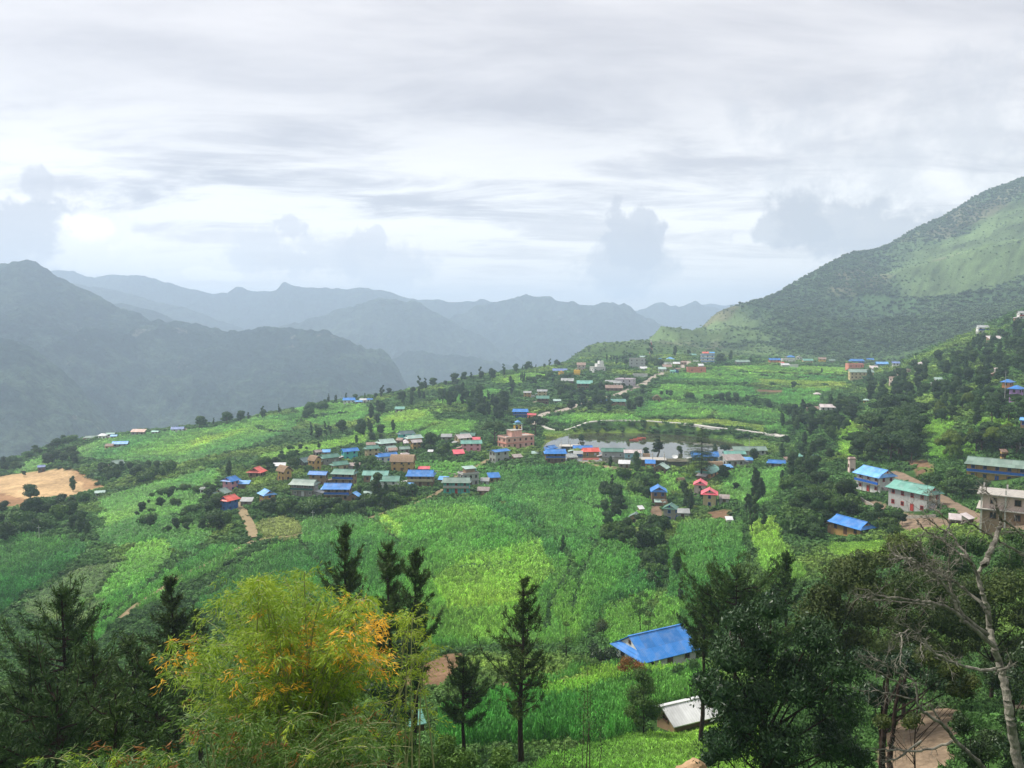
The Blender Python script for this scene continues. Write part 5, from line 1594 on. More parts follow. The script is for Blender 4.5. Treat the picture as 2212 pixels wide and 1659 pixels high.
def ribbon(name, px, width, mat, lift=0.28, y0=30, y1=1900, n=8, label=None, world=None, flat=0.5):
    w = np.array([hit(u, v, y0, y1)[:2] for u, v in px]) if world is None else np.array(world)
    ln = smooth_line(list(w), n)
    LINES.append((ln, width / 2))
    d = np.gradient(ln, axis=0)
    d /= np.linalg.norm(d, axis=1)[:, None] + 1e-9
    nrm = np.stack([-d[:, 1], d[:, 0]], 1)
    rows = []
    wv = width * (1 + 0.12 * fbm(ln[:, 0], ln[:, 1], 6, 2, 91))
    for k in (-0.56, -0.5, -0.17, 0.17, 0.5, 0.56):
        q = ln + nrm * (wv * k)[:, None]
        z = height(q[:, 0], q[:, 1])
        rows.append(np.stack([q[:, 0], q[:, 1], z], 1))
    R = np.stack(rows, 1)
    zm = R[:, 2:4, 2].mean(1)
    for k in (1, 2, 3, 4):
        R[:, k, 2] = np.maximum(R[:, k, 2] * (1 - flat) + zm * flat, R[:, k, 2] - 0.1) + lift
    R[:, 0, 2] -= 0.6
    R[:, 5, 2] -= 0.6
    m_, k_ = R.shape[:2]
    ii = np.arange(m_ * k_).reshape(m_, k_)
    q = np.stack([ii[:-1, :-1], ii[1:, :-1], ii[1:, 1:], ii[:-1, 1:]], -1).reshape(-1, 4)
    o = struct(link(name, new_mesh(name, R.reshape(-1, 3), q, [mat])))
    if label:
        o['label'] = label
    return o


M_ROAD = paint('gravel_road', (0.42, 0.36, 0.30), 0.95, 0.2, 0.05, 0.3)
M_CONC = paint('concrete_path', (0.55, 0.52, 0.47), 0.95, 0.15, 0.05, 0.3)
M_TRACK = paint('earth_track', (0.27, 0.21, 0.125), 1.0, 0.25, 0.0, 0.4)
M_TRACK2 = paint('brown_track', (0.21, 0.155, 0.11), 1.0, 0.25, 0.0, 0.4)
ribbon('road', [(1150, 918), (1175, 896), (1215, 887), (1245, 877), (1290, 862), (1335, 853), (1380, 835), (1405, 822), (1418, 812), (1436, 806), (1462, 800), (1478, 790), (1492, 780)], 6.5, M_ROAD, 0.35)
far_edge = [PZ(u, v, WATER_Z)[:2] for u, v in [(1230, 938), (1300, 934.5), (1400, 936), (1480, 940), (1560, 949)]]
pth = [hit(1160, 917)[:2]] + [np.array([q[0] + (q[0] - 95) * 0.05, q[1] + 9.5]) for q in far_edge] + [hit(1640, 936)[:2], hit(1700, 944)[:2]]
ribbon('path', None, 2.5, M_CONC, 0.55, world=pth)
ribbon('track', [(1222, 992), (1245, 996), (1275, 1004), (1310, 1009), (1345, 1014), (1362, 1017)], 3.6, M_TRACK)
ribbon('path', [(1056, 994), (1035, 1005), (1010, 1018), (990, 1028), (975, 1040)], 2.2, M_TRACK)
ribbon('path', [(955, 1058), (935, 1072), (905, 1086), (870, 1098), (835, 1108), (805, 1118), (790, 1121)], 1.8, M_TRACK)
ribbon('path', [(650, 1154), (625, 1160), (600, 1162), (560, 1167)], 1.2, M_TRACK)
ribbon('track', [(515, 1086), (524, 1105), (534, 1122), (543, 1142), (548, 1162)], 3.0, M_TRACK)
ribbon('track', [(548, 1170), (510, 1190), (455, 1217), (405, 1240), (360, 1268), (315, 1297), (285, 1318), (262, 1338)], 1.8, M_TRACK)
ribbon('track', [(1925, 1020), (1965, 1040), (2010, 1065), (2055, 1090), (2110, 1118), (2160, 1135), (2230, 1150)], 3.6, M_TRACK2)
# stone walls
M_STONE = paint('dry_stone', (0.36, 0.33, 0.28), 1.0, 0.4, 0.0, 1.5)


def stone_wall(px, h_, label, y0=60, y1=1900):
    w = np.array([hit(u, v, y0, y1)[:2] for u, v in px])
    ln = smooth_line(list(w), 6)
    d = np.gradient(ln, axis=0)
    d /= np.linalg.norm(d, axis=1)[:, None] + 1e-9
    nrm = np.stack([-d[:, 1], d[:, 0]], 1) * 0.22
    z = height(ln[:, 0], ln[:, 1])
    hh = h_ * (1 + 0.2 * fbm(ln[:, 0], ln[:, 1], 2, 2, 3))
    V = np.stack([np.c_[ln - nrm, z - 0.6], np.c_[ln - nrm * 0.8, z + hh], np.c_[ln + nrm * 0.8, z + hh], np.c_[ln + nrm, z - 0.6]], 1)
    m_ = len(ln)
    ii = np.arange(m_ * 4).reshape(m_, 4)
    q = np.stack([ii[:-1, :-1], ii[1:, :-1], ii[1:, 1:], ii[:-1, 1:]], -1).reshape(-1, 4)
    o = link('stone_wall', new_mesh('stone_wall', V.reshape(-1, 3), q, [M_STONE]))
    tag(o, label, 'wall')


stone_wall([(1262, 994), (1285, 1000), (1310, 1003)], 1.2, 'pale rubble retaining wall above the shore track')
stone_wall([(940, 1022), (965, 1024), (985, 1029)], 0.9, 'pale curved rubble wall beside the maize strip')
stone_wall([(1858, 1080), (1880, 1092), (1890, 1100)], 0.8, 'broken concrete wall stub in the rubble below the blue balcony house')
stone_wall([(1950, 1120), (1985, 1119), (2022, 1117)], 0.7, 'pale garden wall below the grey block house')

# ------------------------------------------------------------------ foliage
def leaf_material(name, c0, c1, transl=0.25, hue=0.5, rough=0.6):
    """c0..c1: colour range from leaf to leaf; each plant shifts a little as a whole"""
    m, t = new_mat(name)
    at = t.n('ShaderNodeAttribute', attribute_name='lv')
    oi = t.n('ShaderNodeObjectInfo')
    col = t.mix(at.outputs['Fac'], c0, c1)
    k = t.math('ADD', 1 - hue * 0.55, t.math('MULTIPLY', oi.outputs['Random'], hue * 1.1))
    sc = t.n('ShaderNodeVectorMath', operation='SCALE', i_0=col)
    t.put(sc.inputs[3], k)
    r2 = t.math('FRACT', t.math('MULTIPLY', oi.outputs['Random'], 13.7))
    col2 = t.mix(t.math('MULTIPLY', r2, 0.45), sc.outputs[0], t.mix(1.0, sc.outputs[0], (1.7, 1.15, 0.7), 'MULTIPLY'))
    b = t.n('ShaderNodeBsdfPrincipled')
    t.put(b.inputs['Base Color'], col2)
    b.inputs['Roughness'].default_value = rough
    b.inputs['Specular IOR Level'].default_value = 0.25
    o = t.n('ShaderNodeOutputMaterial')
    if transl > 0:
        tr = t.n('ShaderNodeBsdfTranslucent')
        t.put(tr.inputs[0], col2)
        mx = t.n('ShaderNodeMixShader')
        mx.inputs[0].default_value = transl
        t.put(mx.inputs[1], b.outputs[0])
        t.put(mx.inputs[2], tr.outputs[0])
        t.put(o.inputs[0], mx.outputs[0])
    else:
        t.put(o.inputs[0], b.outputs[0])
    return m


M_BARK = paint('bark', (0.10, 0.075, 0.055), 1.0, 0.4, 0.0, 3.0)
M_BARKD = paint('pine_bark', (0.045, 0.032, 0.026), 1.0, 0.4, 0.0, 3.0)
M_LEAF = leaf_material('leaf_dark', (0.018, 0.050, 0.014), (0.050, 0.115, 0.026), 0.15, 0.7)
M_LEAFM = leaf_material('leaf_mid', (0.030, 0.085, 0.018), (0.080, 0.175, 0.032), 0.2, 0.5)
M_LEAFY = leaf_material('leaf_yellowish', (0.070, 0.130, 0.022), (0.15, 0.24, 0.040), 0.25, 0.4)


def unit(a):
    return a / (np.linalg.norm(a, axis=-1, keepdims=True) + 1e-9)


def leaf_quads(cen, axis, nrm, ln, wd, r, fold=0.0):
    """lozenge leaves: cen base point, axis direction of growth, nrm facing; arrays. Returns verts, quads"""
    side = unit(np.cross(axis, nrm))
    ln = np.asarray(ln)[:, None]
    wd = np.asarray(wd)[:, None]
    a = cen
    b_ = cen + axis * ln * 0.45 + side * wd * 0.5 + nrm * fold * ln
    c_ = cen + axis * ln - nrm * fold * ln
    d_ = cen + axis * ln * 0.45 - side * wd * 0.5 + nrm * fold * ln
    V = np.stack([a, b_, c_, d_], 1).reshape(-1, 3)
    Q = np.arange(len(V)).reshape(-1, 4)
    return V, Q


def tube(pts, rad, n=6, closed=True):
    pts = np.asarray(pts, float)
    d = unit(np.gradient(pts, axis=0))
    up = np.array([0, 0, 1.0]) if abs(d[0][2]) < 0.9 else np.array([1.0, 0, 0])
    s = unit(np.cross(d, up))
    w = np.cross(s, d)
    an = np.arange(n) * 2 * math.pi / n
    V = (pts[:, None] + (s[:, None] * np.cos(an)[None, :, None] + w[:, None] * np.sin(an)[None, :, None]) * np.asarray(rad)[:, None, None]).reshape(-1, 3)
    ii = np.arange(len(pts) * n).reshape(len(pts), n)
    Q = np.stack([ii[:-1], np.roll(ii[:-1], -1, 1), np.roll(ii[1:], -1, 1), ii[1:]], -1).reshape(-1, 4)
    return V, Q


class Geo:
    def __init__(s):
        s.V, s.Q, s.A, s.M, s.n = [], [], [], [], 0

    def add(s, V, Q, lv=None, m=0):
        s.V.append(V)
        s.Q.append(Q + s.n)
        s.n += len(V)
        s.A.append(np.full(len(Q), 0.5) if lv is None else np.broadcast_to(lv, (len(Q),)).astype(float))
        s.M.append(np.full(len(Q), m))

    def mesh(s, name, mats, smooth=False):
        return new_mesh(name, np.concatenate(s.V), np.concatenate(s.Q), mats, np.concatenate(s.M), smooth, {'lv': ('FACE', 'FLOAT', np.concatenate(s.A))})


def lobes_crown(R, lobes, n, size, g=None, core=True, m=0, droop=0.2, flat=1.0, rmin=0.80, cs=0.80):
    """leaves on the outer shells of overlapping lobes; lobes: (x,y,z,rx,ry,rz)"""
    g = g or Geo()
    lobes = np.asarray(lobes, float)
    vol = lobes[:, 3] * lobes[:, 4]
    pick = R.choice(len(lobes), n, p=vol / vol.sum())
    d = unit(R.normal(size=(n, 3)))
    d[:, 2] = np.where(d[:, 2] < -0.35, -d[:, 2], d[:, 2])
    L = lobes[pick]
    rad = R.uniform(rmin, 1.06, n) * (1 + 0.12 * np.sin(d[:, 0] * 9 + pick) * np.cos(d[:, 1] * 7))
    cen = L[:, :3] + d * L[:, 3:6] * rad[:, None]
    nr = unit(d + R.normal(size=(n, 3)) * 0.55)
    ax = unit(np.cross(nr, R.normal(size=(n, 3))) + np.array([0, 0, -droop]))
    s_ = size * R.uniform(0.6, 1.4, n)
    V, Q = leaf_quads(cen - ax * (s_ * 0.5)[:, None], ax, nr, s_, s_ * R.uniform(0.55, 0.9, n) * flat, R)
    tone = R.uniform(0, 1, n) * 0.6 + (R.uniform(0, 1, len(lobes))[pick]) * 0.4
    g.add(V, Q, tone, m)
    if core:
        for l_ in lobes:
            th = np.linspace(0.25, math.pi - 0.25, 5)
            ph = np.arange(7) * 2 * math.pi / 7
            T, Ph = np.meshgrid(th, ph, indexing='ij')
            rr = cs * R.uniform(0.85, 1.1, T.shape)
            vv = np.stack([np.sin(T) * np.cos(Ph) * l_[3] * rr, np.sin(T) * np.sin(Ph) * l_[4] * rr, np.cos(T) * l_[5] * rr], -1) + l_[:3]
            ii = np.arange(35).reshape(5, 7)
            q = np.stack([ii[:-1], ii[1:], np.roll(ii[1:], -1, 1), np.roll(ii[:-1], -1, 1)], -1).reshape(-1, 4)
            q = np.concatenate([q, [[ii[0, 0], ii[0, 2], ii[0, 4], ii[0, 6]], [ii[4, 6], ii[4, 4], ii[4, 2], ii[4, 0]]]])
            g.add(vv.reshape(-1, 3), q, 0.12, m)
    return g


def trunk_geo(R, h, r0, r1, limbs=4, h0=0.45, spread=1.2, lean=0.2, n=6):
    g = Geo()
    zz = np.linspace(-0.8, h, 6)
    off = np.cumsum(R.normal(size=(6, 2)) * lean * 0.3, 0)
    off[0] = off[1] = 0
    pts = np.c_[off, zz]
    V, Q = tube(pts, np.linspace(r0, r1, 6), n)
    g.add(V, Q)
    for k in range(limbs):
        f = h0 + (1 - h0) * (k + 0.5) / max(limbs, 1) * 0.9
        b0 = np.array([np.interp(f * h, zz, pts[:, 0]), np.interp(f * h, zz, pts[:, 1]), f * h])
        a = R.uniform(0, 2 * math.pi)
        e_ = b0 + np.array([math.cos(a) * spread, math.sin(a) * spread, spread * R.uniform(0.4, 1.0)])
        mid = (b0 + e_) / 2 + R.normal(size=3) * 0.1 * spread
        V, Q = tube([b0, mid, e_], [r1 * 1.0 + (r0 - r1) * (1 - f) * 0.5, r1 * 0.7, r1 * 0.35], 5)
        g.add(V, Q)
    return g


VAR = {}


def make_variants():
    # broad round crowns, 8 m tall
    for i in range(5):
        R = np.random.default_rng(100 + i)
        lob = []
        for k in range(9 + i):
            a = R.uniform(0, 2 * math.pi)
            rr = R.uniform(0.2, 1.9)
            s_ = R.uniform(0.9, 1.6)
            lob.append((rr * math.cos(a), rr * math.sin(a), R.uniform(3.2, 6.6) - rr * 0.5, s_, s_, s_ * R.uniform(0.65, 0.9)))
        lob.append((0, 0, 5.6, 1.9, 1.9, 1.7))
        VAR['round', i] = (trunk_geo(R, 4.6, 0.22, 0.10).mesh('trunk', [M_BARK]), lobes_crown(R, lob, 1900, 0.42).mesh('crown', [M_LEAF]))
    # wide umbrella crowns, 9 m tall
    for i in range(3):
        R = np.random.default_rng(140 + i)
        lob = []
        for k in range(14):
            a = k * 2.4 + R.uniform(-0.3, 0.3)
            rr = 0.85 * math.sqrt(k + 0.4) + R.uniform(-0.2, 0.2)
            lob.append((rr * math.cos(a), rr * math.sin(a), 6.6 - rr * rr * 0.16 + R.uniform(-0.6, 0.5), R.uniform(1.1, 1.6), R.uniform(1.1, 1.6), R.uniform(0.6, 1.0)))
        VAR['wide', i] = (trunk_geo(R, 5.4, 0.30, 0.14, 6, 0.4, 2.2).mesh('trunk', [M_BARK]), lobes_crown(R, lob, 2600, 0.42).mesh('crown', [M_LEAF]))
    # lopped fodder trees: tall and ragged, 9 m
    for i in range(4):
        R = np.random.default_rng(180 + i)
        lob = []
        for k in range(6 + i % 2):
            z = 3.0 + 5.6 * k / 6 + R.uniform(-0.4, 0.4)
            a = R.uniform(0, 2 * math.pi)
            rr = R.uniform(0.1, 0.75)
            s_ = R.uniform(0.5, 0.95) * (1.1 - 0.35 * k / 6)
            lob.append((rr * math.cos(a), rr * math.sin(a), z, s_, s_, s_ * R.uniform(0.8, 1.2)))
        VAR['tall', i] = (trunk_geo(R, 8.0, 0.17, 0.06, 6, 0.25, 0.8, 0.5).mesh('trunk', [M_BARK]), lobes_crown(R, lob, 1100, 0.36).mesh('crown', [M_LEAF]))
    # thick rounded columns, 8 m
    for i in range(3):
        R = np.random.default_rng(220 + i)
        lob = [(R.uniform(-.4, .4), R.uniform(-.4, .4), 1.6 + k * 0.95, 1.25 * math.sin(0.5 + 2.4 * (k + 0.3) / 7) + 0.2, 1.25 * math.sin(0.5 + 2.4 * (k + 0.3) / 7) + 0.2, 0.95) for k in range(7)]
        VAR['column', i] = (trunk_geo(R, 4.0, 0.16, 0.08, 2).mesh('trunk', [M_BARK]), lobes_crown(R, lob, 1500, 0.36).mesh('crown', [M_LEAF]))
    # bushes, 2.4 m
    for i in range(4):
        R = np.random.default_rng(260 + i)
        lob = [(R.uniform(-1, 1), R.uniform(-1, 1), R.uniform(0.5, 1.4), R.uniform(0.5, 0.95), R.uniform(0.5, 0.95), R.uniform(0.5, 0.85)) for k in range(7)]
        VAR['bush', i] = (None, lobes_crown(R, lob, 800, 0.26).mesh('crown', [M_LEAFM]))
    # feathery light clumps (bamboo seen from afar), 8 m
    for i in range(2):
        R = np.random.default_rng(290 + i)
        lob = []
        for k in range(16):
            a = R.uniform(0, 2 * math.pi)
            rr = R.uniform(0.4, 2.2)
            lob.append((rr * math.cos(a), rr * math.sin(a), 6.4 - rr * rr * 0.55 + R.uniform(-1.5, 0.3), 0.8, 0.8, 1.1))
        VAR['feather', i] = (trunk_geo(R, 5.5, 0.08, 0.04, 5, 0.2, 1.2).mesh('culms', [M_LEAFM]), lobes_crown(R, lob, 2400, 0.40, flat=0.45, droop=0.9).mesh('crown', [M_LEAFY]))
    # banana plants, 3.4 m
    for i in range(2):
        R = np.random.default_rng(310 + i)
        g = Geo()
        for k in range(10):
            a = k * 2.4
            el = R.uniform(0.5, 1.2)
            n_ = 6
            ts = np.linspace(0, 1, n_)
            ln = R.uniform(1.8, 2.5)
            r_ = ts * ln * math.cos(el) * 1.0 + ts ** 2 * 0.5
            z_ = 1.7 + ts * ln * math.sin(el) - ts ** 2.2 * 1.5
            ctr = np.c_[r_ * math.cos(a), r_ * math.sin(a), z_]
            sd = np.array([-math.sin(a), math.cos(a), 0])
            w_ = np.array([0.06, 0.26, 0.34, 0.34, 0.25, 0.03])[:, None]
            Vv = np.stack([ctr - sd * w_ - np.array([0, 0, 0.10]), ctr + np.array([0, 0, 0.06]), ctr + sd * w_ - np.array([0, 0, 0.10])], 1).reshape(-1, 3)
            ii = np.arange(18).reshape(6, 3)
            q = np.stack([ii[:-1, :-1], ii[:-1, 1:], ii[1:, 1:], ii[1:, :-1]], -1).reshape(-1, 4)
            g.add(Vv, q, R.uniform(0.3, 1))
        gt = Geo()
        V, Q = tube([(0, 0, -0.5), (0.03, 0, 1.0), (0, 0, 1.9)], [0.16, 0.13, 0.08], 7)
        gt.add(V, Q, 0.6)
        VAR['banana', i] = (gt.mesh('stem', [M_LEAFM]), g.mesh('leaves', [M_LEAFY]))


make_variants()
CNT = dict(round=5, wide=3, tall=4, column=3, bush=4, feather=2, banana=2)
BASEH = dict(round=7.6, wide=8.0, tall=9.0, column=8.3, bush=2.2, feather=7.4, banana=3.4)
NAMES = dict(round='broadleaf_tree', wide='spreading_tree', tall='lopped_tree', column='column_tree', bush='bush', feather='bamboo_clump', banana='banana_plant')
TREES = []
_vc = {}
CLEAR = [(h_[1], h_[2], h_[3]) for h_ in HOUSES]


def plant(kind, x, y, h, label, group=None, matset=None, z=None, wide=1.0):
    k = _vc.get(kind, 0)
    _vc[kind] = k + 1
    tm, cm = VAR[kind, k % CNT[kind]]
    zz = float(height(np.array([x]), np.array([y]))[0]) if z is None else z
    s = h / BASEH[kind]
    rot = random.uniform(0, 6.28)
    sc = (s * wide * random.uniform(0.9, 1.12), s * wide * random.uniform(0.9, 1.12), s)
    tiny = (h * FPX / y < 30)
    if tm is None or tiny:
        o = link(NAMES[kind], cm, None, (x, y, zz - 0.1), (0, 0, rot), sc)
        if tm is not None:
            e = bpy.data.objects.new(NAMES[kind], None)
            COL.objects.link(e)
            e.location, e.rotation_euler, e.scale = (x, y, zz - 0.1), (0, 0, rot), sc
            o.parent = e
            o.name = 'crown'
            o.location, o.rotation_euler, o.scale = (0, 0, 0), (0, 0, 0), (1, 1, 1)
            link('trunk', tm, e)
            o = e
    else:
        o = bpy.data.objects.new(NAMES[kind], None)
        COL.objects.link(o)
        o.location, o.rotation_euler, o.scale = (x, y, zz - 0.1), (0, 0, rot), sc
        link('trunk' if kind not in ('banana', 'feather') else ('stem' if kind == 'banana' else 'culms'), tm, o)
        link('crown' if kind != 'banana' else 'leaves', cm, o)
    cat = {'bush': 'bush', 'banana': 'banana plant', 'feather': 'bamboo'}.get(kind, 'tree')
    tag(o, label, cat, group)
    TREES.append((x, y, kind))
    return o


def clear_of_houses(x, y, m=1.0, r=0.0):
    """keeps a plant out of houses and off the roads"""
    for hx_, hy_, hr in CLEAR:
        if (x - hx_) ** 2 + (y - hy_) ** 2 < ((hr + r) * m) ** 2:
            return False
    for ln, hw_ in LINES:
        if np.min((ln[:, 0] - x) ** 2 + (ln[:, 1] - y) ** 2) < (hw_ + 0.6 + r * 0.5) ** 2:
            return False
    return True


def one(kind, u, v, hpx, label, y0=60, y1=1900, wide=1.0, group=None):
    """a single plant whose foot is at (u, v) and which stands hpx tall in the view"""
    p = hit(u, v, y0, y1)
    return plant(kind, p[0], p[1], hpx * p[1] / FPX, label, group, z=p[2], wide=wide)


WOOD = []


def clump(kinds, poly, n, h, label, group, y0=60, y1=1900, seed=1, wide=1.0, gap=0.55, mass=False):
    """n plants spread inside a polygon of the hillside; h = (min, max) metres"""
    R = np.random.default_rng(seed)
    poly = np.asarray(poly, float)
    lo, hi = poly.min(0), poly.max(0)
    placed = []
    tries = 0
    while len(placed) < n and tries < n * 40:
        tries += 1
        u, v = R.uniform(lo[0], hi[0]), R.uniform(lo[1], hi[1])
        if not inpoly(np.array([u]), np.array([v]), poly)[0]:
            continue
        p = hit(u, v, y0, y1)
        hh = R.uniform(*h)
        if not clear_of_houses(p[0], p[1], 0.8, hh * 0.15):
            continue
        if any((p[0] - q[0]) ** 2 + (p[1] - q[1]) ** 2 < (gap * hh * 0.5) ** 2 for q in placed):
            continue
        placed.append(p)
        kd = kinds[int(R.integers(len(kinds)))]
        if mass:
            WOOD.append((kd, p, hh))
            continue
        plant(kd, p[0], p[1], hh, label, group, z=p[2], wide=wide)
    return placed


def along(kinds, line, n, h, label, group, jit=1.5, y0=60, y1=1900, seed=1, wide=1.0):
    R = np.random.default_rng(seed)
    w = [hit(u, v, y0, y1) for u, v in line]
    w = np.array(w)
    seg = np.r_[0, np.cumsum(np.linalg.norm(np.diff(w[:, :2], axis=0), axis=1))]
    for k in range(n):
        s = seg[-1] * (k + R.uniform(0.2, 0.8)) / n
        x = np.interp(s, seg, w[:, 0]) + R.normal() * jit
        y = np.interp(s, seg, w[:, 1]) + R.normal() * jit
        if not clear_of_houses(x, y, 0.8):
            continue
        plant(kinds[int(R.integers(len(kinds)))], x, y, R.uniform(*h), label, group, wide=wide)


BL = ['round', 'round', 'column']
# --- rows and groves -------------------------------------------------------------------------------
along(['tall', 'tall', 'round'], [(690, 880), (720, 872), (760, 868), (830, 860), (850, 855)], 12, (5, 10), 'tree in the thin row along the ridge edge near the blue roofed cluster', 'ridge edge trees by the blue roofs', 2, seed=11)
along(['round', 'tall', 'round'], [(425, 928), (470, 920), (520, 912), (560, 906), (600, 900)], 12, (5, 10), 'dark tree in the ridge row above the upper left field', 'ridge row above the upper left field', 3, seed=12)
along(['tall', 'tall', 'round'], [(870, 852), (900, 848), (950, 838), (1000, 828), (1050, 820), (1090, 812)], 20, (6, 12), 'slender tree standing against the valley on the middle ridge', 'slender ridge trees in the middle', 5, seed=13)
clump(['tall', 'round', 'round', 'column'], [(860, 860), (940, 845), (1000, 850), (1000, 872), (930, 885), (870, 880)], 18, (6, 11), 'tree in the dark grove below the middle ridge', 'dark grove below the middle ridge', seed=14)
clump(['tall', 'round', 'column'], [(940, 860), (1060, 860), (1110, 880), (1080, 915), (1020, 905), (960, 885)], 44, (6, 12), '', '', seed=15, mass=True)
clump(['round', 'column'], [(800, 895), (850, 888), (850, 940), (800, 955), (770, 945)], 9, (6, 11), 'dark tree in the gap between the two ridge fields', 'trees between the ridge fields', seed=16)
clump(['tall', 'round'], [(670, 935), (730, 925), (750, 945), (700, 965), (675, 960)], 9, (5, 9), 'dark tree in the small copse on the ridge field', 'small copse on the ridge field', seed=17)
clump(['bush', 'round'], [(560, 995), (640, 970), (700, 968), (640, 1000), (560, 1020)], 14, (2.5, 5), 'low dark tree in the hedge below the ridge field', 'hedge below the ridge field', seed=18)
clump(['round', 'bush'], [(640, 885), (700, 870), (720, 880), (660, 905)], 7, (4, 8), 'tree at the left shoulder of the ridge', 'left shoulder trees', seed=19)
# left rim
along(['round', 'bush', 'round'], [(0, 1025), (40, 1002), (80, 985), (120, 968), (165, 955)], 20, (4, 8), 'dark tree along the rim above the valley at far left', 'rim trees at far left', 4, seed=20)
clump(['round'], [(95, 990), (150, 985), (175, 1000), (170, 1015), (110, 1010)], 9, (5, 9), 'dark tree right behind the sand clearing', 'trees behind the sand clearing', seed=21)
clump(['round', 'round', 'bush'], [(200, 1020), (250, 1005), (330, 1010), (370, 1030), (300, 1050), (240, 1045)], 26, (4, 8), '', '', seed=22, mass=True)
clump(['round', 'bush'], [(0, 1110), (60, 1105), (160, 1085), (200, 1080), (180, 1110), (110, 1140), (40, 1170), (0, 1180)], 34, (4, 7.5), '', '', seed=23, y0=200, mass=True)
clump(['round', 'column'], [(140, 1140), (185, 1130), (200, 1160), (150, 1170)], 5, (4, 7), 'dark tree in the small stand left of the lime field', 'stand left of the lime field', seed=24)
clump(['bush', 'round'], [(290, 1080), (450, 1050), (470, 1110), (470, 1160), (330, 1150), (280, 1110)], 34, (2, 5), '', '', seed=25, mass=True)
one('round', 66, 1085, 42, 'round dark tree standing alone on the sand clearing', wide=1.25)
one('column', 158, 1062, 36, 'dark upright tree at the right edge of the sand', wide=1.1)
one('round', 52, 1030, 15, 'small round tree at the upper rim of the sand')
one('round', 104, 1010, 36, 'dark tree beside the blue hut at the sand rim')
one('column', 495, 1034, 42, 'dark column tree above the pink walled blue roofed house')
one('round', 475, 1018, 10, 'little dark tree in the lime slope left of the dark column tree')
one('tall', 797, 938, 35, 'ragged dark tree at the end of the lime ridge field')
# village
clump(['round', 'bush', 'round'], [(440, 1075), (480, 1070), (480, 1150), (430, 1150)], 12, (3.5, 7), 'tree in the dark green around the lower red roof', 'greenery round the lower red roof', seed=31)
clump(['round', 'bush', 'round'], [(555, 1085), (620, 1100), (700, 1105), (790, 1095), (780, 1125), (680, 1120), (560, 1115)], 26, (3, 6), 'tree in the dark belt in front of the village', 'dark belt in front of the village', seed=32)
clump(['round', 'bush', 'round'], [(775, 1070), (850, 1065), (900, 1075), (870, 1095), (800, 1112), (770, 1100)], 22, (3, 6.5), 'tree in the thicket below the grey green roofed white house', 'thicket below the white columned house', seed=33)
clump(['round', 'bush'], [(560, 1000), (640, 990), (650, 1010), (610, 1030), (570, 1040)], 10, (3, 6), 'bush-like tree around the thatched houses', 'greenery round the thatched houses', seed=34)
clump(['round', 'bush'], [(640, 1015), (700, 1020), (760, 1005), (830, 1000), (800, 1025), (700, 1035)], 14, (2, 5), 'small tree in the gardens between the two village rows', 'garden trees between the village rows', seed=35)
clump(['round', 'bush'], [(905, 960), (960, 975), (975, 985), (930, 985), (900, 975)], 14, (3, 6), 'small tree in the hollow above the maize strip', 'hollow above the maize strip', seed=36)
clump(['round', 'column'], [(780, 925), (830, 935), (840, 955), (790, 960), (765, 975)], 9, (4, 8), 'dark tree above the pale green roofs', 'trees above the pale green roofs', seed=37)
one('round', 930, 975, 44, 'big dark round tree between the ochre house and the whitish gable', wide=1.2)
one('wide', 1068, 958, 52, 'big spreading dark tree left of the pink hotel', wide=1.15)
one('wide', 1157, 945, 52, 'big spreading dark tree right of the shrine at the pond corner', wide=1.0)
one('tall', 815, 1090, 78, 'ragged slender tree rising before the teal and grey green roofs', wide=1.5)
one('column', 835, 1080, 40, 'upright tree beside the ragged slender tree')
one('round', 497 + 340, 1060, 30, 'round tree behind the ragged slender tree')
one('tall', 872, 1020, 20, 'small vine-covered tree before the big thatched house')
for (u, v, hp, lb) in [(692, 1110, 30, 'large banana plant under the long blue roofed house'), (655, 1100, 24, 'banana plant below the sage green roof'), (553 + 170, 1103, 22, 'banana plant next to the straw covered pen'),
                       (462, 1140, 24, 'banana plant left of the dirt track'), (870, 1062, 16, 'banana plant beside the white columned house'), (1245, 985, 26, 'banana plant between the blue roofs on the shore'),
                       (1165, 985, 20, 'banana plant right of the rusty striped shed'), (1385, 1160, 34, 'banana plant leftmost under the sage ridge roof'), (1480, 1115, 26, 'banana plant beside the teal green gable'),
                       (1330, 1155, 28, 'banana plant at the left of the hamlet thicket'), (2000, 1035, 40, 'tall banana plant beside the hillside track'), (2020, 1040, 36, 'second banana plant by the hillside track, right of the tall one'),
                       (2085, 1050, 34, 'banana plant in the hollow left of the long ochre house'), (1855, 1100, 18, 'small banana plant below the blue balcony house'), (1500, 1105, 20, 'small banana plant right of the teal green gable')]:
    one('banana', u, v, hp, lb)
# shore and hamlet
one('round', 1255, 958, 22, 'small round tree standing in front of the pond left part')
one('tall', 1420, 992, 56, 'dark forked tree on the near pond shore', wide=1.9)
one('round', 1395, 988, 24, 'round dark tree on the shore left of the forked tree')
one('column', 1375, 1022, 50, 'dark column tree by the unfinished concrete building', wide=1.1)
one('column', 1318, 1010, 26, 'small dark tree before the long green roof on the shore')
one('column', 1545, 986, 30, 'narrow tree right of the deodar against the water')
one('wide', 1565, 984, 26, 'small umbrella shaped tree on the right shore')
one('column', 1595, 980, 20, 'small column tree near the right end of the pond')
one('round', 1628, 1000, 34, 'dark round tree at the right end of the pond')
one('round', 1467, 985, 24, 'bushy tree in the shore grass left of the deodar')
clump(['round', 'bush', 'round'], [(1345, 1030), (1400, 1030), (1430, 1050), (1400, 1085), (1360, 1060)], 13, (3.5, 7), 'tree in the green above the blue gabled house', 'green above the blue gabled house', seed=41)
clump(['round', 'tall', 'round'], [(1295, 1060), (1330, 1060), (1345, 1110), (1340, 1140), (1300, 1120)], 11, (4, 8), 'dark tree in the strip left of the hamlet', 'dark strip left of the hamlet', seed=42)
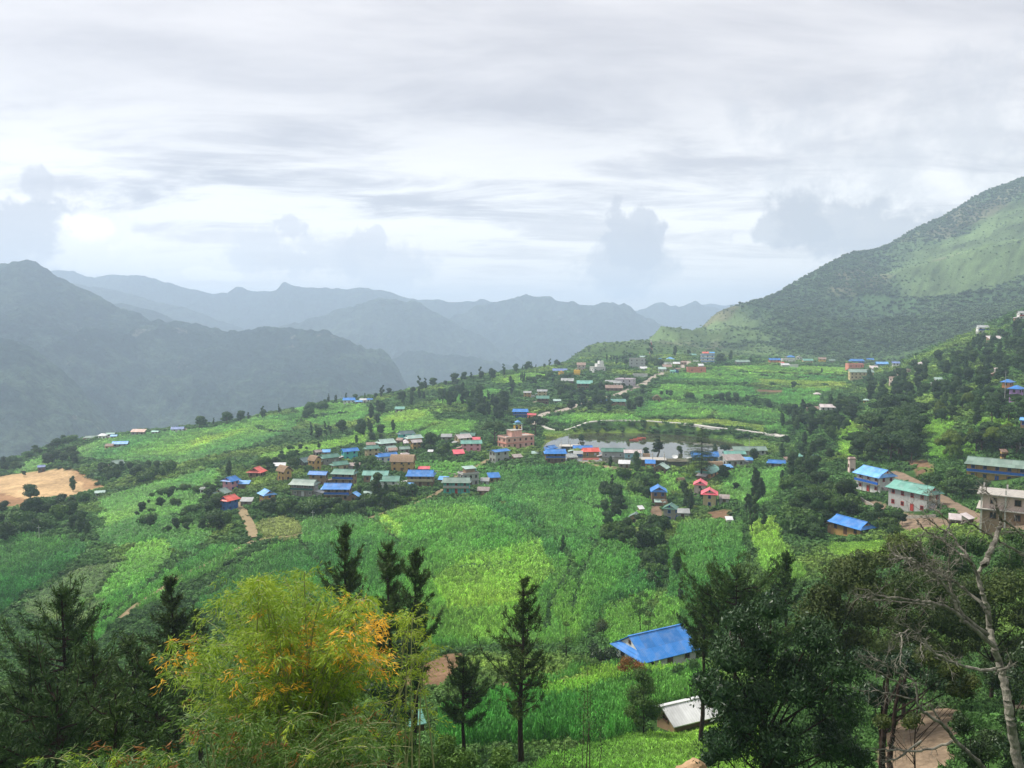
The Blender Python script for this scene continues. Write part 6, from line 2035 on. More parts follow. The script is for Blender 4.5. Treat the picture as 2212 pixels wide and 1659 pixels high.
clump(['round', 'bush', 'round'], [(1310, 1140), (1400, 1135), (1440, 1150), (1430, 1200), (1360, 1195), (1310, 1180)], 24, (3.5, 7), 'tree in the dark thicket below the hamlet', 'dark thicket below the hamlet', seed=43)
clump(['round', 'column'], [(1470, 1060), (1510, 1050), (1520, 1100), (1480, 1110)], 6, (4, 7), 'dark tree between the blue gable and the pink roofs', 'trees between blue gable and pink roofs', seed=44)
clump(['column', 'tall'], [(1590, 1090), (1640, 1060), (1660, 1140), (1610, 1180), (1590, 1150)], 10, (5, 9), 'dark tree on the bank right of the hamlet', 'trees on the bank right of the hamlet', seed=45)
one('column', 1632, 1078, 72, 'tall dark pointed tree right of the pink roofs', wide=0.8)
one('round', 1590, 1062, 22, 'small dark tree between the pink roofs and the pointed tree')
one('round', 1562, 1040, 38, 'round tree standing before the long teal roof')
one('column', 1460, 1250, 64, 'dark shapely tree alone in the maize below the hamlet', wide=0.9)
one('tall', 1470, 1310, 60, 'thin dark tree below the shapely tree in the maize')
one('tall', 1215, 1200, 45, 'lopped dark tree in the terrace line of the big field', wide=1.2)
clump(['bush'], [(1200, 1100), (1320, 1100), (1330, 1140), (1290, 1200), (1200, 1140)], 10, (1.5, 3), 'bush on the terrace lines of the big field', 'bushes on the terrace lines', seed=46)
clump(['bush', 'round'], [(1370, 1200), (1430, 1200), (1420, 1290), (1370, 1260)], 9, (2, 4.5), 'shrub in the gully through the maize below the hamlet', 'gully shrubs below the hamlet', seed=47)
# beyond the pond
clump(['round', 'column', 'round'], [(1225, 880), (1290, 868), (1380, 872), (1385, 890), (1330, 895), (1230, 893)], 26, (5, 9), 'dark tree in the belt between road and pond field', 'dark belt between road and pond field', seed=51)
clump(['round', 'bush'], [(1200, 840), (1290, 835), (1360, 840), (1290, 860), (1210, 870)], 30, (3.5, 7), '', '', seed=52, mass=True)
clump(['round', 'bush'], [(1150, 815), (1230, 815), (1270, 835), (1200, 845), (1140, 835)], 22, (3.5, 7), '', '', seed=53, mass=True)
clump(['tall', 'column'], [(1100, 820), (1140, 815), (1140, 850), (1105, 860)], 9, (6, 11), 'slender dark tree left of the grey roofed terrace houses', 'slender trees left of the terraces', seed=54)
along(['round', 'bush', 'round'], [(1385, 852), (1450, 858), (1540, 868), (1600, 872), (1660, 882), (1700, 892), (1740, 905)], 22, (4, 7), 'dark tree in the hedgerow across the pond side fields', 'hedgerow across the pond side fields', 1.5, seed=55)
clump(['round'], [(1550, 860), (1590, 862), (1590, 875), (1550, 872)], 4, (6, 9), 'big dark tree in the middle of the hedgerow', 'big trees in the middle of the hedgerow', seed=56)
one('round', 1715, 842, 20, 'lone dark tree standing in the striped fields')
one('column', 1775, 806, 12, 'small dark tree by the field near the cream long house')
one('column', 1458, 772, 26, 'tall dark conifer-like tree above the upper road', wide=0.9)
one('tall', 1405, 775, 34, 'pair-like tall feathery trees by the grey concrete block', wide=1.6)
one('column', 1578, 782, 26, 'narrow dark tree right of the white and blue house')
one('round', 1556, 788, 26, 'broad dark tree beside the white and blue house', wide=1.3)
one('round', 1620, 785, 14, 'round tree near the long pale green roof')
one('round', 1488, 768, 14, 'round tree behind the upper road houses')
clump(['round', 'bush'], [(1330, 770), (1400, 775), (1440, 795), (1400, 800), (1330, 790)], 20, (4, 8), '', '', seed=57, mass=True)
along(['tall', 'round'], [(1110, 805), (1150, 800), (1180, 796), (1215, 790)], 10, (5, 10), 'thin tree on the ridge left of the yellow shrine', 'thin ridge trees by the yellow shrine', 4, seed=58)
along(['round', 'tall'], [(1260, 790), (1300, 785), (1340, 778), (1380, 770)], 10, (5, 10), 'tree on the ridge behind the white stepped house', 'ridge trees behind the white stepped house', 6, seed=59)
# wooded slope on the right
slope = 'tree of the dense wood on the right slope'
clump(BL + ['wide'], [(1690, 905), (1760, 880), (1850, 880), (1850, 930), (1800, 960), (1690, 930)], 36, (6, 11), '', '', seed=61, mass=True)
clump(['wide', 'round'], [(1860, 910), (1960, 890), (1990, 920), (1990, 960), (1880, 960)], 14, (9, 14), 'huge dark spreading tree in the middle of the slope', 'huge spreading trees on the slope', seed=62, gap=0.9, wide=1.2)
clump(['wide', 'round'], [(1850, 960), (1980, 960), (2010, 1000), (1930, 1010), (1840, 1000)], 14, (8, 12), 'dark spreading tree above the pale blue roofed house', 'spreading trees above the pale blue roof', seed=63, gap=0.9)
clump(BL, [(1690, 960), (1760, 960), (1800, 1000), (1750, 1050), (1690, 1060), (1680, 1000)], 24, (4, 8), 'tree in the scrub between pond and hillside track', 'scrub between pond and track', seed=64)
clump(['round', 'round', 'bush'], [(1680, 1060), (1780, 1050), (1840, 1080), (1840, 1120), (1760, 1180), (1700, 1140)], 44, (4, 7.5), '', '', seed=65, mass=True)
one('round', 1738, 1110, 62, 'big domed tree left of the grey block house', wide=1.15)
one('round', 1760, 1170, 42, 'domed green tree left of the single storey ochre house', wide=1.1)
clump(BL, [(1860, 830), (1960, 800), (2060, 770), (2212, 700), (2212, 800), (2100, 860), (1960, 880), (1880, 880)], 110, (6, 10), '', '', seed=66, gap=0.75, mass=True)
clump(BL + ['wide'], [(1990, 880), (2212, 860), (2212, 920), (2110, 930), (1990, 920)], 26, (5, 9), 'dark tree between the bright clearings on the right slope', 'trees between the clearings', seed=67)
clump(['round', 'wide', 'feather'], [(2000, 985), (2110, 960), (2212, 950), (2212, 990), (2110, 990), (2060, 1000)], 20, (5, 9), 'tree above the long ochre house', 'trees above the long ochre house', seed=68)
one('wide', 2140, 960, 56, 'large dark tree with yellowish top above the long ochre house')
one('feather', 2050, 992, 60, 'large light green clump left of the yellowish topped tree', wide=1.3)
one('feather', 2030, 905, 40, 'light green bamboo clump at the upper clearing')
one('feather', 2090, 890, 44, 'feathery clump above the bright clearing')
clump(['round', 'bush'], [(2000, 1040), (2100, 1060), (2110, 1080), (2040, 1080), (1990, 1060)], 13, (4, 7), 'tree between the track and the long ochre house', 'trees between track and ochre house', seed=69)
one('round', 2080, 1083, 54, 'dense round bush-like tree beside the track', wide=1.2)
one('round', 2120, 1078, 50, 'dark tree before the long ochre house balcony', wide=1.1)
clump(['bush', 'round'], [(1860, 1110), (1950, 1120), (1980, 1150), (1900, 1160), (1860, 1140)], 14, (2.5, 5), 'shrub between the ochre house and the block house', 'shrubs between ochre and block house', seed=70)
clump(['round', 'wide'], [(2150, 800), (2212, 780), (2212, 830), (2160, 840)], 7, (5, 8), 'tree around the ruinous grey house', 'trees round the ruinous grey house', seed=71)

along(['bush', 'bush', 'bush'], [(1190, 932), (1240, 931), (1300, 930), (1380, 931), (1460, 932), (1530, 936), (1600, 944)], 26, (1.6, 3.0), '', 'bushes on the far bank of the pond', 1.0, seed=74)

# utility poles
pole_m = paint('pole_grey', (0.45, 0.45, 0.43))
for i, (u, v, hp, lb) in enumerate([(1228, 958, 22, 'thin grey pole in the shallows left of the pond'), (1618, 985, 40, 'grey utility pole at the right end of the pond'), (676, 1130 - 2, 26, 'thin pole at the slope under the upper left field'),
                                    (2170, 868, 68, 'tall thin pole above the two blue roofs on the right'), (85, 1170, 36, 'thin pale pole in the lower left maize')]):
    p = hit(u, v)
    e = bpy.data.objects.new('utility_pole', None)
    COL.objects.link(e)
    e.location = p
    tag(e, lb, 'pole')
    b = MB()
    b.cyl(0, 0, -0.5, hp * p[1] / FPX, 0.11, 7, 0, 0.07)
    link('mast', b.mesh('mast', [pole_m]), e)
    b = MB()
    b.box(-0.6, 0.6, -0.04, 0.04, hp * p[1] / FPX - 0.7, hp * p[1] / FPX - 0.6)
    link('crossarm', b.mesh('crossarm', [pole_m]), e)
# lattice tower
p = hit(1406, 768, 700, 1300)
H_ = 34 * p[1] / FPX
b = [MB(), MB()]
nl = 6
for k in range(nl):
    z0_, z1_ = H_ * k / nl, H_ * (k + 1) / nl
    w0, w1 = 2.2 * (1 - 0.7 * k / nl), 2.2 * (1 - 0.7 * (k + 1) / nl)
    for j in range(4):
        a0, a1 = j * math.pi / 2 + .78, (j + 1) * math.pi / 2 + .78
        p0, p1 = (w0 * math.cos(a0), w0 * math.sin(a0), z0_), (w1 * math.cos(a0), w1 * math.sin(a0), z1_)
        p2 = (w1 * math.cos(a1), w1 * math.sin(a1), z1_)
        for (qa, qb) in ((p0, p1), (p0, p2), (p1, p2)):
            V, Q = tube([qa, tuple((np.array(qa) + qb) / 2), qb], [0.16] * 3, 4)
            b[k % 2].add(V.tolist(), Q.tolist())
e = bpy.data.objects.new('lattice_tower', None)
COL.objects.link(e)
e.location = p
tag(e, 'small red and white lattice mast on the ridge', 'mast')
link('red_section', b[0].mesh('red_section', [TRIM['red']]), e)
link('white_section', b[1].mesh('white_section', [TRIM['white']]), e)

# ------------------------------------------------------------------ scattered plants (stuff)


def gn_scatter(name, pts, scl, rot, tint, var, sources, label):
    me = bpy.data.meshes.new(name)
    n = len(pts)
    me.vertices.add(n)
    me.vertices.foreach_set('co', np.asarray(pts, np.float32).ravel())
    for k, typ, dat in (('scl', 'FLOAT_VECTOR', scl), ('rotv', 'FLOAT_VECTOR', rot), ('tint', 'FLOAT_COLOR', tint), ('var', 'INT', var)):
        a = me.attributes.new(k, typ, 'POINT')
        if typ == 'INT':
            a.data.foreach_set('value', np.asarray(dat, np.int32))
        elif typ == 'FLOAT_COLOR':
            a.data.foreach_set('color', np.asarray(dat, np.float32).ravel())
        else:
            a.data.foreach_set('vector', np.asarray(dat, np.float32).ravel())
    o = link(name, me)
    o['kind'] = 'stuff'
    o['label'] = label
    ng = bpy.data.node_groups.new(name + '_scatter', 'GeometryNodeTree')
    ng.interface.new_socket('Geometry', in_out='INPUT', socket_type='NodeSocketGeometry')
    ng.interface.new_socket('Geometry', in_out='OUTPUT', socket_type='NodeSocketGeometry')
    gi, go = ng.nodes.new('NodeGroupInput'), ng.nodes.new('NodeGroupOutput')
    jn = ng.nodes.new('GeometryNodeJoinGeometry')

    def attr(nm, ty):
        nd = ng.nodes.new('GeometryNodeInputNamedAttribute')
        nd.data_type = ty
        nd.inputs[0].default_value = nm
        return nd.outputs[0]
    av, asx, arx = attr('var', 'INT'), attr('scl', 'FLOAT_VECTOR'), attr('rotv', 'FLOAT_VECTOR')
    for k, src in enumerate(sources):
        cmp_ = ng.nodes.new('FunctionNodeCompare')
        cmp_.data_type = 'INT'
        cmp_.operation = 'EQUAL'
        ng.links.new(av, cmp_.inputs[2])
        cmp_.inputs[3].default_value = k
        ip = ng.nodes.new('GeometryNodeInstanceOnPoints')
        oi = ng.nodes.new('GeometryNodeObjectInfo')
        oi.inputs['Object'].default_value = src
        ng.links.new(gi.outputs[0], ip.inputs['Points'])
        ng.links.new(cmp_.outputs[0], ip.inputs['Selection'])
        ng.links.new(oi.outputs['Geometry'], ip.inputs['Instance'])
        er = ng.nodes.new('FunctionNodeEulerToRotation')
        ng.links.new(arx, er.inputs[0])
        ng.links.new(er.outputs[0], ip.inputs['Rotation'])
        ng.links.new(asx, ip.inputs['Scale'])
        ng.links.new(ip.outputs[0], jn.inputs[0])
    ng.links.new(jn.outputs[0], go.inputs[0])
    md = o.modifiers.new('scatter', 'NODES')
    md.node_group = ng
    return o


def tint_material(name, transl=0.3, rough=0.55, lo=0.55, hi=1.45):
    m, t = new_mat(name)
    at = t.n('ShaderNodeAttribute', attribute_name='tint', attribute_type='INSTANCER')
    lv = t.n('ShaderNodeAttribute', attribute_name='lv')
    oi = t.n('ShaderNodeObjectInfo')
    k = t.math('MULTIPLY', t.ramp(lv.outputs['Fac'], 0, 1, lo, hi, smooth=False), t.ramp(oi.outputs['Random'], 0, 1, 0.8, 1.2, smooth=False))
    sc = t.n('ShaderNodeVectorMath', operation='SCALE', i_0=at.outputs['Color'])
    t.put(sc.inputs[3], k)
    b = t.n('ShaderNodeBsdfPrincipled')
    t.put(b.inputs['Base Color'], sc.outputs[0])
    b.inputs['Roughness'].default_value = rough
    b.inputs['Specular IOR Level'].default_value = 0.25
    tr = t.n('ShaderNodeBsdfTranslucent')
    t.put(tr.inputs[0], sc.outputs[0])
    mx = t.n('ShaderNodeMixShader')
    mx.inputs[0].default_value = transl
    t.put(mx.inputs[1], b.outputs[0])
    t.put(mx.inputs[2], tr.outputs[0])
    o = t.n('ShaderNodeOutputMaterial')
    t.put(o.inputs[0], mx.outputs[0])
    return m


M_CROP = tint_material('crop_leaf', 0.3, 0.5, 0.35, 1.65)
M_WILD = tint_material('wild_leaf', 0.15, 0.7, 0.5, 1.5)


def src_obj(name, me):
    return bpy.data.objects.new(name, me)


def maize_mesh(seed, stalks=3, leaves=6):
    R = np.random.default_rng(seed)
    g = Geo()
    for s_ in range(stalks):
        bx, by = R.uniform(-0.42, 0.42, 2)
        hh = R.uniform(0.8, 1.05)
        V, Q = tube([(bx, by, -0.2), (bx, by, hh * 0.5), (bx + 0.02, by, hh)], [0.016, 0.014, 0.006], 3)
        g.add(V, Q, 0.4)
        for k in range(leaves):
            a = R.uniform(0, 2 * math.pi)
            z = hh * (0.25 + 0.7 * k / leaves)
            ln = R.uniform(0.32, 0.5)
            d = np.array([math.cos(a), math.sin(a), 0])
            sd = np.array([-math.sin(a), math.cos(a), 0]) * 0.085
            p0 = np.array([bx, by, z])
            p1 = p0 + d * ln * 0.5 + np.array([0, 0, 0.17])
            p2 = p0 + d * ln + np.array([0, 0, -0.02])
            g.add(np.array([p0 - sd * .5, p0 + sd * .5, p1 + sd, p1 - sd]), np.array([[0, 1, 2, 3]]), R.uniform(0.3, 1))
            g.add(np.array([p1 - sd, p1 + sd, p2 + sd * .2, p2 - sd * .2]), np.array([[0, 1, 2, 3]]), R.uniform(0.2, 0.9))
    return g.mesh('maize_tuft', [M_CROP])


def grass_mesh(seed):
    R = np.random.default_rng(seed)
    n = 46
    g = Geo()
    cen = np.c_[R.uniform(-0.5, 0.5, (n, 2)), np.zeros(n)]
    ax = unit(np.c_[R.normal(size=(n, 2)) * 0.45, np.ones(n)])
    nr = unit(np.cross(ax, R.normal(size=(n, 3))))
    V, Q = leaf_quads(cen, ax, nr, R.uniform(0.5, 1.1, n), np.full(n, 0.10), R, 0.05)
    g.add(V, Q, R.uniform(0, 1, n))
    return g.mesh('grass_tuft', [M_CROP])


def shrub_mesh(seed, n=170, size=0.2):
    R = np.random.default_rng(seed)
    lob = [(R.uniform(-.32, .32), R.uniform(-.32, .32), R.uniform(0.15, 0.6), R.uniform(.2, .36), R.uniform(.2, .36), R.uniform(.2, .34)) for _ in range(5)]
    return lobes_crown(R, lob, n, size, core=True).mesh('shrub_tuft', [M_WILD])


SRC_CROP = [src_obj('maize_tuft', maize_mesh(1)), src_obj('maize_tuft', maize_mesh(2)), src_obj('maize_tuft', maize_mesh(3)), src_obj('grass_tuft', grass_mesh(4))]
SRC_WILD = [src_obj('shrub_tuft', shrub_mesh(5)), src_obj('shrub_tuft', shrub_mesh(6)), src_obj('shrub_tuft', shrub_mesh(7, 120, 0.26)), src_obj('weed_tuft', grass_mesh(8))]
SRC_WILD[3].data.materials.clear()
SRC_WILD[3].data.materials.append(M_WILD)


def scatter_points(y0, y1, k, smin, smax, amax, seed):
    """jittered grid whose spacing grows with distance"""
    R = np.random.default_rng(seed)
    P_ = []
    y = y0
    while y < y1:
        s = min(max(k * y, smin), smax)
        nx = int(2 * amax * (y + YO) / s)
        x = (np.arange(nx) - nx / 2) * s + R.uniform(-0.45, 0.45, nx) * s
        yy_ = y + R.uniform(-0.45, 0.45, nx) * s
        P_.append(np.c_[x, yy_, np.full(nx, s)])
        y += s
    P_ = np.concatenate(P_)
    z = height(P_[:, 0], P_[:, 1])
    u, v = project(P_[:, 0], P_[:, 1], z)
    ok = (u > -300) & (u < 2560) & (v < 1850)
    return P_[ok], z[ok]


def keep_clear(P_, ins, m=0.86):
    ok = np.ones(len(P_), bool)
    for (e, hx_, hy_, hr, *_r) in HOUSES:
        near = np.abs(P_[:, 0] - hx_) < hr + 2
        near &= np.abs(P_[:, 1] - hy_) < hr + 2
        ok &= ~(near & ((P_[:, 0] - hx_) ** 2 + (P_[:, 1] - hy_) ** 2 < (hr * m + ins) ** 2))
    for ln, hw_ in LINES:
        for a, b_ in zip(ln[:-1:2], ln[2::2]):
            mid = (a + b_) / 2
            rr = np.linalg.norm(b_ - a) / 2 + hw_ + 1.5
            near = np.where((np.abs(P_[:, 0] - mid[0]) < rr) & (np.abs(P_[:, 1] - mid[1]) < rr))[0]
            if len(near):
                ab = b_ - a
                q = P_[near, :2] - a
                tt = np.clip((q @ ab) / (ab @ ab + 1e-9), 0, 1)
                dd = np.hypot(*(q - tt[:, None] * ab).T)
                ok[near[dd < hw_ * 0.95 + ins * 0.4]] = False
    near = (P_[:, 0] > -60) & (P_[:, 0] < 230) & (P_[:, 1] > 250) & (P_[:, 1] < 560)
    idx_ = np.where(near)[0]
    if len(idx_):
        dp = polydist(P_[idx_, 0], P_[idx_, 1], POND_W)
        ok[idx_[dp < 1.0]] = False
    return ok


R0 = np.random.default_rng(77)
Pc, zc_ = scatter_points(36, 860, 0.0050, 0.55, 3.4, 0.80, 5)
colc, cropc = classify(Pc[:, 0], Pc[:, 1], zc_)
okc = keep_clear(Pc, 0.2)
isc = (cropc > 0) & okc
n_ = isc.sum()
s_ = Pc[isc, 2]
hh = np.maximum(cropc[isc], 0.22)
grassy = hh <= 0.35
hh2 = np.where(grassy, np.maximum(hh, s_ * 0.35), hh * (1 + 0.0006 * Pc[isc, 1]))
hh2 = hh2 * R0.uniform(0.65, 1.3, n_) * (1 + 0.25 * fbm(Pc[isc, 0], Pc[isc, 1], 7, 3, 8))
var = np.where(grassy, 3, R0.integers(0, 3, n_))
tint = np.c_[np.clip(colc[isc] * 2.1 * R0.uniform(0.62, 1.38, (n_, 1)), 0, 1), np.ones(n_)]
gn_scatter('maize_crop', np.c_[Pc[isc, :2], zc_[isc]], np.c_[s_ * 1.25, s_ * 1.25, hh2], np.c_[R0.normal(size=(n_, 2)) * 0.06, R0.uniform(0, 6.28, n_)], tint, var, SRC_CROP, 'maize and grass crops standing in the terraced fields')
# undergrowth on everything that is neither field nor bare
Pw, zw = scatter_points(30, 860, 0.0062, 0.5, 4.2, 0.80, 6)
colw, cropw = classify(Pw[:, 0], Pw[:, 1], zw)
okw = keep_clear(Pw, 0.5)
dens = fbm(Pw[:, 0], Pw[:, 1], 22, 3, 30)
isw = (cropw == 0) & okw & (R0.uniform(0, 1, len(Pw)) < 0.72 + 0.5 * dens)
n_ = isw.sum()
s_ = Pw[isw, 2]
dn = dens[isw]
big = R0.uniform(0, 1, n_) ** 2
sz = s_ * 1.25 * (0.75 + 0.9 * big)
kk = 0.55 + 0.6 * np.clip(fbm(Pw[isw, 0], Pw[isw, 1], 16, 3, 34) + 0.5, 0, 1)
lc = np.array((0.042, 0.095, 0.022)) + np.clip(fbm(Pw[isw, 0], Pw[isw, 1], 34, 3, 36), 0, 1)[:, None] * np.array((0.14, 0.16, 0.02))
tint = np.c_[np.clip(lc * 1.38 * (0.7 + 0.8 * kk)[:, None] * R0.uniform(0.75, 1.3, (n_, 1)), 0, 1), np.ones(n_)]
var = np.where(R0.uniform(0, 1, n_) < 0.25, 3, R0.integers(0, 3, n_))
gn_scatter('undergrowth', np.c_[Pw[isw, :2], zw[isw] - 0.05], np.c_[sz, sz, np.minimum(sz * 0.85, 0.9 + sz * 0.35)], np.c_[R0.normal(size=(n_, 2)) * 0.1, R0.uniform(0, 6.28, n_)], tint, var, SRC_WILD, 'wild green undergrowth on banks and between the fields')
# trees of the far forested slope
Pf, zf = scatter_points(830, 1790, 0.0045, 4.2, 7.5, 0.80, 9)
dens = fbm(Pf[:, 0] + 0.3 * Pf[:, 1], Pf[:, 1] * 0.5, 230, 5, 71) + 0.25 * sstep(0.5, 0.9, Pf[:, 0] / Pf[:, 1]) - 0.0004 * (Pf[:, 1] - 1150)
prob = 0.92 - 0.55 * sstep(-0.05, 0.22, dens)
uf, vf_ = project(Pf[:, 0], Pf[:, 1], zf)
isf = R0.uniform(0, 1, len(Pf)) < prob
n_ = isf.sum()
szf = R0.uniform(2.5, 7.5, n_)
opn = sstep(-0.02, 0.2, dens[isf])
szf = szf * (1 - 0.58 * opn)
tf = np.array((0.088, 0.145, 0.062)) * (1 + 0.5 * opn)[:, None] * R0.uniform(0.6, 1.5, (n_, 1))
gn_scatter('forest', np.c_[Pf[isf, :2], zf[isf] - 0.5], np.c_[szf * 1.15, szf * 1.15, szf * R0.uniform(0.6, 1.0, n_)], np.c_[np.zeros((n_, 2)), R0.uniform(0, 6.28, n_)], np.c_[tf, np.ones(n_)], R0.integers(0, 3, n_), SRC_WILD, 'forest and scattered trees on the far mountain slope')
print('scatter', isc.sum(), isw.sum(), isf.sum(), 'trees', len(TREES))

kinds_ = ['round', 'column', 'bush', 'wide', 'tall']
srcs, key_ = [], {}
for kd in kinds_:
    for i in range(2):
        key_[kd, i] = len(srcs)
        srcs.append(src_obj('woodland_tree', VAR[kd, i][1]))
Rw = np.random.default_rng(4)
pts = np.array([p for (_, p, _) in WOOD])
sc_ = np.array([h / BASEH[k] for (k, _, h) in WOOD])[:, None] * Rw.uniform(0.9, 1.15, (len(WOOD), 3))
gn_scatter('woodland', pts, sc_, np.c_[np.zeros((len(WOOD), 2)), Rw.uniform(0, 6.28, len(WOOD))], np.ones((len(WOOD), 4)), np.array([key_[k, int(Rw.integers(2))] for (k, _, _) in WOOD]), srcs,
           'massed dark woodland on the slopes and behind the village')

# ------------------------------------------------------------------ foreground plants
M_NEEDLE = leaf_material('pine_needles', (0.022, 0.060, 0.016), (0.072, 0.140, 0.030), 0.1, 0.35)
M_NEEDLE_L = leaf_material('pine_needles_light', (0.035, 0.078, 0.022), (0.095, 0.165, 0.042), 0.15, 0.35)
M_GLOSSY = leaf_material('glossy_leaf', (0.012, 0.036, 0.014), (0.040, 0.085, 0.028), 0.1, 0.2, 0.4)
M_OLIVE = leaf_material('olive_leaf', (0.022, 0.050, 0.012), (0.085, 0.125, 0.026), 0.15, 0.4)
M_BAMBOO = leaf_material('bamboo_leaf', (0.13, 0.26, 0.014), (0.34, 0.47, 0.030), 0.35, 0.15, 0.5)
M_BAMBOO_D = leaf_material('bamboo_leaf_green', (0.030, 0.100, 0.014), (0.10, 0.22, 0.028), 0.3, 0.15, 0.5)
M_BAMBOO_O = leaf_material('bamboo_leaf_orange', (0.72, 0.36, 0.012), (0.95, 0.62, 0.06), 0.3, 0.1, 0.5)
M_BAMBOO_B = leaf_material('bamboo_leaf_brown', (0.14, 0.06, 0.012), (0.28, 0.13, 0.03), 0.2, 0.1, 0.6)
M_CULM = paint('culm', (0.30, 0.30, 0.14), 0.7, 0.2)
M_LICHEN = paint('lichen_bark', (0.20, 0.185, 0.155), 1.0, 0.9, 0.0, 5.0)


def XYH(u, y, vtop):
    """ground point under view column u at distance y, and the height that reaches up to vtop"""
    p = P(u, vtop, y)
    g = float(height(np.array([p[0]]), np.array([p[1]]))[0])
    return np.array([p[0], p[1], g]), p[2] - g


def pine(u, y, vtop, label, wpx, vbot, seed, light=False, group=None, dens=1.0, lean=0.0):
    """wpx: crown width in the view; vbot: where the crown ends below"""
    R = np.random.default_rng(seed)
    base, H = XYH(u, y, vtop)
    zb = max(P(u, vbot, y)[2] - base[2], 0.3)
    Rm = wpx * y / FPX / 2
    e = bpy.data.objects.new('pine_tree', None)
    COL.objects.link(e)
    e.location = base
    tag(e, label, 'tree', group)
    g = Geo()
    zz = np.linspace(-1, H * 0.98, 9)
    off = np.cumsum(R.normal(size=(9, 2)) * 0.05, 0) + np.c_[np.linspace(0, lean, 9), np.zeros(9)]
    off[0] = off[1] = 0
    tp = np.c_[off, zz]
    r0 = 0.10 + H * 0.0095
    V, Q = tube(tp, np.linspace(r0, 0.03, 9), 8)
    g.add(V, Q)
    gn = Geo()
    tips = []
    nwh = int((H - zb) / 0.56)
    for w in range(nwh):
        f = (w + R.uniform(-0.3, 0.3)) / nwh
        z = zb + (H - zb) * np.clip(f, 0, 0.97)
        prof = min(1.0, 1.25 * (1 - np.clip(f, 0, 1)) ** 0.75) * (0.6 + 0.4 * min(1, f * 4)) + 0.12
        nb = int(R.integers(5, 8))
        for k in range(nb):
            a = R.uniform(0, 6.283)
            ln = Rm * prof * (0.25 + 1.15 * R.uniform() ** 0.7) * (0.8 + 0.35 * math.sin(w * 1.7 + a + seed))
            up = R.uniform(0.35, 0.95) * ln + 0.25
            c0 = np.array([np.interp(z, zz, tp[:, 0]), np.interp(z, zz, tp[:, 1]), z])
            d = np.array([math.cos(a), math.sin(a), 0])
            pts = [c0, c0 + d * ln * 0.5 + np.array([0, 0, up * 0.15]), c0 + d * ln * 0.85 + np.array([0, 0, up * 0.55]), c0 + d * ln + np.array([0, 0, up])]
            V, Q = tube(pts, [0.035 + 0.012 * ln, 0.03, 0.02, 0.012], 4)
            g.add(V, Q)
            pa = np.array(pts)
            nt = max(3, int(ln / 0.22 * dens))
            for j in range(nt):
                s = 0.30 + 0.7 * (j + R.uniform(0, 1)) / nt
                q = np.array([np.interp(s, [0, .5, .85, 1], pa[:, i]) for i in range(3)])
                q += R.normal(size=3) * 0.10 * (ln * 0.5 + 0.3)
                tips.append((q, d * 0.6 + np.array([0, 0, 0.9]), 0.3 + 0.7 * (s > 0.7)))
    tips.append((np.array([tp[-1][0], tp[-1][1], H * 0.985]), np.array([0, 0, 1.0]), 1.0))
    T = np.array([q for q, _, _ in tips])
    D = unit(np.array([d for _, d, _ in tips]))
    nb = 24
    n = len(T) * nb
    rep = np.repeat(np.arange(len(T)), nb)
    ax = unit(D[rep] * 0.75 + R.normal(size=(n, 3)) * 0.62)
    nr = unit(np.cross(ax, R.normal(size=(n, 3))))
    base_ = T[rep] - D[rep] * (R.uniform(0.0, 0.34, n))[:, None]
    V, Q = leaf_quads(base_, ax, nr, R.uniform(0.22, 0.40, n), np.full(n, 0.030 + 0.0004 * y), R)
    tone = np.repeat(R.uniform(0, 0.7, len(T)), nb) + R.uniform(0, 0.3, n)
    gn.add(V, Q, tone)
    link('trunk', g.mesh('trunk', [M_BARKD]), e)
    link('crown', gn.mesh('crown', [M_NEEDLE_L if light else M_NEEDLE]), e)
    return e


grp = 'dark pines crowded at the lower left'
pine(130, 42, 1272, 'broadest dark pine of the lower left group with several tops', 250, 1640, 1, dens=1.3)
pine(60, 37, 1392, 'dark pine at the left edge of the lower left group', 200, 1680, 2, dens=1.3)
pine(205, 36, 1385, 'dark pine right of the broad one in the lower left group', 170, 1640, 3, dens=1.3)
pine(372, 50, 1245, 'dark pine with rounded top behind the bamboo left side', 125, 1600, 4, dens=1.5)
pine(285, 40, 1368, 'lighter pine between the rounded pine and the broad pine', 150, 1640, 5, True, dens=1.2)
pine(330, 33, 1440, 'low dark pine under the rounded pine', 180, 1680, 6, dens=1.3)
pine(-30, 32, 1440, 'dark pine cut off by the left edge', 200, 1690, 7, dens=1.2)
pine(130, 29, 1480, 'dark pine at the bottom of the lower left group', 230, 1700, 8, dens=1.3)
pine(250, 26, 1500, 'pine with thick black trunk at the bottom left', 120, 1600, 9, dens=1.0)
pine(425, 55, 1305, 'small pine peeking out right of the rounded pine', 60, 1420, 10)
pine(738, 62, 1130, 'pointed dark pine rising behind the top of the bamboo', 100, 1400, 11, dens=1.4)
pine(838, 50, 1168, 'tall greyish pine right behind the bamboo', 130, 1600, 12, True, dens=1.5)
pine(888, 58, 1178, 'dark pine with upright tufts right of the greyish pine', 85, 1450, 13, dens=1.3)
pine(1126, 53, 1248, 'tall pine with long bare trunk in the middle foreground', 140, 1545, 14, dens=0.95)
pine(1002, 57, 1418, 'smaller pine with bare trunk left of the tall middle pine', 130, 1560, 15, dens=1.4)
pine(1590, 62, 1222, 'wide dark pine with open branches right of the big blue roof', 235, 1430, 16, dens=1.3)
pine(1706, 74, 1188, 'narrow dark pine top behind the wide dark pine', 75, 1330, 17, dens=1.2)
pine(1520, 64, 1262, 'pine with rounded crown overlapping the end of the big blue roof', 110, 1420, 18, dens=1.4)


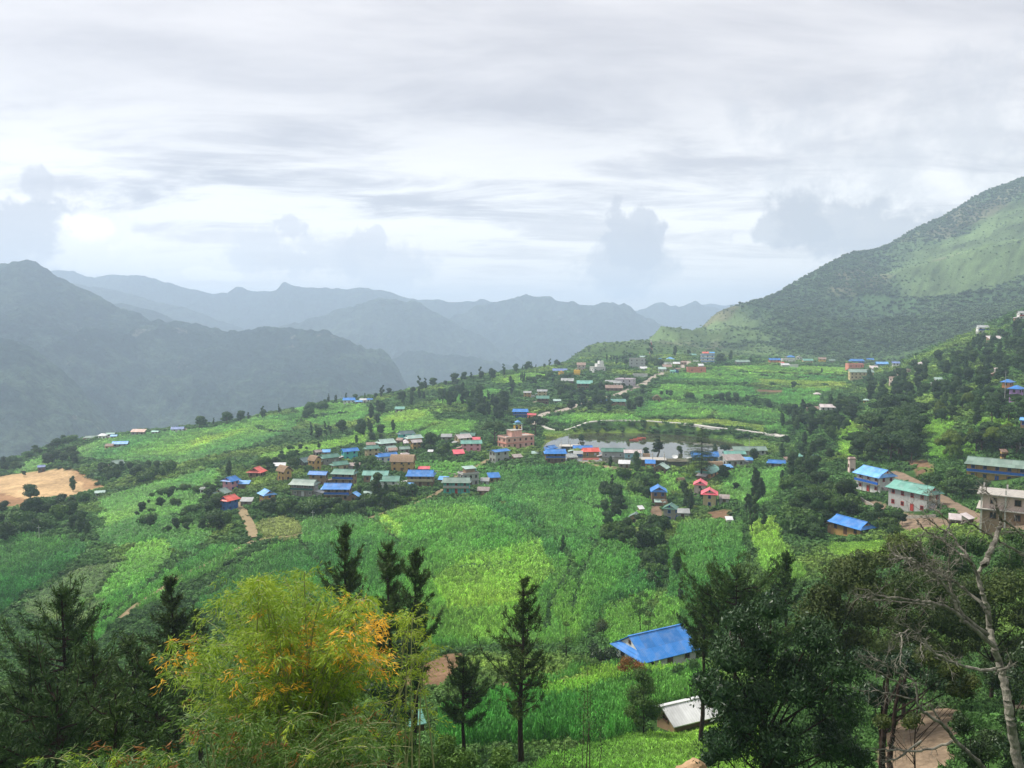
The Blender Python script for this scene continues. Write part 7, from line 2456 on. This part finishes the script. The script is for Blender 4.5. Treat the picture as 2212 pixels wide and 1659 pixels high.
# bamboo
def bamboo(u0, y0_, region, n_culm, label, seed, orange=(), yspread=2.6, twigs=26, leaf=1.0, tone=0.5):
    R = np.random.default_rng(seed)
    base, _ = XYH(u0, y0_, 1300)
    e = bpy.data.objects.new('bamboo', None)
    COL.objects.link(e)
    e.location = base
    tag(e, label, 'bamboo')
    gc_ = Geo()
    bas, axs, nrs, lns, wds, lvs, mts = [], [], [], [], [], [], []
    ow = [(P(a, b, y0_ + dy) - base, r) for a, b, r, dy in orange]
    for c_ in range(n_culm):
        u, v = region(R)
        tip = P(u, v, y0_ + R.uniform(-yspread, yspread)) - base
        b0 = np.array([R.normal() * 0.5, R.normal() * 0.5, -0.5])
        apex = np.array([tip[0] * 0.62, tip[1] * 0.62, tip[2] + R.uniform(0.1, 0.5)])
        ts = np.linspace(0, 1, 14)[:, None]
        c1 = b0 + np.array([tip[0] * 0.1, tip[1] * 0.1, max(tip[2], 1.5) * 0.75])
        cur = (1 - ts) ** 3 * b0 + 3 * (1 - ts) ** 2 * ts * c1 + 3 * (1 - ts) * ts ** 2 * apex + ts ** 3 * tip
        V, Q = tube(cur, np.linspace(0.03, 0.005, 14), 4)
        gc_.add(V, Q)
        ctone = R.uniform(0, 1)
        for k in range(twigs):
            s = R.uniform(0.35, 1.0)
            q = np.array([np.interp(s, ts[:, 0], cur[:, i]) for i in range(3)])
            a = R.uniform(0, 6.283)
            tl = R.uniform(0.25, 0.75)
            d = np.array([math.cos(a), math.sin(a), R.uniform(-0.2, 0.6)])
            p1 = q + d * tl * 0.6
            p2 = p1 + np.array([d[0], d[1], -0.9]) * tl * 0.4
            if k % 4 == 0:
                V, Q = tube([q, p1, p2], [0.007, 0.005, 0.003], 3)
                gc_.add(V, Q)
            nl = int(R.integers(12, 22))
            f = R.uniform(0.2, 1, nl)[:, None]
            pos = np.where(f < 0.6, q + (p1 - q) * (f / 0.6), p1 + (p2 - p1) * ((f - 0.6) / 0.4)) + R.normal(size=(nl, 3)) * 0.04
            ax = unit(np.array([d[0], d[1], -0.5]) + R.normal(size=(nl, 3)) * 0.55)
            bas.append(pos)
            axs.append(ax)
            nrs.append(unit(np.array([0, -0.4, 1.0]) + R.normal(size=(nl, 3)) * 0.5))
            lns.append(R.uniform(0.10, 0.21, nl) * leaf)
            wds.append(R.uniform(0.017, 0.030, nl) * leaf)
            hgt = (q[2] - 2.0) / 5.0
            lvs.append(np.clip(R.uniform(0, 1, nl) * 0.5 + 0.5 * ctone, 0, 1))
            m_ = 0 if R.uniform() < tone - 0.22 + 0.75 * hgt else 1
            for (oc, r) in ow:
                if np.linalg.norm((q - oc) * np.array([1, 0.07, 1])) < r and R.uniform() < 0.7:
                    m_ = 2
            if m_ == 1 and hgt < 0.35 and R.uniform() < 0.10:
                m_ = 3
            mts.append(np.full(nl, m_))
    B, A, N_ = np.concatenate(bas), np.concatenate(axs), np.concatenate(nrs)
    V, Q = leaf_quads(B, A, N_, np.concatenate(lns), np.concatenate(wds), R)
    LV, MT = np.concatenate(lvs), np.concatenate(mts)
    names = [('yellow_green_leaves', M_BAMBOO), ('green_leaves', M_BAMBOO_D), ('orange_leaves', M_BAMBOO_O), ('brown_leaves', M_BAMBOO_B)]
    link('culms', gc_.mesh('culms', [M_CULM]), e)
    for i, (nm, mt) in enumerate(names):
        sel = np.where(MT == i)[0]
        if len(sel) == 0:
            continue
        g = Geo()
        vv = V.reshape(-1, 4, 3)[sel].reshape(-1, 3)
        g.add(vv, np.arange(len(vv)).reshape(-1, 4), LV[sel])
        link(nm, g.mesh(nm, [mt]), e)
    return e


def reg_main(R):
    u = R.uniform(355, 870)
    vt = 1238 + 150 * abs((u - 640) / 280) ** 2.2
    return u, vt + (1590 - vt) * R.uniform(0, 1) ** 1.35


ORANGE = [(800, 1345, 0.42, -1.5), (770, 1400, 0.36, -1.5), (790, 1440, 0.36, -1.5), (740, 1330, 0.16, -1.5), (630, 1440, 0.34, -2), (620, 1480, 0.34, -2), (505, 1450, 0.28, -2), (490, 1500, 0.2, -2), (365, 1445, 0.24, -2), (590, 1430, 0.2, -2),
          (950, 1322, 0.22, 0), (745, 1520, 0.2, -2), (850, 1340, 0.2, 0), (560, 1350, 0.14, -2), (640, 1600, 0.16, -2)]
bamboo(640, 20.5, reg_main, 120, 'large yellow green bamboo clump with orange dying leaves in the left foreground', 21, ORANGE, twigs=30)
bamboo(860, 21.5, lambda R: (R.uniform(860, 960), R.uniform(1325, 1420)), 8, 'slim bamboo shoots arching right of the big clump', 22, [(950, 1322, 0.25, 0)], 0.8, 14, tone=0.6)
bamboo(300, 18.5, lambda R: (R.uniform(70, 420), 1625 + 45 * R.uniform() + abs(R.normal()) * 10), 16, 'low bamboo sprays along the bottom left edge', 23, (), 1.2, 26, tone=0.4)
bamboo(520, 17.0, lambda R: (R.uniform(380, 900), R.uniform(1545, 1665)), 40, 'darker bamboo growth at the bottom under the big clump', 24, (), 1.4, 24, tone=0.12)


def big_tree(name, label, u, y, lob_px, n, size, mat, seed, depth=1.6, trunk_r=0.16, flat=0.6, droop=0.4, core=True, vfoot=None, branches=True):
    """crown described by lobes (u, v, r) measured in the view, given real depth"""
    R = np.random.default_rng(seed)
    base, _ = XYH(u, y, 1300)
    e = bpy.data.objects.new(name, None)
    COL.objects.link(e)
    e.location = base
    tag(e, label, 'tree' if 'shrub' not in name else 'shrub')
    L = []
    for (a, b, r) in lob_px:
        rm = r * y / FPX
        for k in range(3):
            q = P(a + R.normal() * r * 0.3, b + R.normal() * r * 0.25, y + R.uniform(-depth, depth)) - base
            L.append((q[0], q[1], q[2], rm * R.uniform(0.55, 0.85), rm * R.uniform(0.55, 0.85), rm * R.uniform(0.45, 0.7)))
    cr = lobes_crown(R, L, int(n * 1.25), size, core=core, droop=droop, flat=flat, rmin=0.45, cs=0.5)
    L = np.array(L)
    g = Geo()
    if branches:
        top = L[:, 2].max() * 0.8
        V, Q = tube([(0, 0, -0.8), (0.05, 0, top * 0.3), (0, 0.1, top * 0.6), (0, 0, top)], [trunk_r, trunk_r * 0.8, trunk_r * 0.55, trunk_r * 0.2], 8)
        g.add(V, Q)
        for l_ in L[::2]:
            z0_ = min(l_[2] * 0.6, top * 0.85)
            b0 = np.array([0, 0, max(z0_, 0.3)])
            q = l_[:3]
            mid = b0 * 0.5 + q * 0.5 + np.array([0, 0, -0.1])
            V, Q = tube([b0, mid, q], [trunk_r * 0.4, trunk_r * 0.25, trunk_r * 0.1], 5)
            g.add(V, Q)
        link('trunk', g.mesh('trunk', [M_BARKD]), e)
    link('crown', cr.mesh('crown', [mat]), e)
    return e


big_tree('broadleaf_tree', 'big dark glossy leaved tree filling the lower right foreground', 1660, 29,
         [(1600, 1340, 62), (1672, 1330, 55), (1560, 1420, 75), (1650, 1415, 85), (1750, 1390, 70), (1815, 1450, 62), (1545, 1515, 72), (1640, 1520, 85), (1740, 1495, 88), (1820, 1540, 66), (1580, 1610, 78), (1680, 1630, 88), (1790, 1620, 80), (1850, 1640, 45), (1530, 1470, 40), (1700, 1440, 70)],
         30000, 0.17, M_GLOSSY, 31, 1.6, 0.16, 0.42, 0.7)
big_tree('broadleaf_tree', 'olive green tree behind the big dark glossy tree', 1800, 52, [(1760, 1290, 55), (1830, 1270, 60), (1800, 1350, 70), (1880, 1340, 60), (1870, 1250, 40), (1850, 1400, 60)], 12000, 0.24, M_OLIVE, 32, 2.5, 0.16, 0.5, 0.5)
big_tree('broadleaf_tree', 'olive brown tree behind the bare pale branches', 1960, 56, [(1940, 1290, 65), (2010, 1270, 60), (1980, 1350, 75), (2050, 1340, 65), (1930, 1400, 60), (2020, 1420, 60)], 13000, 0.24, M_OLIVE, 33, 2.5, 0.16, 0.5, 0.5)
big_tree('broadleaf_tree', 'dull green tree behind the bare trunk at the right edge', 2150, 58, [(2110, 1290, 60), (2180, 1270, 65), (2220, 1340, 60), (2140, 1370, 70), (2200, 1420, 65), (2090, 1390, 50)], 13000, 0.24, M_OLIVE, 34, 2.5, 0.16, 0.5, 0.5)
big_tree('broadleaf_tree', 'bushy green tree above the olive trees right of the single storey ochre house', 1900, 82, [(1880, 1215, 42), (1940, 1200, 48), (1990, 1215, 44), (1840, 1235, 40)], 9000, 0.30, M_OLIVE, 35, 3, 0.16, 0.6)
big_tree('broadleaf_tree', 'fresh green tree below the two white sheet roofs', 2060, 84, [(2040, 1190, 44), (2100, 1180, 42), (2080, 1230, 44), (2170, 1215, 46), (2210, 1180, 40)], 9000, 0.30, M_LEAFM, 36, 3, 0.16, 0.6)
big_tree('broadleaf_tree', 'shady tree over the dirt patch at lower right', 1915, 40, [(1900, 1450, 50), (1960, 1440, 50), (2010, 1470, 45), (1890, 1500, 40), (1950, 1500, 35), (2060, 1480, 40)], 9000, 0.19, M_GLOSSY, 37, 2, 0.17, 0.5)
big_tree('broadleaf_tree', 'dark tree behind the bare trunk low at the right edge', 2200, 44, [(2200, 1480, 50), (2140, 1470, 40), (2220, 1420, 45)], 6000, 0.20, M_GLOSSY, 38, 2, 0.14, 0.5)
big_tree('broadleaf_tree', 'leafy sapling tree standing left of the nearest white shed', 1393, 72, [(1395, 1475, 32), (1380, 1510, 38), (1405, 1530, 34), (1375, 1550, 30)], 5000, 0.22, M_LEAFM, 39, 1.4, 0.08, 0.5)
big_tree('shrub', 'dark rounded shrub left of the nearest blue roof', 1308, 114, [(1290, 1412, 24), (1320, 1415, 26), (1330, 1432, 22), (1300, 1440, 24)], 3500, 0.30, M_GLOSSY, 40, 1.6, 0.08, 0.6)
big_tree('shrub', 'bright green shrub below the dark rounded one', 1268, 108, [(1250, 1440, 22), (1280, 1436, 24), (1265, 1455, 22)], 3000, 0.28, M_LEAFM, 41, 1.4, 0.08, 0.6)
big_tree('shrub', 'round olive coloured shrub in the maize above the dark one', 1300, 138, [(1300, 1358, 24), (1296, 1372, 20)], 2500, 0.30, M_OLIVE, 42, 1.2, 0.08, 0.3)
big_tree('broadleaf_tree', 'thin airy tree in the maize above the nearest blue roof', 1383, 136, [(1378, 1300, 17), (1392, 1285, 13), (1385, 1325, 16), (1370, 1315, 10)], 700, 0.35, M_LEAFM, 43, 0.8, 0.10, 0.5, core=False)
big_tree('broadleaf_tree', 'short airy tree beside the thin one in the maize', 1402, 132, [(1402, 1330, 12), (1400, 1345, 12)], 400, 0.35, M_LEAFM, 44, 0.6, 0.07, 0.5, core=False)
big_tree('broadleaf_tree', 'lopped snag tree with few leaves left of the olive shrub', 1223, 118, [(1224, 1350, 10), (1230, 1385, 14), (1218, 1400, 12)], 500, 0.30, M_LEAFM, 45, 0.6, 0.13, 0.5, core=False)
big_tree('shrub', 'brownish shrub at the grass edge near the bottom middle', 1228, 66, [(1222, 1602, 26), (1245, 1610, 20)], 1500, 0.18, M_OLIVE, 46, 0.8, 0.05, 0.4)
big_tree('shrub', 'dark shrub at the bottom right of the grass bank', 1560, 44, [(1545, 1600, 34), (1575, 1620, 34), (1530, 1640, 26)], 4000, 0.17, M_GLOSSY, 47, 1.0, 0.05, 0.5)
big_tree('shrub', 'reddish brown leafy shrub in front of the nearest blue roof', 1365, 96, [(1355, 1430, 20), (1375, 1440, 20), (1345, 1445, 14)], 1300, 0.24, M_BAMBOO_B, 48, 0.8, 0.06, 0.5, core=False)
big_tree('shrub', 'green shrub mass below the bamboo right side', 900, 30, [(880, 1620, 45), (930, 1640, 45), (960, 1610, 30), (1010, 1650, 40), (1080, 1650, 35)], 8000, 0.15, M_LEAFM, 49, 1.2, 0.05, 0.5)
big_tree('broadleaf_tree', 'dark leafy tree between the greyish pine and the brown soil patch', 870, 47, [(870, 1440, 40), (850, 1500, 45), (880, 1400, 30), (900, 1480, 25), (860, 1560, 40)], 7000, 0.17, M_GLOSSY, 50, 1.6, 0.1, 0.45)

big_tree('broadleaf_tree', 'leafy dark tree at the foot of the bare trunk', 2110, 31, [(2080, 1560, 30), (2150, 1610, 45), (2200, 1640, 40), (2110, 1640, 40), (2210, 1560, 30)], 5000, 0.15, M_GLOSSY, 51, 1.0, 0.05, 0.5)
big_tree('broadleaf_tree', 'green leafy tree between the dark glossy tree and the bare limb', 1990, 34, [(2000, 1420, 35), (2050, 1450, 35), (2090, 1480, 30), (1960, 1560, 25), (1905, 1560, 25), (2060, 1500, 28)], 5000, 0.15, M_OLIVE, 52, 1.2, 0.05, 0.5)
big_tree('shrub', 'creeper covered bush round the lower bare trunk', 2185, 26, [(2175, 1560, 22), (2190, 1610, 26), (2165, 1500, 14), (2205, 1650, 26)], 2600, 0.10, M_GLOSSY, 53, 0.5, 0.04, 0.6, core=False, branches=False)
big_tree('shrub', 'tall weeds hiding the wall of the nearest blue roofed house', 1440, 100, [(1400, 1456, 16), (1430, 1458, 16), (1465, 1448, 16), (1500, 1440, 18), (1380, 1452, 14)], 2600, 0.26, M_LEAFM, 54, 0.8, 0.04, 0.5, core=False)

# thin saplings on the bank
for i, (u, vt, vb, rr, lb) in enumerate([(1224, 1590, 1680, 0.035, 'leftmost thin sapling stem on the bank'), (1256, 1480, 1680, 0.03, 'tall thin sapling stem left of the brown pair'), (1270, 1500, 1690, 0.05, 'left stem of the brown sapling pair'),
                                         (1278, 1440, 1690, 0.045, 'right stem of the brown sapling pair, the tallest'), (1300, 1540, 1680, 0.03, 'rightmost thin sapling stem on the bank'), (1234, 1620, 1690, 0.03, 'short thin stem beside the leftmost sapling')]):
    y = 46 + i * 0.6
    base, H = XYH(u, y, vt)
    R = np.random.default_rng(600 + i)
    e = bpy.data.objects.new('sapling', None)
    COL.objects.link(e)
    e.location = base
    tag(e, lb, 'sapling')
    g = Geo()
    pts = np.c_[np.cumsum(R.normal(size=(7, 2)) * 0.06, 0), np.linspace(-0.4, H, 7)]
    V, Q = tube(pts, np.linspace(rr, 0.008, 7), 5)
    g.add(V, Q)
    lf = Geo()
    n = 130
    s = R.uniform(0.35, 1, n)
    q = np.c_[np.interp(s, np.linspace(0, 1, 7), pts[:, 0]), np.interp(s, np.linspace(0, 1, 7), pts[:, 1]), s * H] + R.normal(size=(n, 3)) * np.array([0.28, 0.28, 0.12])
    ax = unit(R.normal(size=(n, 3)) + np.array([0, 0, -0.3]))
    V, Q = leaf_quads(q, ax, unit(R.normal(size=(n, 3)) + np.array([0, 0, 1])), R.uniform(0.12, 0.22, n), R.uniform(0.05, 0.09, n), R)
    lf.add(V, Q, R.uniform(0, 1, n))
    link('stem', g.mesh('stem', [M_BARK]), e)
    link('leaves', lf.mesh('leaves', [M_LEAFM]), e)

# deodar by the pond
base = hit(1515, 1032)
Hd = P(1515, 922, base[1])[2] - base[2]
e = bpy.data.objects.new('deodar_tree', None)
COL.objects.link(e)
e.location = base
tag(e, 'tall dark deodar with layered branches in front of the pond', 'tree')
R = np.random.default_rng(71)
g, lf = Geo(), Geo()
V, Q = tube([(0, 0, -1), (0, 0, Hd * 0.5), (0, 0, Hd)], [0.4, 0.25, 0.05], 8)
g.add(V, Q)
Rw_ = 40 * base[1] / FPX
q_, a_, n__, l_, w_, tt_ = [], [], [], [], [], []
for k in range(90):
    f = (k + R.uniform(0, 1)) / 90
    z = Hd * (0.22 + 0.77 * f)
    ln = Rw_ * min(1, (1.02 - f) * 1.6) * R.uniform(0.6, 1.15)
    a = R.uniform(0, 6.283)
    d = np.array([math.cos(a), math.sin(a), -0.06])
    V, Q = tube([(0, 0, z), tuple(np.array([0, 0, z + 0.1]) + d * ln * .6), tuple(np.array([0, 0, z]) + d * ln)], [0.10, 0.06, 0.02], 4)
    g.add(V, Q)
    n = int(26 + ln * 16)
    s = R.uniform(0.15, 1, n)
    sd = np.array([-d[1], d[0], 0])
    pos = np.array([0, 0, z]) + d * (s * ln)[:, None] + sd * (R.normal(size=n) * (0.25 + 0.22 * ln * (1 - abs(s - .5))))[:, None] + np.array([0, 0, 1]) * (R.normal(size=n) * 0.10)[:, None]
    q_.append(pos)
    a_.append(unit(d + sd * R.normal(size=n)[:, None] * 0.8 + np.array([0, 0, -0.15])))
    n__.append(unit(np.array([0, 0, 1]) + R.normal(size=(n, 3)) * 0.3))
    l_.append(R.uniform(0.4, 0.8, n))
    w_.append(R.uniform(0.18, 0.32, n))
    tt_.append(np.full(n, R.uniform(0, 1)))
V, Q = leaf_quads(np.concatenate(q_), np.concatenate(a_), np.concatenate(n__), np.concatenate(l_), np.concatenate(w_), R)
lf.add(V, Q, np.concatenate(tt_))
link('trunk', g.mesh('trunk', [M_BARKD]), e)
link('crown', lf.mesh('crown', [M_NEEDLE]), e)


# bare trees
def bare_tree(label, y, root_px, limbs, seed, name='bare_tree', dark=False):
    """limbs: list of (px polyline, start radius px, end radius px, distance shift)"""
    R = np.random.default_rng(seed)
    base = P(root_px[0], root_px[1], y)
    gz = float(height(np.array([base[0]]), np.array([base[1]]))[0])
    base = np.array([base[0], base[1], gz])
    e = bpy.data.objects.new(name, None)
    COL.objects.link(e)
    e.location = base
    tag(e, label, 'tree')
    for li, (px, r0, r1, dy) in enumerate(limbs):
        g = Geo()
        m = len(px)
        pts = np.array([P(a, b, y + dy * (k / max(m - 1, 1)) + (0 if k == 0 else R.normal() * 0.12)) for k, (a, b) in enumerate(px)]) - base
        ln = smooth_line(list(pts), 6)
        ln[1:-1] += R.normal(size=(len(ln) - 2, 3)) * 0.018
        rad = np.interp(np.linspace(0, 1, len(ln)), [0, 1], [r0, r1]) * y / FPX / 2 * R.uniform(0.97, 1.03, len(ln))
        V, Q = tube(ln, rad, 8 if r0 > 8 else 6)
        g.add(V, Q)
        if li > 0:
            nt = max(6, len(ln) * 3 // 4)
            for k in range(nt):
                j = int(R.integers(len(ln) // 4, len(ln)))
                tdir = unit(ln[min(j + 1, len(ln) - 1)] - ln[max(j - 1, 0)])
                dd = unit(tdir + R.normal(size=3) * np.array([0.8, 0.5, 0.8]))
                tl = R.uniform(0.25, 0.9)
                c1 = ln[j] + dd * tl * 0.5 + R.normal(size=3) * 0.06
                c2 = c1 + unit(dd + R.normal(size=3) * 0.6) * tl * 0.5
                rr = min(rad[j] * 0.4, 0.010)
                V, Q = tube([ln[j], c1, c2], [rr, rr * 0.75, rr * 0.35], 4)
                g.add(V, Q)
                for q in range(4):
                    c3 = c1 + unit(dd + R.normal(size=3) * 0.9) * tl * 0.35
                    V, Q = tube([c1, (c1 + c3) / 2 + R.normal(size=3) * 0.03, c3], [rr * 0.6, rr * 0.45, rr * 0.25], 3)
                    g.add(V, Q)
        link('trunk' if li == 0 else 'branch', g.mesh('trunk' if li == 0 else 'branch', [M_LICHEN]), e)
    if dark:
        for ch in e.children:
            ch.data.materials[0] = M_BARKD
    return e


bare_tree('large bare tree with pale lichen covered branches at the right edge', 25, (2201, 1675), [
    ([(2206, 1700), (2201, 1659), (2189, 1594), (2179, 1532), (2171, 1482), (2158, 1432), (2146, 1394), (2138, 1357), (2134, 1319), (2124, 1282), (2113, 1240), (2128, 1215)], 23, 7, 1.5),
    ([(2146, 1394), (2096, 1352), (2059, 1319), (2021, 1304), (1984, 1298), (1934, 1292), (1894, 1287), (1874, 1274)], 11, 2.5, -1.5),
    ([(2062, 1322), (2021, 1309), (1971, 1303), (1921, 1299), (1884, 1294), (1856, 1289)], 6, 2, -1.8),
    ([(2096, 1352), (2071, 1319), (2056, 1282), (2050, 1252), (2050, 1224), (2052, 1200)], 7, 4, -0.5),
    ([(2134, 1370), (2084, 1332), (2064, 1294), (2034, 1259), (2018, 1240), (2003, 1216), (1990, 1189), (1985, 1169)], 9, 2.5, -1.0),
    ([(2034, 1259), (2010, 1240), (1993, 1227), (1976, 1207), (1953, 1206), (1918, 1209)], 5, 2, -1.6),
    ([(2140, 1345), (2123, 1307), (2090, 1278), (2056, 1254), (2020, 1234), (1976, 1217), (1950, 1206), (1930, 1198)], 8, 3, 0.5),
    ([(2120, 1262), (2105, 1225), (2085, 1204), (2068, 1194), (2040, 1169), (2017, 1156), (1988, 1134), (1981, 1124)], 7, 2.2, 0.8),
    ([(2105, 1225), (2090, 1199), (2073, 1179), (2060, 1159), (2043, 1149), (2010, 1124), (1993, 1102)], 6, 2.2, 1.2),
    ([(2043, 1149), (2050, 1132), (2033, 1111), (2023, 1099), (2023, 1086), (2015, 1071), (2006, 1058)], 4, 2, 1.5),
    ([(2126, 1222), (2133, 1205), (2143, 1182), (2155, 1146), (2163, 1122), (2152, 1096), (2143, 1074), (2130, 1060)], 15, 3, 1.5),
    ([(2163, 1122), (2185, 1137), (2200, 1150), (2225, 1180)], 5, 3, 2),
    ([(2076, 1132), (2093, 1129), (2127, 1149), (2160, 1169), (2193, 1189), (2220, 1207)], 3.5, 5, 1.5),
    ([(2150, 1445), (2121, 1447), (2084, 1439), (2056, 1429), (2016, 1409), (1991, 1377), (1966, 1359), (1944, 1344)], 8, 3, -1.0),
    ([(1966, 1359), (1946, 1369), (1926, 1370)], 4, 2, -1.2),
    ([(1948, 1371), (1947, 1400), (1944, 1437)], 3.5, 2.2, -1.2),
    ([(1991, 1377), (1990, 1400), (1996, 1420)], 3, 2, -1.0),
    ([(2150, 1455), (2178, 1440), (2182, 1425)], 6, 4, 0),
], 81)
bare_tree('fallen looking bare limb sweeping across the dirt at the lower right', 27, (2124, 1675), [
    ([(2140, 1680), (2124, 1657), (2090, 1625), (2059, 1594), (2034, 1564), (1996, 1537), (1976, 1512)], 12, 5, -0.5),
    ([(2059, 1600), (2020, 1615), (1971, 1622), (1930, 1620), (1896, 1619)], 6, 3, 0),
    ([(1980, 1517), (1976, 1472), (1934, 1452), (1909, 1432), (1879, 1419)], 4.5, 2.5, -0.6),
    ([(1960, 1500), (1941, 1477), (1904, 1454), (1876, 1439)], 4, 2.5, -0.6),
    ([(1976, 1512), (1930, 1500), (1895, 1494), (1859, 1492)], 4, 2.2, -0.6),
    ([(2034, 1564), (2020, 1540), (2010, 1520)], 5, 2.5, 0),
    ([(1990, 1600), (1950, 1630), (1905, 1650)], 5, 3, 0),
], 82)
bare_tree('dark twin stems standing on the dirt at lower right', 36, (1915, 1675), [
    ([(1905, 1690), (1906, 1620), (1910, 1560), (1915, 1500), (1920, 1460)], 16, 6, 0),
    ([(1922, 1690), (1922, 1640), (1928, 1590), (1934, 1530), (1945, 1470)], 15, 6, 0.3)], 83, dark=True)
# rock at the bottom edge
base, _ = XYH(1497, 33.0, 1645)
R = np.random.default_rng(90)
th = np.linspace(0.05, math.pi - 0.05, 14)
ph = np.arange(22) * 2 * math.pi / 22
T, Ph = np.meshgrid(th, ph, indexing='ij')
rr = 1 + 0.28 * fbm(np.sin(T) * np.cos(Ph) * 2 + 5, np.cos(T) * 2 + np.sin(T) * np.sin(Ph), 0.9, 3, 12)
top = P(1497, 1643, 33.0)[2]
vv = np.stack([np.sin(T) * np.cos(Ph) * 0.85 * rr, np.sin(T) * np.sin(Ph) * 0.7 * rr, np.cos(T) * 0.75 * rr], -1)
ii = np.arange(14 * 22).reshape(14, 22)
q = np.stack([ii[:-1], ii[1:], np.roll(ii[1:], -1, 1), np.roll(ii[:-1], -1, 1)], -1).reshape(-1, 4)
g_ = float(height(np.array([base[0]]), np.array([base[1]]))[0])
tag(link('boulder', new_mesh('boulder', vv.reshape(-1, 3), q, [paint('ochre_rock', (0.40, 0.27, 0.16), 1.0, 0.35, 0.0, 2.5)]), None, (base[0], base[1], max(g_ + 0.2, top - 0.75))), 'brown boulder at the bottom edge of the photo', 'boulder')
print('ground gap at the boulder', top - g_)



# ------------------------------------------------------------------ labels of the tree groups
ORD = ['first', 'second', 'third', 'fourth', 'fifth', 'sixth', 'seventh', 'eighth', 'ninth', 'tenth', 'eleventh', 'twelfth', 'thirteenth', 'fourteenth']
groups = {}
for o in bpy.data.objects:
    if o.parent is None and o.get('group') and o.get('category') in ('tree', 'bush', 'bamboo'):
        groups.setdefault(o['group'], []).append(o)
for gname, mem in groups.items():
    uu = {}
    for o in mem:
        u, v = project(np.array([o.location[0]]), np.array([o.location[1]]), np.array([o.location[2]]))
        uu[o] = float(u[0])
    mem.sort(key=lambda o: uu[o])
    n = len(mem)
    if n == 1:
        continue
    for k, o in enumerate(mem):
        if n <= 28:
            if k == 0:
                o['label'] = 'leftmost of the ' + gname
            elif k == n - 1:
                o['label'] = 'rightmost of the ' + gname
            elif k < 14 and k <= n // 2:
                o['label'] = ORD[k] + ' from the left of the ' + gname
            elif n - 1 - k < 14:
                o['label'] = ORD[n - 1 - k] + ' from the right of the ' + gname
